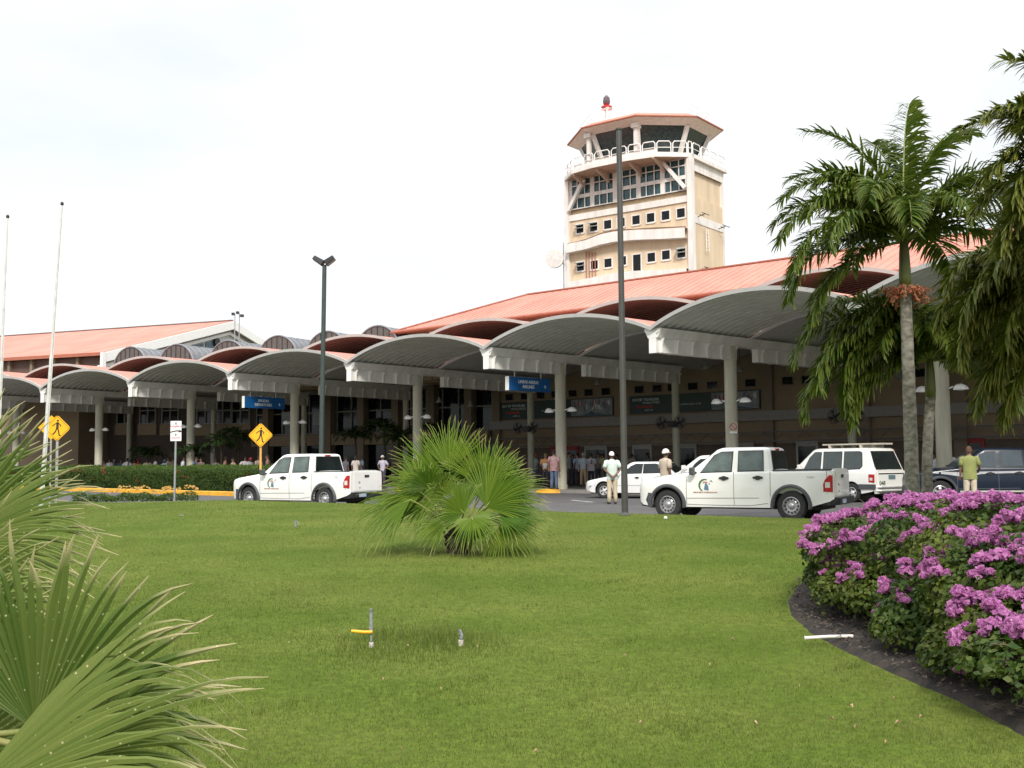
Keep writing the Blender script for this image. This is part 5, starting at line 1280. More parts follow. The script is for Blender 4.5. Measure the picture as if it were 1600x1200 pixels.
def person(label, loc, face_deg, h=1.74, skinc=(0.16, 0.085, 0.05), shirt=(.5, .5, .5), pants=(.4, .35, .25), shoes=(.03, .025, .02), hat=None, hair=(.02, .015, .012), arms='down', legs=0.0, long_sleeve=False, group=None, woman=False, detail=1, shirt_var=None, loose=1.0, bend=0.0):
    """stands on loc, faces compass angle face_deg (0 = toward +Y, away from the camera)"""
    root = thing('person', label, 'person', loc, R(face_deg), group)
    k = h / 1.74; J = lambda x, y, z: (x * k, y * k, z * k)
    key = lambda n, c: '%s_%02x%02x%02x' % (n, int(c[0] * 255), int(c[1] * 255), int(c[2] * 255))
    ms = M(key('skin', skinc), skinc, .55, var=.06); mt = M(key('cloth', shirt), shirt, .85, var=.10, scale=6, c2=shirt_var); mp = M(key('cloth', pants), pants, .85, var=.10, scale=5); mh = M(key('hair', hair), hair, .9)
    sw = .185 if not woman else .16
    lg = legs
    arm = {}
    for sg in (-1, 1):
        S0 = J(sg * sw, -.005, 1.415)
        if arms == 'behind': E, W = J(sg * .285, -.10, 1.17), J(sg * .07, -.19, .95)
        elif arms == 'hips': E, W = J(sg * .36, -.05, 1.17), J(sg * .19, .06, 1.0)
        elif arms == 'hold' : E, W = J(sg * .26, .02, 1.16), J(sg * .14, .22, 1.10)
        elif arms == 'hold_right' and sg > 0: E, W = J(.27, .0, 1.16), J(.24, .22, 1.05)
        else: E, W = J(sg * .24, -.02, 1.15), J(sg * .25, .04, .91)
        arm[sg] = (S0, E, W)
    V_, E_, Rr = [], [], []
    def node(p, r, par=None):
        V_.append(p); Rr.append(r * k if not isinstance(r, tuple) else (r[0] * k, r[1] * k))
        if par is not None: E_.append((par, len(V_) - 1))
        return len(V_) - 1
    n0 = node(J(0, 0, .96), .12); n1 = node(J(0, .0, 1.15), .11, n0); n2 = node(J(0, -.005, 1.36), .12, n1); n3 = node(J(0, 0, 1.475), .052, n2); n4 = node(J(0, .018 + bend, 1.545), .056, n3); n5 = node(J(0, .02 + bend, 1.62), .078, n4); n6 = node(J(0, .008 + bend, 1.68), .066, n5)
    hands = []
    for sg in (-1, 1):
        S0, E, W = arm[sg]; a = node(S0, .05, n2); b = node(E, .040, a); c = node(W, .028, b)
        d = (Vector(W) - Vector(E)).normalized(); hp = Vector(W) + d * .05 * k; c2 = node(tuple(hp), .030, c); hands.append((c2, hp, d, sg))
        hipx = sg * .085; kn = J(hipx * 1.15, .015 + lg * sg * .5, .50); an_ = J(hipx * 1.25, -.02 + lg * sg, .09)
        a = node(J(hipx, 0, .88), .085, n0); b = node(kn, .055, a); c = node(an_, .038, b)
    if detail:
        for c2, hp, d, sg in hands:
            side = d.cross(Vector((0, 1, 0))); side = side.normalized() if side.length > .1 else Vector((1, 0, 0))
            curl = Vector((-sg * .5, .5, 0))
            for j, ln in enumerate((.062, .070, .066, .052)):
                b0_ = hp + side * ((j - 1.5) * .017 * k) + d * .022 * k; f1 = b0_ + d * ln * .55 * k; f2 = f1 + (d * .8 + curl * .6).normalized() * ln * .5 * k
                q = node(tuple(b0_), .010, c2); q = node(tuple(f1), .0085, q); node(tuple(f2), .007, q)
            b0_ = hp - side * .030 * k - d * .01 * k; q = node(tuple(b0_), .011, c2); q = node(tuple(b0_ - side * .016 * k + d * .03 * k), .009, q); node(tuple(b0_ - side * .014 * k + d * .052 * k), .0075, q)
    body = skin('body', V_, E_, Rr, ms, root, sub=1)
    # head shaped over the skull: face, nose, ears joined into the body mesh
    hd = MB(); c = Vector(J(0, .018 + bend, 1.632)); N, K = 16, 12
    g = []
    for i in range(K + 1):
        th = math.pi * i / K; row = []
        for j in range(N):
            ph = 2 * math.pi * j / N; x = math.sin(th) * math.cos(ph); y = math.sin(th) * math.sin(ph); z = math.cos(th)
            rx, ry, rz = .074, .095, .116
            if z < -.2: rx *= 1 - .35 * (-z - .2); ry *= 1 - .12 * (-z - .2)
            yy = y * ry
            if y > .7 and -.45 < z < .12 and abs(x) < .3: yy += .016 * (1 - abs(z + .2) / .4)
            if y > .75 and .0 < z < .25 and abs(x) > .15: yy -= .008
            row.append(tuple(c + Vector((x * rx, yy, z * rz)) * k))
        g.append(row + [row[0]])
    hd.grid(g)
    for sg in (-1, 1): hd.ball(c + Vector((sg * .076, -.005, -.005)) * k, .012 * k, .02 * k, .032 * k, 8, 5)
    hd.prism([tuple(c + Vector(p) * k) for p in ((-.012, .094, -.045), (.012, .094, -.045), (.004, .100, .008), (-.004, .100, .008))], (0, .016 * k, 0))
    ho = hd.build('headtmp', ms, None, smooth=True)
    bm = bmesh.new(); bm.from_mesh(body.data); bm.from_mesh(ho.data); bm.to_mesh(body.data); bm.free()
    body.data.polygons.foreach_set('use_smooth', [True] * len(body.data.polygons)); bpy.data.objects.remove(ho)
    if detail:
        mb = MB()
        for sg in (-1, 1): mb.ball(c + Vector((sg * .03, .088, .012)) * k, .012 * k, .006 * k, .007 * k, 8, 5)
        mb.ball(c + Vector((0, .084, -.068)) * k, .024 * k, .007 * k, .006 * k, 8, 4); mb.build('face_features', M('eyes_dark', (.05, .025, .02), .5), root)
    # hair or cap
    mb = MB(); g = []
    hr = hat or hair
    for i in range(7):
        th = math.pi * .53 * i / 6; row = []
        for j in range(17):
            ph = 2 * math.pi * j / 16; x = math.sin(th) * math.cos(ph); y = math.sin(th) * math.sin(ph); z = math.cos(th)
            drop = -.045 * max(0, -y) * (i / 6) * (1 if not hat else .6) + (.03 * max(0, y) * (i / 6) if not hat else .012 * (i / 6))
            s_ = 1.08 if not hat else 1.13
            row.append(tuple(c + Vector((x * .078 * s_, y * .099 * s_ - .004, z * .118 * (1.0 if hat else 1.05) + .010 + drop)) * k))
        g.append(row)
    mb.grid(g)
    if hat:
        g = []
        for i in range(9):
            a = R(20 + 140 * i / 8); g.append([tuple(c + Vector((math.cos(a) * .085, math.sin(a) * .105, .022)) * k), tuple(c + Vector((math.cos(a) * .088, math.sin(a) * .112 + .075 * math.sin(a) ** 2, .004)) * k), tuple(c + Vector((math.cos(a) * .085, math.sin(a) * .105, .012)) * k)])
        mb.grid(g)
    mb.build('cap' if hat else 'hair', M(key('hat', hat), hat, .8) if hat else mh, root, smooth=True)
    if hat:
        mb = MB(); mb.lathe([(.070, -.055), (.079, -.02), (.081, .012)], (0, 0, 0), 'z', 14); mb.v = [tuple(c + Vector((p[0], p[1] * 1.2 - .012, p[2])) * k) for p in mb.v]; mb.v = [(x, min(y, c.y + .02 * k), z) for x, y, z in mb.v]; mb.build('hair', mh, root, smooth=True)
    if woman and not hat:
        mb = MB(); mb.tube([tuple(c + Vector(p) * k) for p in ((0, -.05, .05), (0, -.085, -.02), (0, -.09, -.10), (0, -.085, -.19))], [(.06 * k, .04 * k), (.085 * k, .045 * k), (.08 * k, .04 * k), (.05 * k, .025 * k)], 10); mb.build('hair', mh, root, smooth=True)
    # shirt: elliptical torso and sleeves
    mb = MB(); lo = loose; tz = [(.84, .168 * lo, .118 * lo), (.93, .165 * lo, .118 * lo), (1.05, .160 * lo, .115 * lo), (1.2, .170 * lo, .122), (1.33, .190, .126), (1.405, sw + .02, .112), (1.445, sw - .02, .088), (1.475, .085, .068), (1.495, .062, .060)]
    g = []
    for i, (z, rx, ry) in enumerate(tz):
        row = []
        for j in range(21):
            a = 2 * math.pi * j / 20; wr = 1 + .035 * math.sin(5 * a + z * 17) * (1 if z < 1.35 else 0)
            row.append(J(rx * wr * math.cos(a), ry * wr * math.sin(a) * (1.0 if math.sin(a) > 0 else 1.05) - .008, z - .02 * max(0, 1 - i)))
        g.append(row)
    mb.grid(g)
    for sg in (-1, 1):
        S0, E, W = [Vector(q) for q in arm[sg]]; i0 = S0 + Vector((-sg * .045 * k, 0, .0))
        if long_sleeve: mb.tube([i0, S0 + Vector((sg * .012, 0, -.01)) * k, S0.lerp(E, .5), E, E.lerp(W, .5), W], [.066 * k, .068 * k, .060 * k, .054 * k, .046 * k, .042 * k], 12)
        else: mb.tube([i0, S0 + Vector((sg * .012, 0, -.01)) * k, S0.lerp(E, .4), S0.lerp(E, .82)], [.066 * k, .070 * k, .070 * k, .074 * k], 12, True)
    sh = mb.build('shirt', mt, root, smooth=True)
    # trousers
    mb = MB(); g = []
    for z, rx, ry in ((.985, .158, .110), (.93, .162, .116), (.86, .172, .124), (.80, .165, .115)):
        g.append([J(rx * math.cos(2 * math.pi * j / 20), ry * math.sin(2 * math.pi * j / 20) - .008, z) for j in range(21)])
    mb.grid(g)
    for sg in (-1, 1):
        hx = sg * .088; pts_ = [J(hx, -.005, .88), J(hx, 0, .74), J(hx * 1.12, .012 + lg * sg * .45, .52), J(hx * 1.2, -.006 + lg * sg * .8, .28), J(hx * 1.26, -.015 + lg * sg, .06)]
        mb.tube(pts_, [(.088 * k, .115 * k), (.092 * k, .105 * k), (.074 * k, .080 * k), (.070 * k, .076 * k), (.073 * k, .085 * k)], 14)
    mb.build('trousers', mp, root, smooth=True)
    mb = MB()
    for sg in (-1, 1):
        x = sg * .112; y = lg * sg
        mb.tube([J(x, y - .09, .045), J(x, y - .05, .055), J(x + sg * .01, y + .06, .045), J(x + sg * .018, y + .15, .035), J(x + sg * .02, y + .19, .025)], [(.030 * k, .030 * k), (.042 * k, .045 * k), (.045 * k, .040 * k), (.045 * k, .032 * k), (.022 * k, .015 * k)], 10)
    mb.build('shoe', M(key('shoe', shoes), shoes, .5), root, smooth=True)
    return root
def foot(px, py, z=0.0): p = onground(px, py, z); return (p.x, p.y, z)
pm = person('man in white cap, mint shirt and khaki trousers with hands clasped behind his back', foot(957, 787.5), 4, 1.74, shirt=(.60, .68, .62), pants=(.52, .44, .31), hat=(.78, .76, .74), arms='behind', legs=.035, loose=1.12, shirt_var=(.45, .56, .50))
q = at(1041, 790, 31.0)
person('man in white cap and beige shirt, legs hidden behind the right pickup bonnet', (q.x, q.y, 0), -65, 1.76, shirt=(.46, .38, .30), pants=(.46, .38, .30), hat=(.74, .68, .62), arms='down', loose=1.08)
q = at(1517, 784, 31.2)
person('man in light green polo shirt and beige trousers in front of the navy pickup', (q.x, q.y, 0), -20, 1.76, skinc=(.22, .11, .07), shirt=(.24, .26, .085), pants=(.55, .48, .37), arms='hold_right', loose=1.15, hair=(.10, .05, .03))
q = at(1399, 773, 40.5)
person('man in white patterned shirt and beige trousers behind the palm trunk', (q.x, q.y, 0), 60, 1.78, skinc=(.25, .10, .06), shirt=(.75, .75, .78), shirt_var=(.12, .13, .2), pants=(.52, .45, .38), arms='hold', hair=(.20, .07, .03))
q = at(1462, 775, 39)
person('person in white shirt bending over the bonnet of the navy pickup', (q.x, q.y, 0), 120, 1.66, shirt=(.6, .62, .68), pants=(.1, .1, .13), arms='hold', bend=.05)
q = at(1483, 775, 38)
person('dark haired person behind the windscreen of the navy pickup', (q.x, q.y, 0), 150, 1.74, shirt=(.7, .7, .7), pants=(.1, .1, .12))
# crowd under the canopy, right group (px of feet, head top)
SK = [(.16, .08, .05), (.24, .12, .08), (.10, .05, .035), (.35, .2, .14)]
CR = [(838, 57, (.16, .22, .21), (.05, .06, .10), 'woman with reddish hair and grey green top left of the column crowd', dict(woman=True, hair=(.16, .05, .03), arms='hips')),
      (853, 54, (.75, .36, .14), (.06, .06, .08), 'person in orange top holding a white paper left of the canopy column', dict(arms='hold', skinc=SK[3], hair=(.3, .2, .1))),
      (866, 50.0, (.42, .28, .28), (.08, .12, .2), 'tall person in pinkish checked shirt standing in front of the canopy column', dict(h=1.8, shirt_var=(.25, .13, .14), loose=1.15, arms='down')),
      (889, 56, (.26, .33, .34), (.05, .05, .06), 'person in grey blue shirt just right of the canopy column', dict()),
      (896, 58, (.04, .045, .06), (.03, .03, .04), 'person in dark clothes between the column and the grey blue shirts', dict()),
      (903, 57, (.30, .37, .45), (.04, .04, .05), 'man in light blue shirt and black trousers turned away', dict()),
      (912, 55, (.34, .40, .46), (.36, .27, .16), 'grey haired man in light blue shirt and tan trousers', dict(skinc=SK[3], hair=(.35, .32, .3), legs=.05)),
      (924, 55.5, (.58, .56, .60), (.04, .04, .05), 'man in long white shirt with number 2 on the back', dict(loose=1.2)),
      (935, 58, (.2, .21, .25), (.05, .05, .06), 'person in dark grey shirt right of the man with number 2', dict()),
      (944, 57, (.33, .33, .17), (.1, .1, .08), 'person in olive shirt near the nose of the white saloon', dict()),
      (940, 61, (.3, .3, .33), (.05, .05, .06), 'dark haired person at the back between olive and grey shirts', dict()),
      (965, 60, (.12, .12, .14), (.05, .05, .06), 'person in dark shirt seen behind the roof line of the white saloon', dict()),
      (988, 60, (.3, .25, .22), (.05, .05, .06), 'person with brown shirt behind the roof of the white saloon', dict()),
      (1012, 61, (.1, .13, .13), (.05, .05, .06), 'person in dark green behind the saloon roof, left of the beige shirted man', dict())]
for px, Y, sh, pn, lb, kw in CR:
    q = at(px, 765, Y); kw = dict(kw); kw.setdefault('skinc', random.choice(SK[:3])); kw.setdefault('h', random.uniform(1.64, 1.76))
    fd = {912: 160, 903: 30, 924: 5, 853: 170, 838: 100}.get(px, random.uniform(-180, 180))
    r_ = person(lb, (q.x, q.y, .15), fd, shirt=sh, pants=pn, detail=1 if px in (912, 853, 866) else 0, group='people waiting under the right canopy', **kw)
    if px == 924:
        mb = MB(); text_mb(mb, '2', .26, frame((0, -.155, 1.22), (1, 0, 0), (0, 0, 1)), .003, bold=.008); mb.build('shirt_number', mBlack, r_)
    if px == 853:
        mb = MB(); mb.box(-.11, .11, .27, .275, .95, 1.2); mb.build('paper', mWhite, r_)
# left crowd behind the hedge
LC = [(141, (.05, .05, .06), None, 'dark figure left of the leftmost hedge column'), (163, (.35, .33, .36), None, 'person in pale grey left of the white shirts behind the hedge'), (171, (.62, .6, .6), None, 'person in white top, second from the left column behind the hedge'), (178, (.1, .12, .2), (.25, .3, .4), 'person in pale blue cap and navy top behind the hedge'),
      (189, (.08, .09, .13), None, 'person in dark navy top behind the hedge'), (199, (.78, .78, .8), None, 'broad person in bright white shirt behind the hedge'), (210, (.6, .3, .22), None, 'person in salmon top right of the bright white shirt'), (216, (.35, .03, .03), (.3, .02, .02), 'person in red top and red cap behind the hedge'),
      (230, (.62, .52, .38), None, 'person in cream top behind the hedge'), (243, (.62, .62, .64), None, 'person in white top midway along the hedge'), (257, (.42, .50, .68), (.14, .22, .42), 'person in light blue shirt and blue cap behind the hedge'), (263, (.33, .3, .2), None, 'person in khaki shirt beside the blue cap'),
      (271, (.15, .1, .09), None, 'person in brown next to the white pole sign'), (286, (.5, .52, .55), None, 'person in grey white left of the canopy column behind the hedge'), (306, (.08, .1, .16), None, 'person in dark blue right of the canopy column'), (314, (.14, .09, .08), None, 'person in dark brown right of the column behind the hedge'),
      (337, (.12, .10, .10), None, 'dark clothed person behind the middle of the right hedge half'), (352, (.25, .14, .1), None, 'person in rust top behind the hedge near the yellow sign'), (364, (.3, .2, .15), None, 'person in tan top left of the red cap man'), (383, (.55, .5, .5), None, 'pale capped person beside the man in the red cap'),
      (391, (.42, .43, .45), (.45, .03, .03), 'man in grey shirt and red cap near the yellow crossing sign'), (404, (.3, .22, .18), None, 'person hidden behind the post of the right crossing sign'), (418, (.2, .12, .1), None, 'person seen over the bonnet of the left pickup'),
      (556, (.55, .5, .45), None, 'person in white top seen above the left pickup tailgate'), (566, (.15, .2, .25), None, 'person in blue grey above the left pickup tailgate'), (598, (.45, .42, .5), (.5, .45, .45), 'person in lilac cap right of the left pickup, behind the fan palm'), (540, (.1, .1, .12), None, 'dark figure over the bed of the left pickup')]
for px, sh, cap, lb in LC:
    Y = interp(px, [(141, 80), (200, 75), (300, 66), (420, 60), (500, 56)]) + random.uniform(0, 3)
    q = at(px, 740, Y)
    person(lb, (q.x, q.y, .15), random.uniform(-180, 180), random.uniform(1.62, 1.78), skinc=random.choice(SK[:3]), shirt=sh, pants=random.choice([(.05, .05, .07), (.12, .12, .16), (.25, .2, .15)]), hat=cap, detail=0, woman=random.random() < .35 and not cap, group='people waiting behind the hedge', arms=random.choice(['down', 'hold', 'hips']))

# ================================================================ posts and signs
def pole_thing(name, label, cat, base, top_z, r0_, r1_, mat, tilt=(0, 0), group=None, n=12):
    root = thing(name, label, cat, base, 0, group)
    mb = MB(); H_ = top_z - base[2]; mb.tube([(0, 0, -.1), (tilt[0] * H_, tilt[1] * H_, H_)], [r0_, r1_], n); mb.build('pole', mat, root, smooth='auto'); return root
mPole = M('pole_bronze', (.055, .055, .05), .5)
b = at(976.5, 803, 25.3); zt = at(972, 203, 25.3).z
root = pole_thing('lamp_post', 'tall dark square-topped lamp post in front of the right pickup', 'lamp post', (b.x, b.y, .15), zt, .078, .065, mPole)
mb = MB(); mb.lathe([(.13, -.05), (.13, .04), (.09, .08), (.078, .1)], (0, 0, 0), 'z', 16); mb.build('base_collar', mPole, root); mb = MB(); mb.tube([(0, 0, zt - .15), (0, 0, zt - .12)], .085, 12); mb.build('cap', mPole, root)
Yp = 42; b = at(501, 760, Yp); zt = at(507, 414, Yp).z
root = pole_thing('lamp_post', 'dark lamp post with two angled floodlight heads behind the left pickup', 'lamp post', (b.x, b.y, 0), zt, .10, .085, M('pole_green', (.035, .05, .045), .5), ((at(507, 414, Yp).x - b.x) / zt, 0))
tx = at(507, 414, Yp).x - b.x
for sg in (-1, 1):
    mb = MB(); a0 = Vector((tx + sg * .10, 0, zt - .02)); a1 = Vector((tx + sg * .44, -.1, zt + .22))
    d = (a1 - a0).normalized(); nrm = Vector((-sg * d.z, 0, abs(d.x)))
    mb.hexa([a0 + Vector((0, -.22, -.02)), a1 + Vector((0, -.22, -.02)), a1 + Vector((0, .22, -.02)), a0 + Vector((0, .22, -.02)), a0 + Vector((0, -.15, 0)) + nrm * .22, a1 + Vector((0, -.15, 0)) + nrm * .16, a1 + Vector((0, .15, 0)) + nrm * .16, a0 + Vector((0, .15, 0)) + nrm * .22])
    f = mb.build('lamp_head', mBlack, root, bevel=.02)
    mb = MB(); mb.hexa([a0 + Vector((0, -.18, -.032)) + d * .05, a1 + Vector((0, -.18, -.032)) - d * .03, a1 + Vector((0, .18, -.032)) - d * .03, a0 + Vector((0, .18, -.032)) + d * .05, a0 + Vector((0, -.18, -.022)) + d * .05, a1 + Vector((0, -.18, -.022)) - d * .03, a1 + Vector((0, .18, -.022)) - d * .03, a0 + Vector((0, .18, -.022)) + d * .05]); mb.build('lens', M('lamp_lens', (.25, .27, .25), .2), f)
mFlag = M('flagpole', (.62, .62, .6), .35, metal=.3)
for (x0, y0, x1, y1, Y, l) in ((68, 735, 97, 320, 30, 'white metal flagpole without flag crossing the left crossing sign'), (-5, 735, 12, 340, 31, 'thin flagpole without flag at the extreme left edge')):
    b = at(x0, y0, Y); t = at(x1, y1, Y); k = (b.z - .15) / (t.z - b.z); bx_ = b.x - (t.x - b.x) * k
    root = thing('flagpole', l, 'flagpole', (bx_, b.y, .15), 0, 'bare flagpoles')
    mb = MB(); v = Vector((t.x - bx_, 0, t.z - .15)); mb.tube([(0, 0, 0), v * .5, v * .505], [.062, .052, .05], 10); mb.tube([v * .505, v * .75], .038, 10); mb.tube([v * .75, v], .026, 10); mb.build('pole', mFlag, root, smooth='auto')
    mb = MB(); mb.ball(v + Vector((0, 0, .03)), .05, .05, .06, 8, 6); mb.build('finial', mBlack, root)
    mb = MB(); mb.tube([v * .03 + Vector((.07, -.03, 0)), v * .99 + Vector((.04, -.02, 0))], .006, 4); mb.build('rope', mWhite, root)
def crossing_sign(px, py, half, pxb, Y, rz, label, postmat, tiltx=0):
    c = at(px, py, Y); b = (c.x - tiltx, c.y + .06, 0.15); root = thing('crossing_sign', label, 'road sign', b, R(rz), 'yellow pedestrian crossing signs')
    s = half * Y / FPX; zc = c.z - .15
    mb = MB(); mb.bar((0, 0, -.1), (tiltx, 0, zc + s * .3), .075, .05); mb.build('post', postmat, root)
    mb = MB(); r = .08; P_ = []
    for k in range(4):
        a = R(90 * k); cx_, cz_ = math.cos(a) * (s - r * 1.41), math.sin(a) * (s - r * 1.41)
        for q in (-45, -15, 15, 45): P_.append((tiltx + cx_ + r * math.cos(a + R(q)), -.06, zc + cz_ + r * math.sin(a + R(q))))
    mb.prism(P_, (0, .015, 0)); pl = mb.build('sign_plate', mSign, root)
    mb = MB(); g = []
    for k in range(5):
        a = R(90 * k); g.append([(tiltx + math.cos(a) * s * q, -.0635, zc + math.sin(a) * s * q) for q in (.90, .865)])
    mb.grid(g); mb.build('sign_border', mBlack, pl)
    # walking figure
    u = s / 1.0; W = lambda x, z: (tiltx + x * u, -.0655, zc + z * u)
    mb = MB()
    def limb(pts, w_):
        for a_, b_ in zip(pts, pts[1:]):
            a_ = Vector(W(*a_)); b_ = Vector(W(*b_)); mb.bar(a_, b_, .004, w_ * u, (0, 0, 1)) if False else None
            d = (b_ - a_).normalized(); n = Vector((-d.z, 0, d.x)) * (w_ * u / 2); mb.prism([a_ - n - d * .01, b_ - n + d * .01, b_ + n + d * .01, a_ + n - d * .01], (0, .003, 0))
    mb.lathe([(.001, 0), (.075 * u, 0), (.075 * u, .003)], W(.05, .56), 'y', 12)
    limb([(.04, .42), (.02, .0)], .18); limb([(.0, .38), (-.2, .28), (-.34, .16)], .06); limb([(.08, .38), (.26, .22), (.22, .12)], .06); limb([(-.01, .0), (-.12, -.26), (-.30, -.46)], .09); limb([(.05, .0), (.12, -.26), (.16, -.52), (.24, -.54)], .09)
    mb.build('walking_figure', mBlack, pl)
crossing_sign(89, 669, 21, 89, 33, 3, 'yellow diamond pedestrian sign at the far left behind the flagpole', mSteel)
crossing_sign(407, 680, 19.5, 407, 41, 3, 'yellow diamond pedestrian sign beside the bonnet of the left pickup', M('post_yellow', (.62, .33, .08), .6))
# second diamond, seen from behind the first at the far left
c = at(80, 668, 33.6); root = thing('crossing_sign', 'partly hidden yellow diamond just left of the far left pedestrian sign', 'road sign', (c.x, c.y, .1), R(18))
mb = MB(); s = .38; mb.prism([(s, 0, c.z - .1), (0, 0, c.z - .1 + s), (-s, 0, c.z - .1), (0, 0, c.z - .1 - s)], (0, .015, 0)); mb.build('sign_plate', mSign, root); mb = MB(); mb.bar((0, .04, 0), (0, .04, c.z), .05, .04); mb.build('post', mSteel, root)
# white bilingual sign
Y = 36.5; c = at(275, 673.5, Y); root = thing('pole_sign', 'white rectangular sign with arrow and red words on a thin grey post by the hedge', 'sign', (c.x, c.y, .12), R(6))
zc = c.z - .12; hw_, hh = 8.3 * Y / FPX, 15.6 * Y / FPX
mb = MB(); mb.tube([(-.03, .03, -.1), (0, .03, zc + hh * .9)], .035, 8); mb.build('post', mSteel, root)
mb = MB(); mb.box(-hw_, hw_, -.015, 0, zc - hh, zc + hh); pl = mb.build('sign_plate', M('sign_white', (.82, .80, .80), .4, var=.02), root, bevel=.004)
mb = MB()
for s_, z in (('PASAJEROS', .46), ('SALIDAS', -.68)): text_mb(mb, s_, .078, frame((0, -.017, zc + hh * z), (1, 0, 0), (0, 0, 1)), .002, bold=.002)
mb.build('lettering', M('sign_red', (.45, .06, .10), .5), pl)
mb = MB(); A = [(-.2, -.03), (-.1, .0), (.02, .025), (.10, .02), (.10, .045), (.22, -.01), (.12, -.055), (.12, -.03), (.02, -.01), (-.1, -.04), (-.2, -.06)]
mb.prism([(x, -.017, zc + z) for x, z in A], (0, -.003, 0))
for z in (.74, -.38): text_mb(mb, 'E', .10, frame((0, -.017, zc + hh * z), (1, 0, 0), (0, 0, 1)), .002, bold=.004)
mb.build('arrow', mBlack, pl)
# small no smoking style round notice on the right canopy column
c = P(0, CT[0]); q = onplane(1145.5, 667, c - Vector((0, .27, 0)), Vector((.2, 1, 0)).normalized())
root = thing('round_notice', 'small white notice with red circle and slash on the right canopy column', 'sign', (q.x, c.y - .29, q.z), R(-8))
mb = MB(); mb.box(-.17, .17, 0, .02, -.27, .17); mb.build('sign_plate', mColumn, root)
mb = MB(); mb.lathe([(.15, -.004), (.115, -.004), (.115, 0), (.15, 0), (.15, -.004)], (0, 0, 0), 'y', 20); mb.prism([(-.10, -.003, .08), (-.08, -.003, .10), (.10, -.003, -.08), (.08, -.003, -.10)], (0, -.003, 0)); mb.build('prohibition_ring', M('ring_red', (.4, .05, .07)), root)
mb = MB(); mb.box(-.15, .15, -.006, -.001, -.26, -.19); mb.build('caption_strip', mLetter, root)

# ================================================================ lawn fittings
mPVC = M('pvc', (.68, .62, .58), .6, c2=(.5, .42, .38), scale=18)
mRiser = M('riser_grey', (.10, .11, .12), .5, c2=(.32, .34, .34), scale=22)
b = onground(580, 1014, .02); root = thing('sprinkler_riser', 'tall sprinkler riser on the lawn with a yellow side tube', 'sprinkler', (b.x, b.y, .01))
sc = b.y / FPX
mb = MB(); mb.tube([(0, 0, -.03), (0, 0, 12 * sc)], .018, 12); mb.build('socket', mPVC, root, smooth='auto')
mb = MB(); mb.tube([(0, 0, 11 * sc), (0, 0, 34 * sc)], .0085, 10); mb.tube([(0, 0, 30 * sc), (0, 0, 58 * sc)], .014, 12); mb.tube([(0, 0, 33 * sc), (0, 0, 35.5 * sc)], .018, 12); mb.tube([(.003, 0, 57.5 * sc), (-.002, 0, 63 * sc)], .013, 12); mb.build('riser', mRiser, root, smooth='auto')
mb = MB(); mb.tube([(.012, -.022, 28.5 * sc), (-.05, -.024, 28.3 * sc), (-.10, -.02, 29.2 * sc), (-30 * sc, -.02, 30.2 * sc)], [.013, .0125, .0125, .0105], 10); mb.build('side_tube', M('tube_yellow', (.80, .40, .01), .45), root, smooth='auto')
b = onground(720, 1011, .02); root = thing('sprinkler_riser', 'short sprinkler riser on the lawn with white foot', 'sprinkler', (b.x, b.y, .01))
mb = MB(); mb.tube([(0, 0, -.03), (0, 0, 13 * sc)], .021, 12); mb.build('socket', mPVC, root, smooth='auto')
mb = MB(); mb.tube([(.003, 0, 12 * sc), (.003, 0, 18 * sc)], .013, 10); mb.tube([(.01, 0, 17 * sc), (.006, 0, 22 * sc), (-.006, 0, 29 * sc)], [.01, .011, .006], 8); mb.tube([(-.012, 0, 21 * sc), (-.014, 0, 29 * sc)], .004, 6); mb.build('nozzle', mRiser, root, smooth='auto')
for px, py, hpx, l in ((462, 829, 15, 'small hooked sprinkler on the lawn left of the fan palm'), (284, 814, 9, 'small grey sprinkler head far back on the left lawn')):
    b = onground(px, py, .18); s_ = b.y / FPX; root = thing('lawn_sprinkler', l, 'sprinkler', (b.x, b.y, b.z))
    mb = MB(); mb.tube([(0, 0, -.05), (0, 0, hpx * s_ * .7)], .018, 8); mb.build('riser', mRiser, root)
    mb = MB(); mb.tube([(0, 0, hpx * s_ * .65), (-.05, 0, hpx * s_), (.03, 0, hpx * s_ * .95), (.06, 0, hpx * s_ * .6)], .013, 6); mb.build('nozzle', mRiser, root)
b = onground(1040, 811, .16); root = thing('lawn_sprinkler', 'tiny white sprinkler cap on the lawn before the right pickup', 'sprinkler', (b.x, b.y, b.z))
mb = MB(); mb.lathe([(.04, -.05), (.04, .03), (.02, .06), (.001, .065)], (0, 0, 0), 'z', 10); mb.build('cap', mWhite, root)
a, b = onground(1258, 997, .09), onground(1333, 994, .11)
mb = MB(); mb.tube([a, a.lerp(b, .5) + Vector((0, 0, .004)), b], .013, 10); mb.tube([a, a - (b - a).normalized() * .004], .017, 10)
tag(mb.build('plastic_pipe', M('pipe_white', (.7, .64, .6), .5), None, smooth='auto'), 'white plastic pipe lying on the mulch at the tip of the flower bed', 'pipe')
# ================================================================ plants
class NP:
    def __init__(s): s.P = []; s.UV = []; s.n = 0
    def quads(s, P, uv):            # P (k,4,3), uv (k,4,2)
        s.P.append(P.reshape(-1, 3)); s.UV.append(uv.reshape(-1, 2))
    def build(s, name, mat, parent, smooth=False):
        P = np.concatenate(s.P); uv = np.concatenate(s.UV)
        return np_mesh(name, P, np.arange(len(P)).reshape(-1, 4), mat, parent, uv, smooth)
mFan = Mleaf('fan_leaf', (0.045, 0.108, 0.010), (0.44, 0.39, 0.15), (0.150, 0.215, 0.024), .4, .80, 1.12, transl=.22)
mFanF = Mleaf('fan_leaf_near', (0.076, 0.126, 0.024), (0.55, 0.46, 0.27), (0.178, 0.220, 0.058), .42, .74, 1.04, spots=(38, .17), transl=.25)
mPet = M('petiole', (.20, .26, .06), .5, c2=(.28, .25, .09), scale=6)
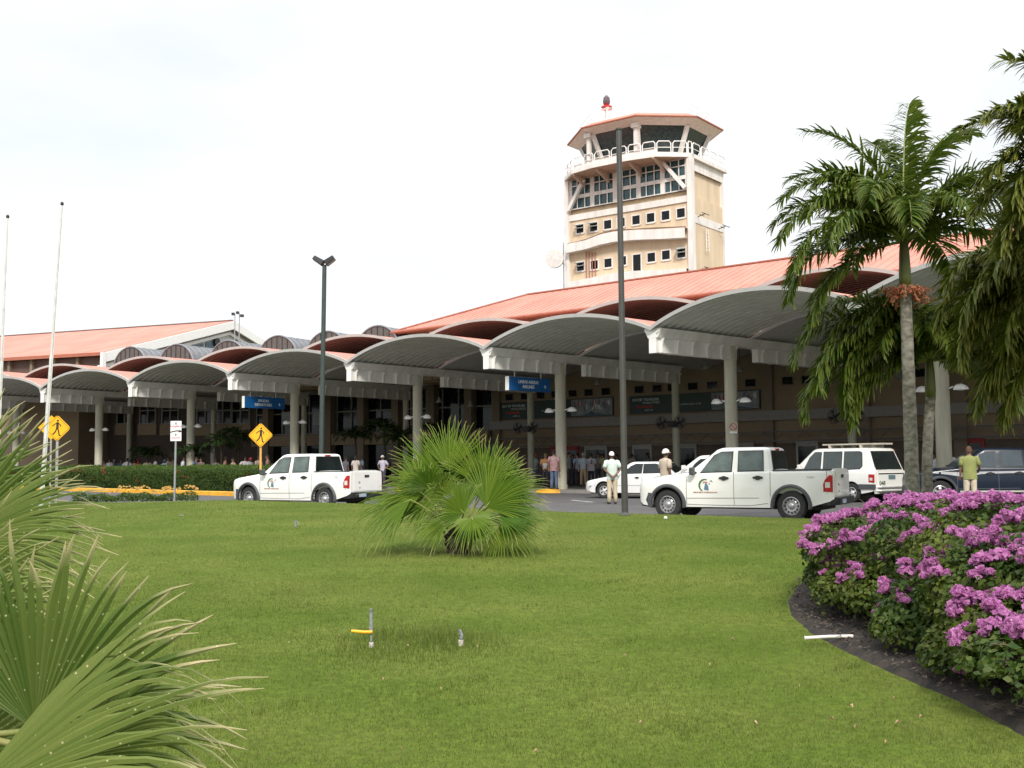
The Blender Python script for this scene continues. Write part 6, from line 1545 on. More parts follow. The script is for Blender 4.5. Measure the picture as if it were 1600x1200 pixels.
def fan_leaf(root, hub, d, nrm, rad, base, mat, nseg=42, spread=250, droop=.35, split=.42, fold=.45, seed=0, pet_r=.012, cup=.0):
    """costapalmate leaf: hub point, pointing direction d, face normal nrm, blade length rad; base = where the petiole starts"""
    nseg = max(16, int(nseg * .88)); r_ = np.random.default_rng(seed); hub = Vector(hub); d = Vector(d).normalized(); n = Vector(nrm); n = (n - d * n.dot(d)).normalized(); sdir = d.cross(n)
    o = NP(); K = 9; Pq, Uq = [], []
    ang = [R(-spread / 2 + spread * (k + .5) / nseg) for k in range(nseg)]; da = R(spread / nseg)
    tone = r_.uniform(0, 1)
    for a in ang:
        L = rad * (0.70 + 0.30 * math.cos(a * .55)) * r_.uniform(.88, 1.07); dr = droop * r_.uniform(.4, 1.9) + .05; tw = r_.uniform(-.25, .25); rnd = min(1, max(0, tone * .75 + r_.uniform(-.2, .45))); off = r_.uniform(-.06, .06); dead = r_.uniform(0, .12) if r_.uniform() < .25 else 0
        hook = r_.uniform(-.3, .3)
        prev = None
        for k in range(K + 1):
            t = k / K; t2 = t ** .9
            if t < split: hw_ = L * t2 * math.tan(da / 2) * 1.02; 
            else: q = (t - split) / (1 - split); hw_ = L * split ** .9 * math.tan(da / 2) * (.95 - .1 * q) * (1 - q) ** .7 + .001 if q > 0.001 else L * split ** .9 * math.tan(da / 2)
            aa = a + (off * max(0, t - split) / (1 - split)) + hook * max(0, t - .72) ** 1.5
            rd = d * math.cos(aa) + sdir * math.sin(aa); sd = sdir * math.cos(aa) - d * math.sin(aa)
            hgt = -cup * L * t * t
            g = dr * L * max(0, t - .32) ** 2.1
            c = hub + rd * (L * t2) + n * hgt * 1 + Vector((0, 0, -g * 1.3)) - rd * g * .25
            nn = n + sd * tw * max(0, t - split)
            rid = nn * (fold * hw_ * 2 * (1 if t < .98 else 0))
            cur = (c - sd * hw_ + rid * 0, c + rid * 1.0, c + sd * hw_, t)
            if prev:
                for (i, j) in ((0, 1), (1, 2)):
                    Pq.append([prev[i], prev[j], cur[j], cur[i]]); u0, u1 = prev[3] + dead, cur[3] + dead
                    Uq.append([(u0, rnd), (u0, rnd), (u1, rnd), (u1, rnd)])
            prev = cur
    o.quads(np.array([[tuple(v) for v in q] for q in Pq], dtype=np.float64), np.array(Uq, dtype=np.float64))
    lf = o.build('fan_leaf', mat, root)
    base = Vector(base); mid = base.lerp(hub, .5) + Vector((0, 0, .12 * (hub - base).length)) if abs(d.z) < .9 else base.lerp(hub, .5)
    mb = MB(); pts = [base.lerp(mid, t) * (1 - t) + mid.lerp(hub, t) * t for t in (0, .2, .4, .6, .8, 1)] + [hub + d * rad * .12]
    mb.tube(pts, [pet_r * 1.5, pet_r * 1.3, pet_r * 1.1, pet_r, pet_r * .9, pet_r * .8, pet_r * .2], 6)
    mb.build('petiole', mPet, lf, smooth=True)
    return lf
mBark = M('fibre_trunk', (.035, .025, .016), .95, c2=(.11, .08, .05), scale=18, bump=1, stretch=(1, 1, .35))
def fan_palm(root, specs, mat, crown, trunk_r, trunk_h, seed=0, nseg=42, pet_r=.012):
    mb = MB(); g = []
    for i in range(10):
        t = i / 9; g.append([(crown[0] * t + math.cos(a) * trunk_r * (1.15 - .35 * t + .12 * math.sin(7 * a + i * 2)), crown[1] * t + math.sin(a) * trunk_r * (1.15 - .35 * t + .12 * math.sin(5 * a + i)), trunk_h * t - .05) for a in [2 * math.pi * k / 18 for k in range(19)]])
    mb.grid(g)
    r_ = random.Random(seed + 5)
    for k in range(60):     # old leaf bases
        a = r_.uniform(0, 6.28); z = r_.uniform(0, trunk_h * .95); rr = trunk_r * 1.0
        p = Vector((math.cos(a) * rr, math.sin(a) * rr, z)); q = p + Vector((math.cos(a) * .06, math.sin(a) * .06, .11)); mb.bar(p, q, .035, .012, (math.cos(a), math.sin(a), 0))
    mb.build('trunk', mBark, root, smooth='auto')
    for k, (hub, d, n, rad, kw) in enumerate(specs):
        hub = Vector(hub); b = Vector((crown[0] + hub.x * .08, crown[1] + hub.y * .08, trunk_h * .9))
        fan_leaf(root, hub, d, n, rad, b, mat, seed=seed * 100 + k, nseg=kw.pop('nseg', nseg), pet_r=pet_r, **kw)
b = onground(716, 866, .12); Yc = b.y
root = thing('fan_palm', 'young bushy fan palm with green splayed leaves in the middle of the lawn', 'palm', (b.x, b.y, lawnz(b.x, b.y)), 0)
C = 1 / 455.0
def Q(zx, zz, y=0): return ((zx - 800) * C, y, (1090 - zz) * C)
SP = [
 (Q(740, 560, .2), (.02, .15, 1), (-.25, -1, .05), .84, dict(spread=95, droop=.02, nseg=32)),
 (Q(660, 600, .3), (-.30, .1, 1), (.35, -1, .1), .84, dict(spread=110, droop=.05, nseg=36)),
 (Q(960, 660, .0), (.10, -.05, 1), (.15, -1, .05), .82, dict(spread=130, droop=.06, nseg=40)),
 (Q(1010, 640, .35), (.45, .2, .9), (.3, -1, .2), .72, dict(spread=140, droop=.12, nseg=40)),
 (Q(985, 790, -.25), (.62, -.1, .85), (-.35, -1, .25), .92, dict(spread=150, droop=.14, nseg=44)),
 (Q(1080, 740, .15), (1, .1, .55), (-.3, -.8, .8), .80, dict(spread=150, droop=.25, nseg=40)),
 (Q(1060, 850, -.3), (1, -.15, .10), (-.1, -.35, 1), .86, dict(spread=150, droop=.25, nseg=40)),
 (Q(570, 700, -.1), (-.85, -.15, .55), (.35, -1, .6), .72, dict(spread=160, droop=.2, nseg=40)),
 (Q(560, 640, .25), (-.9, .1, .62), (.4, -.7, .6), .62, dict(spread=150, droop=.22, nseg=38)),
 (Q(620, 660, -.25), (-.45, -.5, .8), (-.3, -1, .3), .55, dict(spread=170, droop=.3, nseg=40)),
 (Q(500, 735, -.3), (-1, -.2, -.38), (-.35, -.75, .6), .92, dict(spread=100, droop=.35, nseg=34)),
 (Q(530, 740, .1), (-1, .1, -.05), (-.2, -.45, 1), .80, dict(spread=110, droop=.4, nseg=34)),
 (Q(850, 820, -.5), (-.6, -.25, .62), (.3, -1, .2), .62, dict(spread=170, droop=.25, nseg=42)),
 (Q(900, 850, -.55), (.25, -.6, -.35), (.1, -1, .6), .52, dict(spread=230, droop=.4, nseg=46)),
 (Q(1080, 900, -.35), (.85, -.5, -.45), (.2, -.9, .6), .70, dict(spread=170, droop=.38, nseg=40)),
 (Q(1010, 880, .3), (1, .4, -.1), (0, -.3, 1), .82, dict(spread=150, droop=.4, nseg=40)),
 (Q(820, 720, .45), (.1, .9, .5), (0, -.5, .9), .80, dict(spread=180, droop=.35, nseg=44)),
 (Q(700, 780, .45), (-.6, .8, .1), (0, -.4, .9), .72, dict(spread=150, droop=.5, nseg=40)),
 (Q(720, 720, -.3), (-.25, -.5, .7), (.35, -1, .3), .50, dict(spread=180, droop=.35, nseg=40)),
 (Q(880, 930, -.3), (.6, -.7, -.25), (.1, -.8, .7), .48, dict(spread=200, droop=.35, nseg=40)),
 (Q(720, 900, -.2), (-.9, -.4, .05), (-.1, -.7, .8), .62, dict(spread=120, droop=.35, nseg=32)),
 (Q(560, 800, .3), (-1, .3, .15), (-.1, -.4, .9), .80, dict(spread=130, droop=.35, nseg=36)),
 (Q(640, 760, .0), (-.8, -.2, .35), (.2, -1, .7), .60, dict(spread=150, droop=.3, nseg=38)),
 (Q(1060, 690, .1), (.8, .0, .8), (-.2, -1, .5), .66, dict(spread=150, droop=.15, nseg=38)),
 (Q(860, 640, .1), (-.1, -.2, 1), (.4, -1, .1), .55, dict(spread=130, droop=.12, nseg=36)),
]
fan_palm(root, SP, mFan, (0, 0), .15, .30, seed=3, nseg=44)
# big near fan palm at the left edge; hubs given where they stand in space
def near_palm():
    base = Vector((-2.75, 4.6, 0)); root = thing('fan_palm', 'large near fan palm at the left edge with pale frayed leaf tips', 'palm', base, 0)
    L = lambda px, py, Y: at(px, py, Y) - base
    S_ = [
     (L(55, 1140, 3.9), (.30, -.12, .95), (.12, -1, .22), .80, dict(spread=150, droop=.10, nseg=40, split=.52)),
     (L(-60, 1250, 3.5), (.95, -.1, .36), (.05, -.8, .6), 1.08, dict(spread=80, droop=.34, nseg=34, split=.42)),
     (L(90, 1190, 3.75), (.95, .05, .42), (.0, -.85, .5), .62, dict(spread=80, droop=.30, nseg=30, split=.5)),
     (L(-75, 845, 5.0), (.62, .0, .78), (.2, -1, .3), .72, dict(spread=130, droop=.06, nseg=40)),
     (L(-90, 780, 5.2), (.3, .1, .95), (.2, -1, .2), .62, dict(spread=150, droop=.05, nseg=40)),
     (L(-75, 850, 4.7), (1, -.1, .10), (-.1, -.85, .5), .74, dict(spread=95, droop=.22, nseg=36)),
     (L(-90, 960, 4.4), (.85, -.2, .5), (.2, -1, .3), .62, dict(spread=150, droop=.12, nseg=40)),
     (L(-70, 1080, 4.0), (.35, -.3, .9), (.1, -1, .2), .66, dict(spread=170, droop=.12)),
     (L(-260, 900, 4.8), (-.4, 0, .9), (0, -1, .2), .8, dict(spread=220, droop=.15)),
     (L(-350, 1050, 4.6), (-1, 0, .2), (0, -.7, .7), .8, dict(spread=200, droop=.3)),
     (L(-230, 1000, 5.5), (.1, .9, .5), (0, -.5, .9), .8, dict(spread=180, droop=.3)),
     (L(-110, 990, 5.0), (.9, .2, .35), (.1, -.9, .5), .62, dict(spread=150, droop=.15)),
     (L(-120, 1230, 4.2), (.8, .2, .55), (.1, -.9, .5), .70, dict(spread=160, droop=.15)),
    ]
    fan_palm(root, S_, mFanF, (0, 0), .2, .32, seed=11, nseg=44, pet_r=.014)
near_palm()

# feather palms
mFrond = Mleaf('palm_leaflet', (0.044, 0.092, 0.011), (0.28, 0.26, 0.06), (0.135, 0.175, 0.024), .45, .75, 1.35, transl=.3)
mFrond2 = Mleaf('palm_leaflet_yellowish', (0.048, 0.084, 0.010), (0.28, 0.24, 0.06), (0.150, 0.168, 0.022), .45, .6, 1.3, transl=.3)
mRach = M('rachis', (.17, .20, .05), .5)
def frond_mesh(root, c, az, el, L, droop, mat, seed, nl=108, ll=.70, w_=.024, parent=None):
    r_ = np.random.default_rng(seed); c = Vector(c); h = Vector((math.cos(az), math.sin(az), 0)); s = Vector((-h.y, h.x, 0))
    pts = []; p = c.copy(); e = el; N = 24; side = r_.uniform(-.25, .25)
    for k in range(N + 1):
        pts.append(p.copy()); t = k / N
        dr = h * math.cos(e) + Vector((0, 0, math.sin(e))) + s * side * t * .4
        p = p + dr.normalized() * (L / N); e -= droop / N * (0.35 + 1.5 * t)
    pts = [Vector(q) for q in pts]; Pq, Uq = [], []
    for i in range(nl * 2):
        sg = 1 if i % 2 else -1; t = .12 + .88 * ((i // 2) / nl) ; t = min(t + r_.uniform(-.008, .008), .999)
        k = min(int(t * N), N - 1); f = t * N - k; o = pts[k].lerp(pts[k + 1], f); tg = (pts[k + 1] - pts[k]).normalized()
        up = s.cross(tg) * -1
        if up.z < 0 and abs(tg.z) < .95: up = -up
        env = math.sin(math.pi * min(1, .18 + .82 * (1 - abs(2 * t - .95) ** 1.6 * .55))) if False else (0.55 + .45 * math.sin(math.pi * min(1, (t - .05) * 1.15))) 
        l = ll * env * r_.uniform(.85, 1.12); rnd = r_.uniform(0, 1)
        vup = r_.uniform(-.35, .95)
        fw = .40 + .65 * t + r_.uniform(-.15, .15)
        d0 = (s * sg + up * vup + tg * fw).normalized(); grav = r_.uniform(.25, 1.1)
        prev = None; q = o.copy(); d = d0.copy(); M_ = 4
        for m_ in range(M_ + 1):
            tt = m_ / M_; wd = w_ * (.45, 1.0, .95, .65, .05)[m_] * r_.uniform(.9, 1.1)
            ax = d.cross(Vector((0, 0, 1)) + tg * .3).normalized() if d.length else s
            ax = (ax * .7 + tg * .6).normalized()
            cur = (q - ax * wd, q + ax * wd, tt)
            if prev: Pq.append([prev[0], prev[1], cur[1], cur[0]]); Uq.append([(prev[2], rnd), (prev[2], rnd), (cur[2], rnd), (cur[2], rnd)])
            prev = cur; q = q + d * (l / M_); d = (d + Vector((0, 0, -grav * .42))).normalized()
    o_ = NP(); o_.quads(np.array([[tuple(v) for v in q] for q in Pq], dtype=np.float64), np.array(Uq, dtype=np.float64))
    fr = o_.build('frond', mat, parent or root)
    mb = MB(); mb.tube([pts[k] for k in range(0, N + 1, 2)], [.032 * (1 - .85 * k / 12) for k in range(13)], 6); mb.build('rachis', mRach, fr, smooth=True)
    return fr
mTrunkP = M('palm_trunk', (.11, .095, .075), .9, c2=(.30, .285, .24), scale=7, bump=.8, stretch=(1, 1, 1.6))
mShaft = M('crownshaft', (.13, .17, .035), .5, c2=(.09, .07, .03), scale=2.5, stretch=(1, 1, .6))
def feather_palm(label, base, top, r0_, r1_, shaft, fronds, mat, seed, name='feather_palm', fruit=False, ll=.62, lean=0):
    root = thing(name, label, 'palm', base, 0); H_ = top - base[2]; r_ = random.Random(seed)
    lx = lean
    mb = MB(); n = 44; g = []
    for i in range(n + 1):
        t = i / n; rr = lerp(r0_ * 1.25, r0_, min(1, t * 6)) if t < .17 else lerp(r0_, r1_, (t - .17) / .83); rr *= 1 + (.035 if i % 2 else -.01)
        g.append([(lx * t * t + math.cos(a) * rr * (1 + .02 * math.sin(3 * a + i)), math.sin(a) * rr, (H_ - shaft) * t) for a in [2 * math.pi * k / 16 for k in range(17)]])
    mb.grid(g); mb.build('trunk', mTrunkP, root, smooth='auto')
    mb = MB(); mb.tube([(lx, 0, H_ - shaft - .02), (lx, 0, H_ - shaft * .8), (lx, 0, H_ - shaft * .3), (lx * 1.03, 0, H_ + .05)], [r1_ * 1.0, r1_ * 1.12, r1_ * .92, r1_ * .6], 14); mb.build('crownshaft', mShaft, root, smooth=True)
    for k, (az, el, L, dr) in enumerate(fronds): frond_mesh(root, (lx, 0, H_ - .05), R(az), R(el), L, R(dr), mat, seed * 50 + k, ll=ll)
    if fruit:
        mb = MB(); mf = MB(); z0 = H_ - shaft - .02
        for k in range(70):
            a = r_.uniform(0, 6.28); l = r_.uniform(.16, .46); d = Vector((math.cos(a), math.sin(a) - .3, r_.uniform(-1.1, .1))).normalized(); p = Vector((lx + math.cos(a) * r1_, math.sin(a) * r1_, z0 + .02)); q = p + d * l + Vector((0, 0, -.25 * l))
            mb.tube([p, p + d * l * .6, q], .005, 4)
            for m_ in range(11): f = p.lerp(q, r_.uniform(.4, 1.05)) + Vector((r_.uniform(-.03, .03), r_.uniform(-.03, .03), r_.uniform(-.04, .03))); mf.ball(f, .016, .016, .021, 6, 4)
        fs = mb.build('fruit_stalk', M('fruit_stalk', (.34, .26, .14), .7), root); mf.build('fruit', M('palm_fruit', (.34, .05, .025), .4, c2=(.50, .20, .10), scale=12), fs, smooth=True)
    return root
# palm 1: crown at photo (1412,395)
b = at(1427, 800, 21); t1 = at(1412, 372, 21)
F1 = [(178, 62, 3.0, 112), (190, 40, 3.1, 112), (200, 22, 3.0, 95), (170, 48, 2.9, 100), (184, 8, 2.9, 90), (-160, 50, 2.8, 115), (-145, 30, 2.8, 105), (160, 68, 2.9, 92), (120, 62, 2.6, 80), (60, 84, 3.6, 48), (84, 72, 3.3, 50), (30, 76, 3.5, 72), (150, 80, 3.3, 70), (15, 58, 3.0, 92), (-8, 44, 3.0, 102), (5, 22, 2.9, 95), (-25, 30, 2.8, 105), (-40, 60, 2.8, 110),
      (-75, 45, 2.4, 120), (-105, 40, 2.5, 120), (-125, 55, 2.6, 118), (150, 20, 2.7, 92), (45, 20, 2.7, 92), (100, 30, 2.6, 92), (-178, -14, 2.6, 68), (186, 74, 2.6, 120)]
feather_palm('tall feather palm with grey ringed trunk and red fruit clusters', (b.x, b.y, .1), t1.z, .135, .105, .95, F1, mFrond, 5, fruit=True, lean=t1.x - b.x)
# palm 2 behind: crown about (1452,520), trunk at 1456
b2 = at(1449, 800, 22.6); t2 = at(1452, 560, 22.6)
F2 = [(180, 48, 3.6, 128), (187, 62, 3.5, 136), (174, 20, 3.4, 116), (196, 35, 3.4, 128), (-20, 75, 2.6, 130), (5, 62, 2.7, 128), (-45, 68, 2.6, 132), (-70, 70, 2.4, 135), (175, 32, 2.9, 120), (192, 55, 2.9, 125), (-5, 40, 2.7, 120), (15, 10, 2.5, 95), (178, 70, 2.5, 128), (186, -5, 2.4, 85), (160, 30, 2.5, 110), (-176, 48, 2.6, 128), (-155, 68, 2.4, 130), (10, 25, 2.3, 110), (-10, 5, 2.2, 90), (-60, 45, 2.2, 125), (-115, 65, 2.1, 130), (182, 40, 2.6, 115), (195, 25, 2.6, 120), (172, 55, 2.5, 120), (205, 60, 2.3, 110), (150, 60, 2.3, 105), (90, 70, 2.3, 100), (188, 8, 2.4, 95), (20, 60, 2.2, 120), (0, 45, 2.3, 125), (-30, 65, 2.1, 125), (-90, 55, 1.7, 130), (-140, 50, 2.2, 120), (-165, 35, 2.5, 115), (120, 50, 2.2, 100), (212, 75, 2.2, 90)]
feather_palm('lower dark feather palm with brown trunk right behind the fruiting palm', (b2.x, b2.y, .1), t2.z, .11, .10, .8, F2, mFrond, 6, lean=t2.x - b2.x, ll=.66)
# palm 3: nearer, trunk off frame to the right
b3 = at(1785, 800, 15.5); t3 = at(1780, 300, 15.5)
F3 = [(174, 84, 2.9, 80), (168, 60, 2.8, 88), (-172, 64, 2.8, 100), (176, 75, 2.4, 95), (186, 52, 2.4, 112), (194, 66, 2.3, 105), (172, 30, 2.3, 88), (184, 15, 2.3, 98), (-168, 40, 2.3, 118), (-150, 58, 2.2, 118), (-140, 8, 2.2, 90), (-165, -18, 2.2, 70), (178, -48, 2.0, 45), (-155, -40, 2.0, 50), (-170, -60, 1.9, 30), (180, 62, 2.2, 85), (170, 45, 2.3, 95), (190, 30, 2.1, 105), (200, 10, 2.0, 95), (160, 20, 2.1, 100), (182, -5, 1.9, 80), (150, 70, 2.1, 80), (215, 45, 2.0, 110), (120, 40, 2.2, 100), (90, 60, 2.3, 80), (30, 40, 2.3, 100), (-20, 40, 2.3, 100), (-70, 40, 2.2, 110), (-120, 40, 2.1, 110), (-150, 25, 2.0, 105), (175, -30, 1.9, 60), (165, 5, 2.0, 90)]
feather_palm('near feather palm with hanging yellow tinged fronds entering from the right edge', (b3.x, b3.y, .1), t3.z, .13, .10, .8, F3, mFrond2, 8, ll=.60)
b4 = at(1700, 800, 18.0); t4 = at(1692, 480, 18.0)
F4 = [(182, 58, 2.9, 128), (190, 20, 2.8, 108), (170, 42, 2.8, 122), (-165, 38, 2.8, 120), (-150, 60, 2.7, 128), (178, -20, 2.5, 62), (-170, -35, 2.4, 45), (178, 68, 2.4, 128), (186, 40, 2.5, 125), (172, 15, 2.4, 105), (-170, 55, 2.4, 128), (-155, 20, 2.3, 105), (160, 50, 2.4, 115), (-140, 65, 2.2, 120), (-175, -10, 2.2, 85), (180, 50, 2.3, 120), (192, 30, 2.2, 115), (168, 35, 2.2, 115), (205, 60, 2.0, 115), (150, 60, 2.1, 100), (100, 60, 2.1, 100), (40, 50, 2, 110), (-30, 45, 2, 110), (-90, 50, 1.9, 120), (-140, 40, 2.0, 115), (180, 10, 1.9, 90)]
feather_palm('low feather palm at the right edge with fronds above the navy pickup', (b4.x, b4.y, .1), t4.z, .12, .10, .7, F4, mFrond2, 9, ll=.66)
# indoor palms and shrubs in the shade below the canopy
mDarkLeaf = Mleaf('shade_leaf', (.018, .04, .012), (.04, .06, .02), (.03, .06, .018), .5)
for k, (px, pyb, pyt, Y, l) in enumerate(((555, 745, 655, 66, 'dark potted palm before the glass wall, left of the middle columns'), (600, 745, 640, 64, 'dark palm before the glass wall between two middle columns'), (622, 745, 660, 62, 'dark palm just left of the rear column above the fan palm'), (688, 745, 650, 62, 'dark palm before the glass wall right of the column by the fan palm'),
                                          (345, 745, 668, 66, 'dark palm before the brick wing right of the column with lamps'), (300, 745, 690, 68, 'dark bush palm before the brick wing behind the white pole sign'), (230, 745, 690, 74, 'dark low palm before the brick wing, far left'), (372, 745, 650, 68, 'dark palm by the brick wing left of the departures sign'))):
    p = at(px, 740, Y); t = at(px, pyt + 14, Y); rr = random.Random(k)
    root = thing('shade_palm', l, 'palm', (p.x, p.y, .15), 0, 'dark palms under the canopy'); Ht = t.z - .15
    mb = MB(); mb.tube([(0, 0, 0), (.05, 0, Ht * .5), (0, 0, Ht * .85)], [.09, .07, .06], 8); mb.build('trunk', mBark, root, smooth=True)
    for j in range(13): frond_mesh(root, (0, 0, Ht * .82), R(j * 137.5), R(rr.uniform(15, 70)), 1.5, R(100), mDarkLeaf, 900 + k * 20 + j, nl=22, ll=.5, w_=.035)

# leafy masses
def leaf_cloud(name, pts, nrm, size, mat, parent, rnd, jit=.5, aspect=.55, seed=1, fold=.25):
    r_ = np.random.default_rng(seed); n = len(pts)
    nn = nrm + r_.normal(0, jit, (n, 3)); nn /= np.linalg.norm(nn, axis=1)[:, None] + 1e-9
    t = r_.normal(0, 1, (n, 3)); t -= nn * (t * nn).sum(1)[:, None]; t /= np.linalg.norm(t, axis=1)[:, None] + 1e-9
    b = np.cross(nn, t); s = (size * r_.uniform(.65, 1.3, n))[:, None]
    a0 = pts - t * s * .5; a2 = pts + t * s * .5; a1 = pts + b * s * aspect * .5 + nn * s * fold * .3 - t * s * .08; a3 = pts - b * s * aspect * .5 + nn * s * fold * .3 - t * s * .08
    P_ = np.stack([a0, a1, a2, a3], 1); uv = np.zeros((n, 4, 2)); uv[:, 2, 0] = 1; uv[:, 1, 0] = uv[:, 3, 0] = .5; uv[:, :, 1] = rnd[:, None]
    o = NP(); o.quads(P_, uv); return o.build(name, mat, parent)
# hedge on the traffic island
ka, kb = onground(100, 767, 0.0), onground(372, 775.5, 0.0)
kd = (kb - ka); kd.z = 0; kl = kd.length; kd.normalize(); kn = Vector((-kd.y, kd.x, 0))
i0, i1 = ka - kd * 14, kb + kd * 3.0
isl = []
mb = MB(); w_i = 4.2
out = [i0, i0.lerp(i1, .25) , i0.lerp(i1, .5), i0.lerp(i1, .75), i1 - kd * 1.2, i1 + kn * .25 - kd * .4, i1 + kn * .9, i1 + kn * (w_i - .9), i1 + kn * (w_i - .25) - kd * .4, i1 + kn * w_i - kd * 1.2, i0 + kn * w_i]
def zz(p, z): return Vector((p.x, p.y, z))
K = len(out)
cen = i0.lerp(i1, .5) + kn * w_i / 2
def inset(p, d): v = cen - p; v.z = 0; q = Vector((v.dot(kd), v.dot(kn))); return p + kd * (math.copysign(min(abs(q.x), d * (1 if abs(q.x) > 1 else 0)), q.x)) + kn * (math.copysign(min(abs(q.y), d), q.y))
mb.grid([[zz(p, 0) for p in out], [zz(p, .17) for p in out], [zz(inset(p, .05), .2) for p in out], [zz(inset(p, .18), .2) for p in out], [zz(inset(p, .19), .12) for p in out]])
tag(mb.build('island_kerb', mYellow), 'long bright yellow kerb in front of the clipped hedge', 'kerb')
mb = MB(); mb.add([zz(inset(p, .19), .125) for p in out], [tuple(range(K))]); struct(mb.build('island_soil', mMulch))
root = thing('hedge', 'clipped green hedge with a few red flowers behind the yellow kerb', 'hedge', zz(cen, .12), math.atan2(kd.y, kd.x))
Lh = (i1 - i0).length - 2.6; Wh = 2.6; Hh = at(250, 730, (ka.y + kb.y) / 2 + 1.0).z - .12
def hedge_h(x): return Hh * (1 + .035 * np.sin(x * .8) + .03 * np.sin(x * 2.1 + 1) + .02 * np.sin(x * 5.3))
mb = MB(); xs = np.linspace(-Lh / 2, Lh / 2, 90)
yo = -.15
mb.grid([[(x, yo - Wh / 2 + .12, 0), (x, yo - Wh / 2 + .10, float(hedge_h(x)) * .8), (x, yo - Wh / 2 + .45, float(hedge_h(x)) * .93), (x, yo + Wh / 2 - .4, float(hedge_h(x)) * .93), (x, yo + Wh / 2 - .1, 0)] for x in xs])
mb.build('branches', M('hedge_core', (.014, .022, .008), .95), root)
n = 60000; hr = np.random.default_rng(4)
x = hr.uniform(-Lh / 2, Lh / 2, n); f = hr.uniform(0, 1, n) < .55; hh_ = hedge_h(x)
zf = hh_ * hr.uniform(.03, 1, n); y = np.where(f, yo - Wh / 2 + hr.normal(0, .05, n) + .25 * np.clip(zf / hh_ - .8, 0, 1), yo + hr.uniform(-Wh / 2 + .1, Wh / 2, n)); z = np.where(f, zf, hh_ + hr.normal(0, .03, n) - .16 * np.clip((np.abs(y - yo) - Wh / 2 + .4) / .4, 0, 1))
bump_ = .07 * np.sin(x * 3.1 + z * 5) * np.cos(x * 1.7 - z * 3); y = y + np.where(f, bump_, 0); z = z + np.where(f, 0, bump_ * .6)
nrm = np.where(f[:, None], np.array([[0, -1, .3]]), np.array([[0, -.2, 1.0]]))
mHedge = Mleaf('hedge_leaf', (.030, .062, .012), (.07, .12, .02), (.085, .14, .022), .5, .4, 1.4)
leaf_cloud('foliage', np.stack([x, y, z], 1), nrm, .085, mHedge, root, np.clip(.5 * hr.uniform(0, 1, n) + .5 * (z / hh_) ** 2, 0, 1), seed=21)  # leaf tone lightens towards the hedge top
n = 420; cx_ = hr.uniform(-Lh / 2, Lh / 2, 26); xx = np.concatenate([c + hr.normal(0, .13, 16) for c in cx_]); zz_ = np.concatenate([np.full(16, v) + hr.normal(0, .06, 16) for v in hr.uniform(.45, 1, 26)]) * Hh
leaf_cloud('red_flower', np.stack([xx, np.full(len(xx), yo - Wh / 2 - .06) + hr.normal(0, .03, len(xx)), zz_], 1), np.tile([0, -1, .3], (len(xx), 1)), .07, Mleaf('red_petal', (.35, .05, .03), (.4, .1, .06), (.42, .08, .05), .5), root, hr.uniform(0, 1, len(xx)), seed=22)
# yellow flower border at the lawn edge
a_, b_ = onground(150, 781, .24), onground(272, 777, .3)
root = thing('yellow_flowers', 'low border of yellow and orange flowers at the far left lawn edge', 'flower border', zz((a_ + b_) / 2, .1), math.atan2((b_ - a_).y, (b_ - a_).x))
Lf = (b_ - a_).length + 1.6; n = 3800; x = hr.uniform(-Lf / 2, Lf / 2, n); hgt = .30 * (1 + .35 * np.sin(x * 6) * np.sin(x * 2.3)); z = .08 + hgt * hr.uniform(0, .85, n); y = hr.normal(0.05, .16, n)
leaf_cloud('foliage', np.stack([x, y, z], 1), np.tile([0, -.5, 1], (n, 1)), .075, mHedge, root, hr.uniform(.2, 1, n), jit=.8, seed=23)
m_ = 95; cx_ = np.clip(hr.normal(Lf * .16, Lf * .24, m_), -Lf / 2, Lf / 2); ch = .20 + .34 * (1 + .35 * np.sin(cx_ * 6) * np.sin(cx_ * 2.3)) * hr.uniform(.75, 1.08, m_); cy_ = hr.normal(-.14, .16, m_)
xx = np.repeat(cx_, 6) + hr.normal(0, .022, m_ * 6); yy = np.repeat(cy_, 6) + hr.normal(0, .022, m_ * 6); z2 = np.repeat(ch, 6) + hr.normal(0, .018, m_ * 6)
leaf_cloud('blossom', np.stack([xx, yy, z2], 1), np.tile([0, -.8, .8], (len(xx), 1)), .055, Mleaf('yellow_petal', (.60, .30, .03), (.7, .5, .25), (.62, .42, .12), .5, .3, 1.3), root, hr.uniform(0, 1, len(xx)), jit=.6, aspect=.9, seed=24)

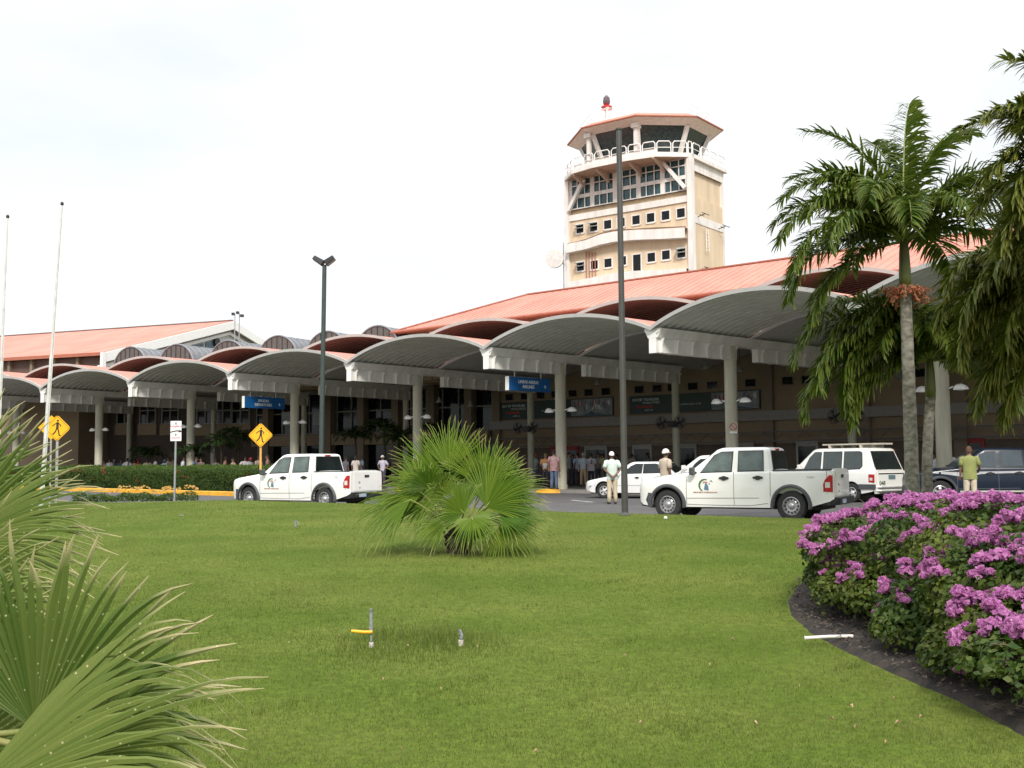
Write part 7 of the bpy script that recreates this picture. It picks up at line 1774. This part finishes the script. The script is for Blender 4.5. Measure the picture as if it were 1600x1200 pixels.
# bougainvillea
mBL = Mleaf('bougainvillea_leaf', (.028, .062, .010), (.085, .13, .02), (.13, .155, .024), .4, .5, 1.5, transl=.3)
mBF = Mleaf('bougainvillea_bract', (.38, .10, .30), (.66, .34, .57), (.54, .19, .44), .6, .2, 1.3, transl=.42)
def bush():
    base = Vector((5.2, 8.6, 0)); root = thing('bougainvillea', 'large spreading bougainvillea with magenta pink blossom in the mulch bed at the right', 'shrub', base, 0)
    r_ = np.random.default_rng(77)
    # mounds: centre x,y,z radius xyz
    Md = []
    def add(px, py, Y, rx, ry, rz): p = at(px, py, Y); Md.append((p.x, p.y, p.z, rx, ry, rz))
    add(1350, 868, 9.8, .52, .7, .36); add(1328, 850, 10.9, .42, .6, .26); add(1420, 860, 9.8, .7, .9, .42); add(1500, 870, 8.7, .75, .9, .45); add(1590, 888, 7.9, .8, .9, .48); add(1420, 935, 8.8, .55, .6, .34); add(1345, 930, 9.4, .42, .4, .26); add(1318, 905, 9.9, .34, .4, .24); add(1455, 985, 7.8, .42, .45, .28); add(1535, 1030, 6.9, .38, .42, .28); add(1500, 950, 7.8, .5, .6, .36)
    add(1585, 950, 7.0, .55, .7, .42); add(1600, 1010, 6.4, .42, .5, .30); add(1480, 828, 11.2, .9, 1.1, .34); add(1590, 848, 10.2, 1.0, 1.1, .40); add(1370, 845, 11.4, .6, .8, .26); add(1700, 895, 9, 1.2, 1.5, .6); add(1700, 950, 7, 1.0, 1.2, .6); add(1720, 840, 12, 1.6, 1.6, .5); add(1560, 822, 12.6, 1.2, 1.1, .26); add(1340, 915, 9.7, .42, .42, .25); add(1640, 1060, 6.0, .5, .5, .3)
    Md_ = np.array(Md); V_ = Md_[:, 3] * Md_[:, 4] * 1.0 + .1; pr = V_ / V_.sum()
    n = 125000; k = r_.choice(len(Md_), n, p=pr); d = r_.normal(0, 1, (n, 3)); d[:, 2] = np.where(d[:, 2] < -.3, -d[:, 2] * .6, d[:, 2]); d /= np.linalg.norm(d, axis=1)[:, None]
    rad = 1 - np.abs(r_.normal(0, .13, n)) + .05 * np.sin(d[:, 0] * 9 + k) * np.cos(d[:, 1] * 8 + k * 2)
    P_ = Md_[k, :3] + d * Md_[k, 3:] * rad[:, None]
    # skirts: leaves hanging lower toward the soil
    m_ = 14000; k2 = r_.choice(len(Md_), m_, p=pr); a = r_.uniform(0, 6.28, m_); q = r_.uniform(0, 1, m_)
    S_ = np.stack([Md_[k2, 0] + np.cos(a) * Md_[k2, 3] * (1 - .35 * q), Md_[k2, 1] + np.sin(a) * Md_[k2, 4] * (1 - .35 * q), Md_[k2, 2] - q * (Md_[k2, 2] - .18) * r_.uniform(.3, .95, m_)], 1)
    P2 = np.concatenate([P_, S_]); N2 = np.concatenate([d, np.stack([np.cos(a), np.sin(a), np.full(m_, .3)], 1)])
    keep = in_bed_np(P2[:, 0] , P2[:, 1]) | (P2[:, 2] > .3)
    keep &= P2[:, 2] > .12
    P2, N2 = P2[keep], N2[keep]
    lum = np.clip(.35 + .35 * np.sin(P2[:, 0] * 3.2 + P2[:, 2] * 5) * np.sin(P2[:, 1] * 2.6) + r_.uniform(-.35, .35, len(P2)), 0, 1)
    leaf_cloud('foliage', P2 - np.array(base), N2 + np.array([0, -.1, .5]), .050, mBL, root, lum, jit=.7, aspect=.62, seed=31, fold=.35)
    # twigs
    mb = MB(); rr = random.Random(3)
    for j in range(240):
        c = Md[rr.randrange(len(Md))]; p0 = Vector((c[0] + rr.uniform(-.3, .3) * c[3], c[1] + rr.uniform(-.3, .3) * c[4], .12)); a = rr.uniform(0, 6.28)
        e = Vector((c[0] + math.cos(a) * c[3] * .95, c[1] + math.sin(a) * c[4] * .95, c[2] + rr.uniform(-.3, .9) * c[5])); mid = p0.lerp(e, .5) + Vector((0, 0, .15))
        mb.tube([p0 - base, mid - base, e - base], [.009, .006, .003], 5)
    mb.build('branch', M('twig', (.10, .065, .045), .9), root)
    # blossoms: clusters at the shoot ends
    G = []; W_ = []
    def cl(px, py, Y, r): px += 26 if px < 1300 else 8 if px < 1350 else 0; p = at(px, py, Y); G.append((p.x, p.y, p.z, r))
    for (px, py, Y, r) in ((1262, 845, 10.6, .15), (1280, 825, 10.8, .17), (1300, 845, 10.4, .15), (1330, 830, 10.6, .16), (1355, 850, 10.2, .15), (1385, 870, 9.8, .15), (1360, 885, 9.7, .12), (1300, 880, 9.9, .11), (1272, 870, 10.2, .1), (1400, 830, 10.4, .16), (1390, 795, 11.6, .18), (1372, 815, 11.2, .15), (1420, 810, 11.2, .14), (1445, 795, 11.8, .16), (1478, 793, 11.8, .14),
                           (1430, 870, 9.4, .10), (1445, 835, 9.8, .15), (1500, 835, 9.2, .14), (1512, 803, 10.6, .14), (1545, 840, 8.7, .15), (1560, 855, 8.4, .14), (1585, 835, 8.6, .14), (1505, 865, 8.6, .13), (1495, 875, 8.4, .12), (1548, 875, 8.0, .10), (1478, 895, 8.2, .11), (1470, 905, 8.1, .09), (1590, 815, 9.4, .15), (1525, 925, 7.4, .10), (1500, 935, 7.6, .09), (1545, 930, 7.2, .10), (1570, 945, 7.0, .12), (1598, 940, 6.8, .13),
                           (1510, 960, 7.4, .07), (1572, 1028, 6.2, .10), (1585, 1035, 6.1, .08), (1508, 1048, 6.4, .045), (1353, 893, 9.6, .06), (1403, 928, 9.0, .05), (1343, 905, 9.6, .04), (1337, 863, 10.0, .1), (1545, 795, 12, .15), (1580, 788, 12.4, .15), (1600, 796, 11.6, .15), (1530, 786, 12.8, .13), (1490, 810, 11.3, .12), (1460, 820, 10.8, .12)): cl(px, py, Y, r)
    for j in range(900):
        c = Md[rr.randrange(len(Md))]; a = rr.uniform(0, 6.28); e = rr.uniform(.2, 1.5)
        p = (c[0] + math.cos(a) * math.cos(e) * c[3] * 1.02, c[1] + math.sin(a) * math.cos(e) * c[4] * 1.02, c[2] + math.sin(e) * c[5] * 1.03)
        if p[2] < .45 and rr.random() < .9: continue
        if p[2] < .75 and p[1] > 8.2 and rr.random() < .5: continue
        G.append((*p, rr.uniform(.025, .095)))
    PP, NN, RN = [], [], []
    for (x, y, z, r) in G:
        nb = int(60 + 2300 * r)
        if r > .13: subs = [(x + rr.uniform(-1.5, 1.5) * r, y + rr.uniform(-1.5, 1.5) * r, z + rr.uniform(-.8, .8) * r, r * rr.uniform(.22, .48)) for _ in range(9)]
        else: subs = [(x, y, z, r * .8)] + [(x + rr.uniform(-r, r), y + rr.uniform(-r, r), z + rr.uniform(-r, r) * .6, r * .4) for _ in range(3)]
        for (sx, sy, sz, sr) in subs:
            k_ = max(8, int(nb / len(subs))); dd = r_.normal(0, 1, (k_, 3)); dd /= np.linalg.norm(dd, axis=1)[:, None]; dd[:, 2] = np.abs(dd[:, 2]) * .9 - .1
            PP.append(np.array([sx, sy, sz]) + dd * sr * r_.uniform(.55, 1.05, (k_, 1))); NN.append(dd); RN.append(np.clip(r_.uniform(0, 1, k_) * .6 + .4 * rr.random(), 0, 1))
    PP, NN, RN = map(np.concatenate, (PP, NN, RN))
    leaf_cloud('blossom', PP - np.array(base), NN + np.array([0, 0, .2]), .036, mBF, root, RN, jit=.75, aspect=.8, seed=41, fold=.5)
    s_ = r_.choice(len(PP), 900, replace=False); leaf_cloud('stamen', PP[s_] - np.array(base) + NN[s_] * .008, NN[s_], .009, Mleaf('stamen', (.8, .75, .6), (.8, .7, .6), (.8, .7, .5), .6), root, RN[s_], seed=42, aspect=.9)
bush()
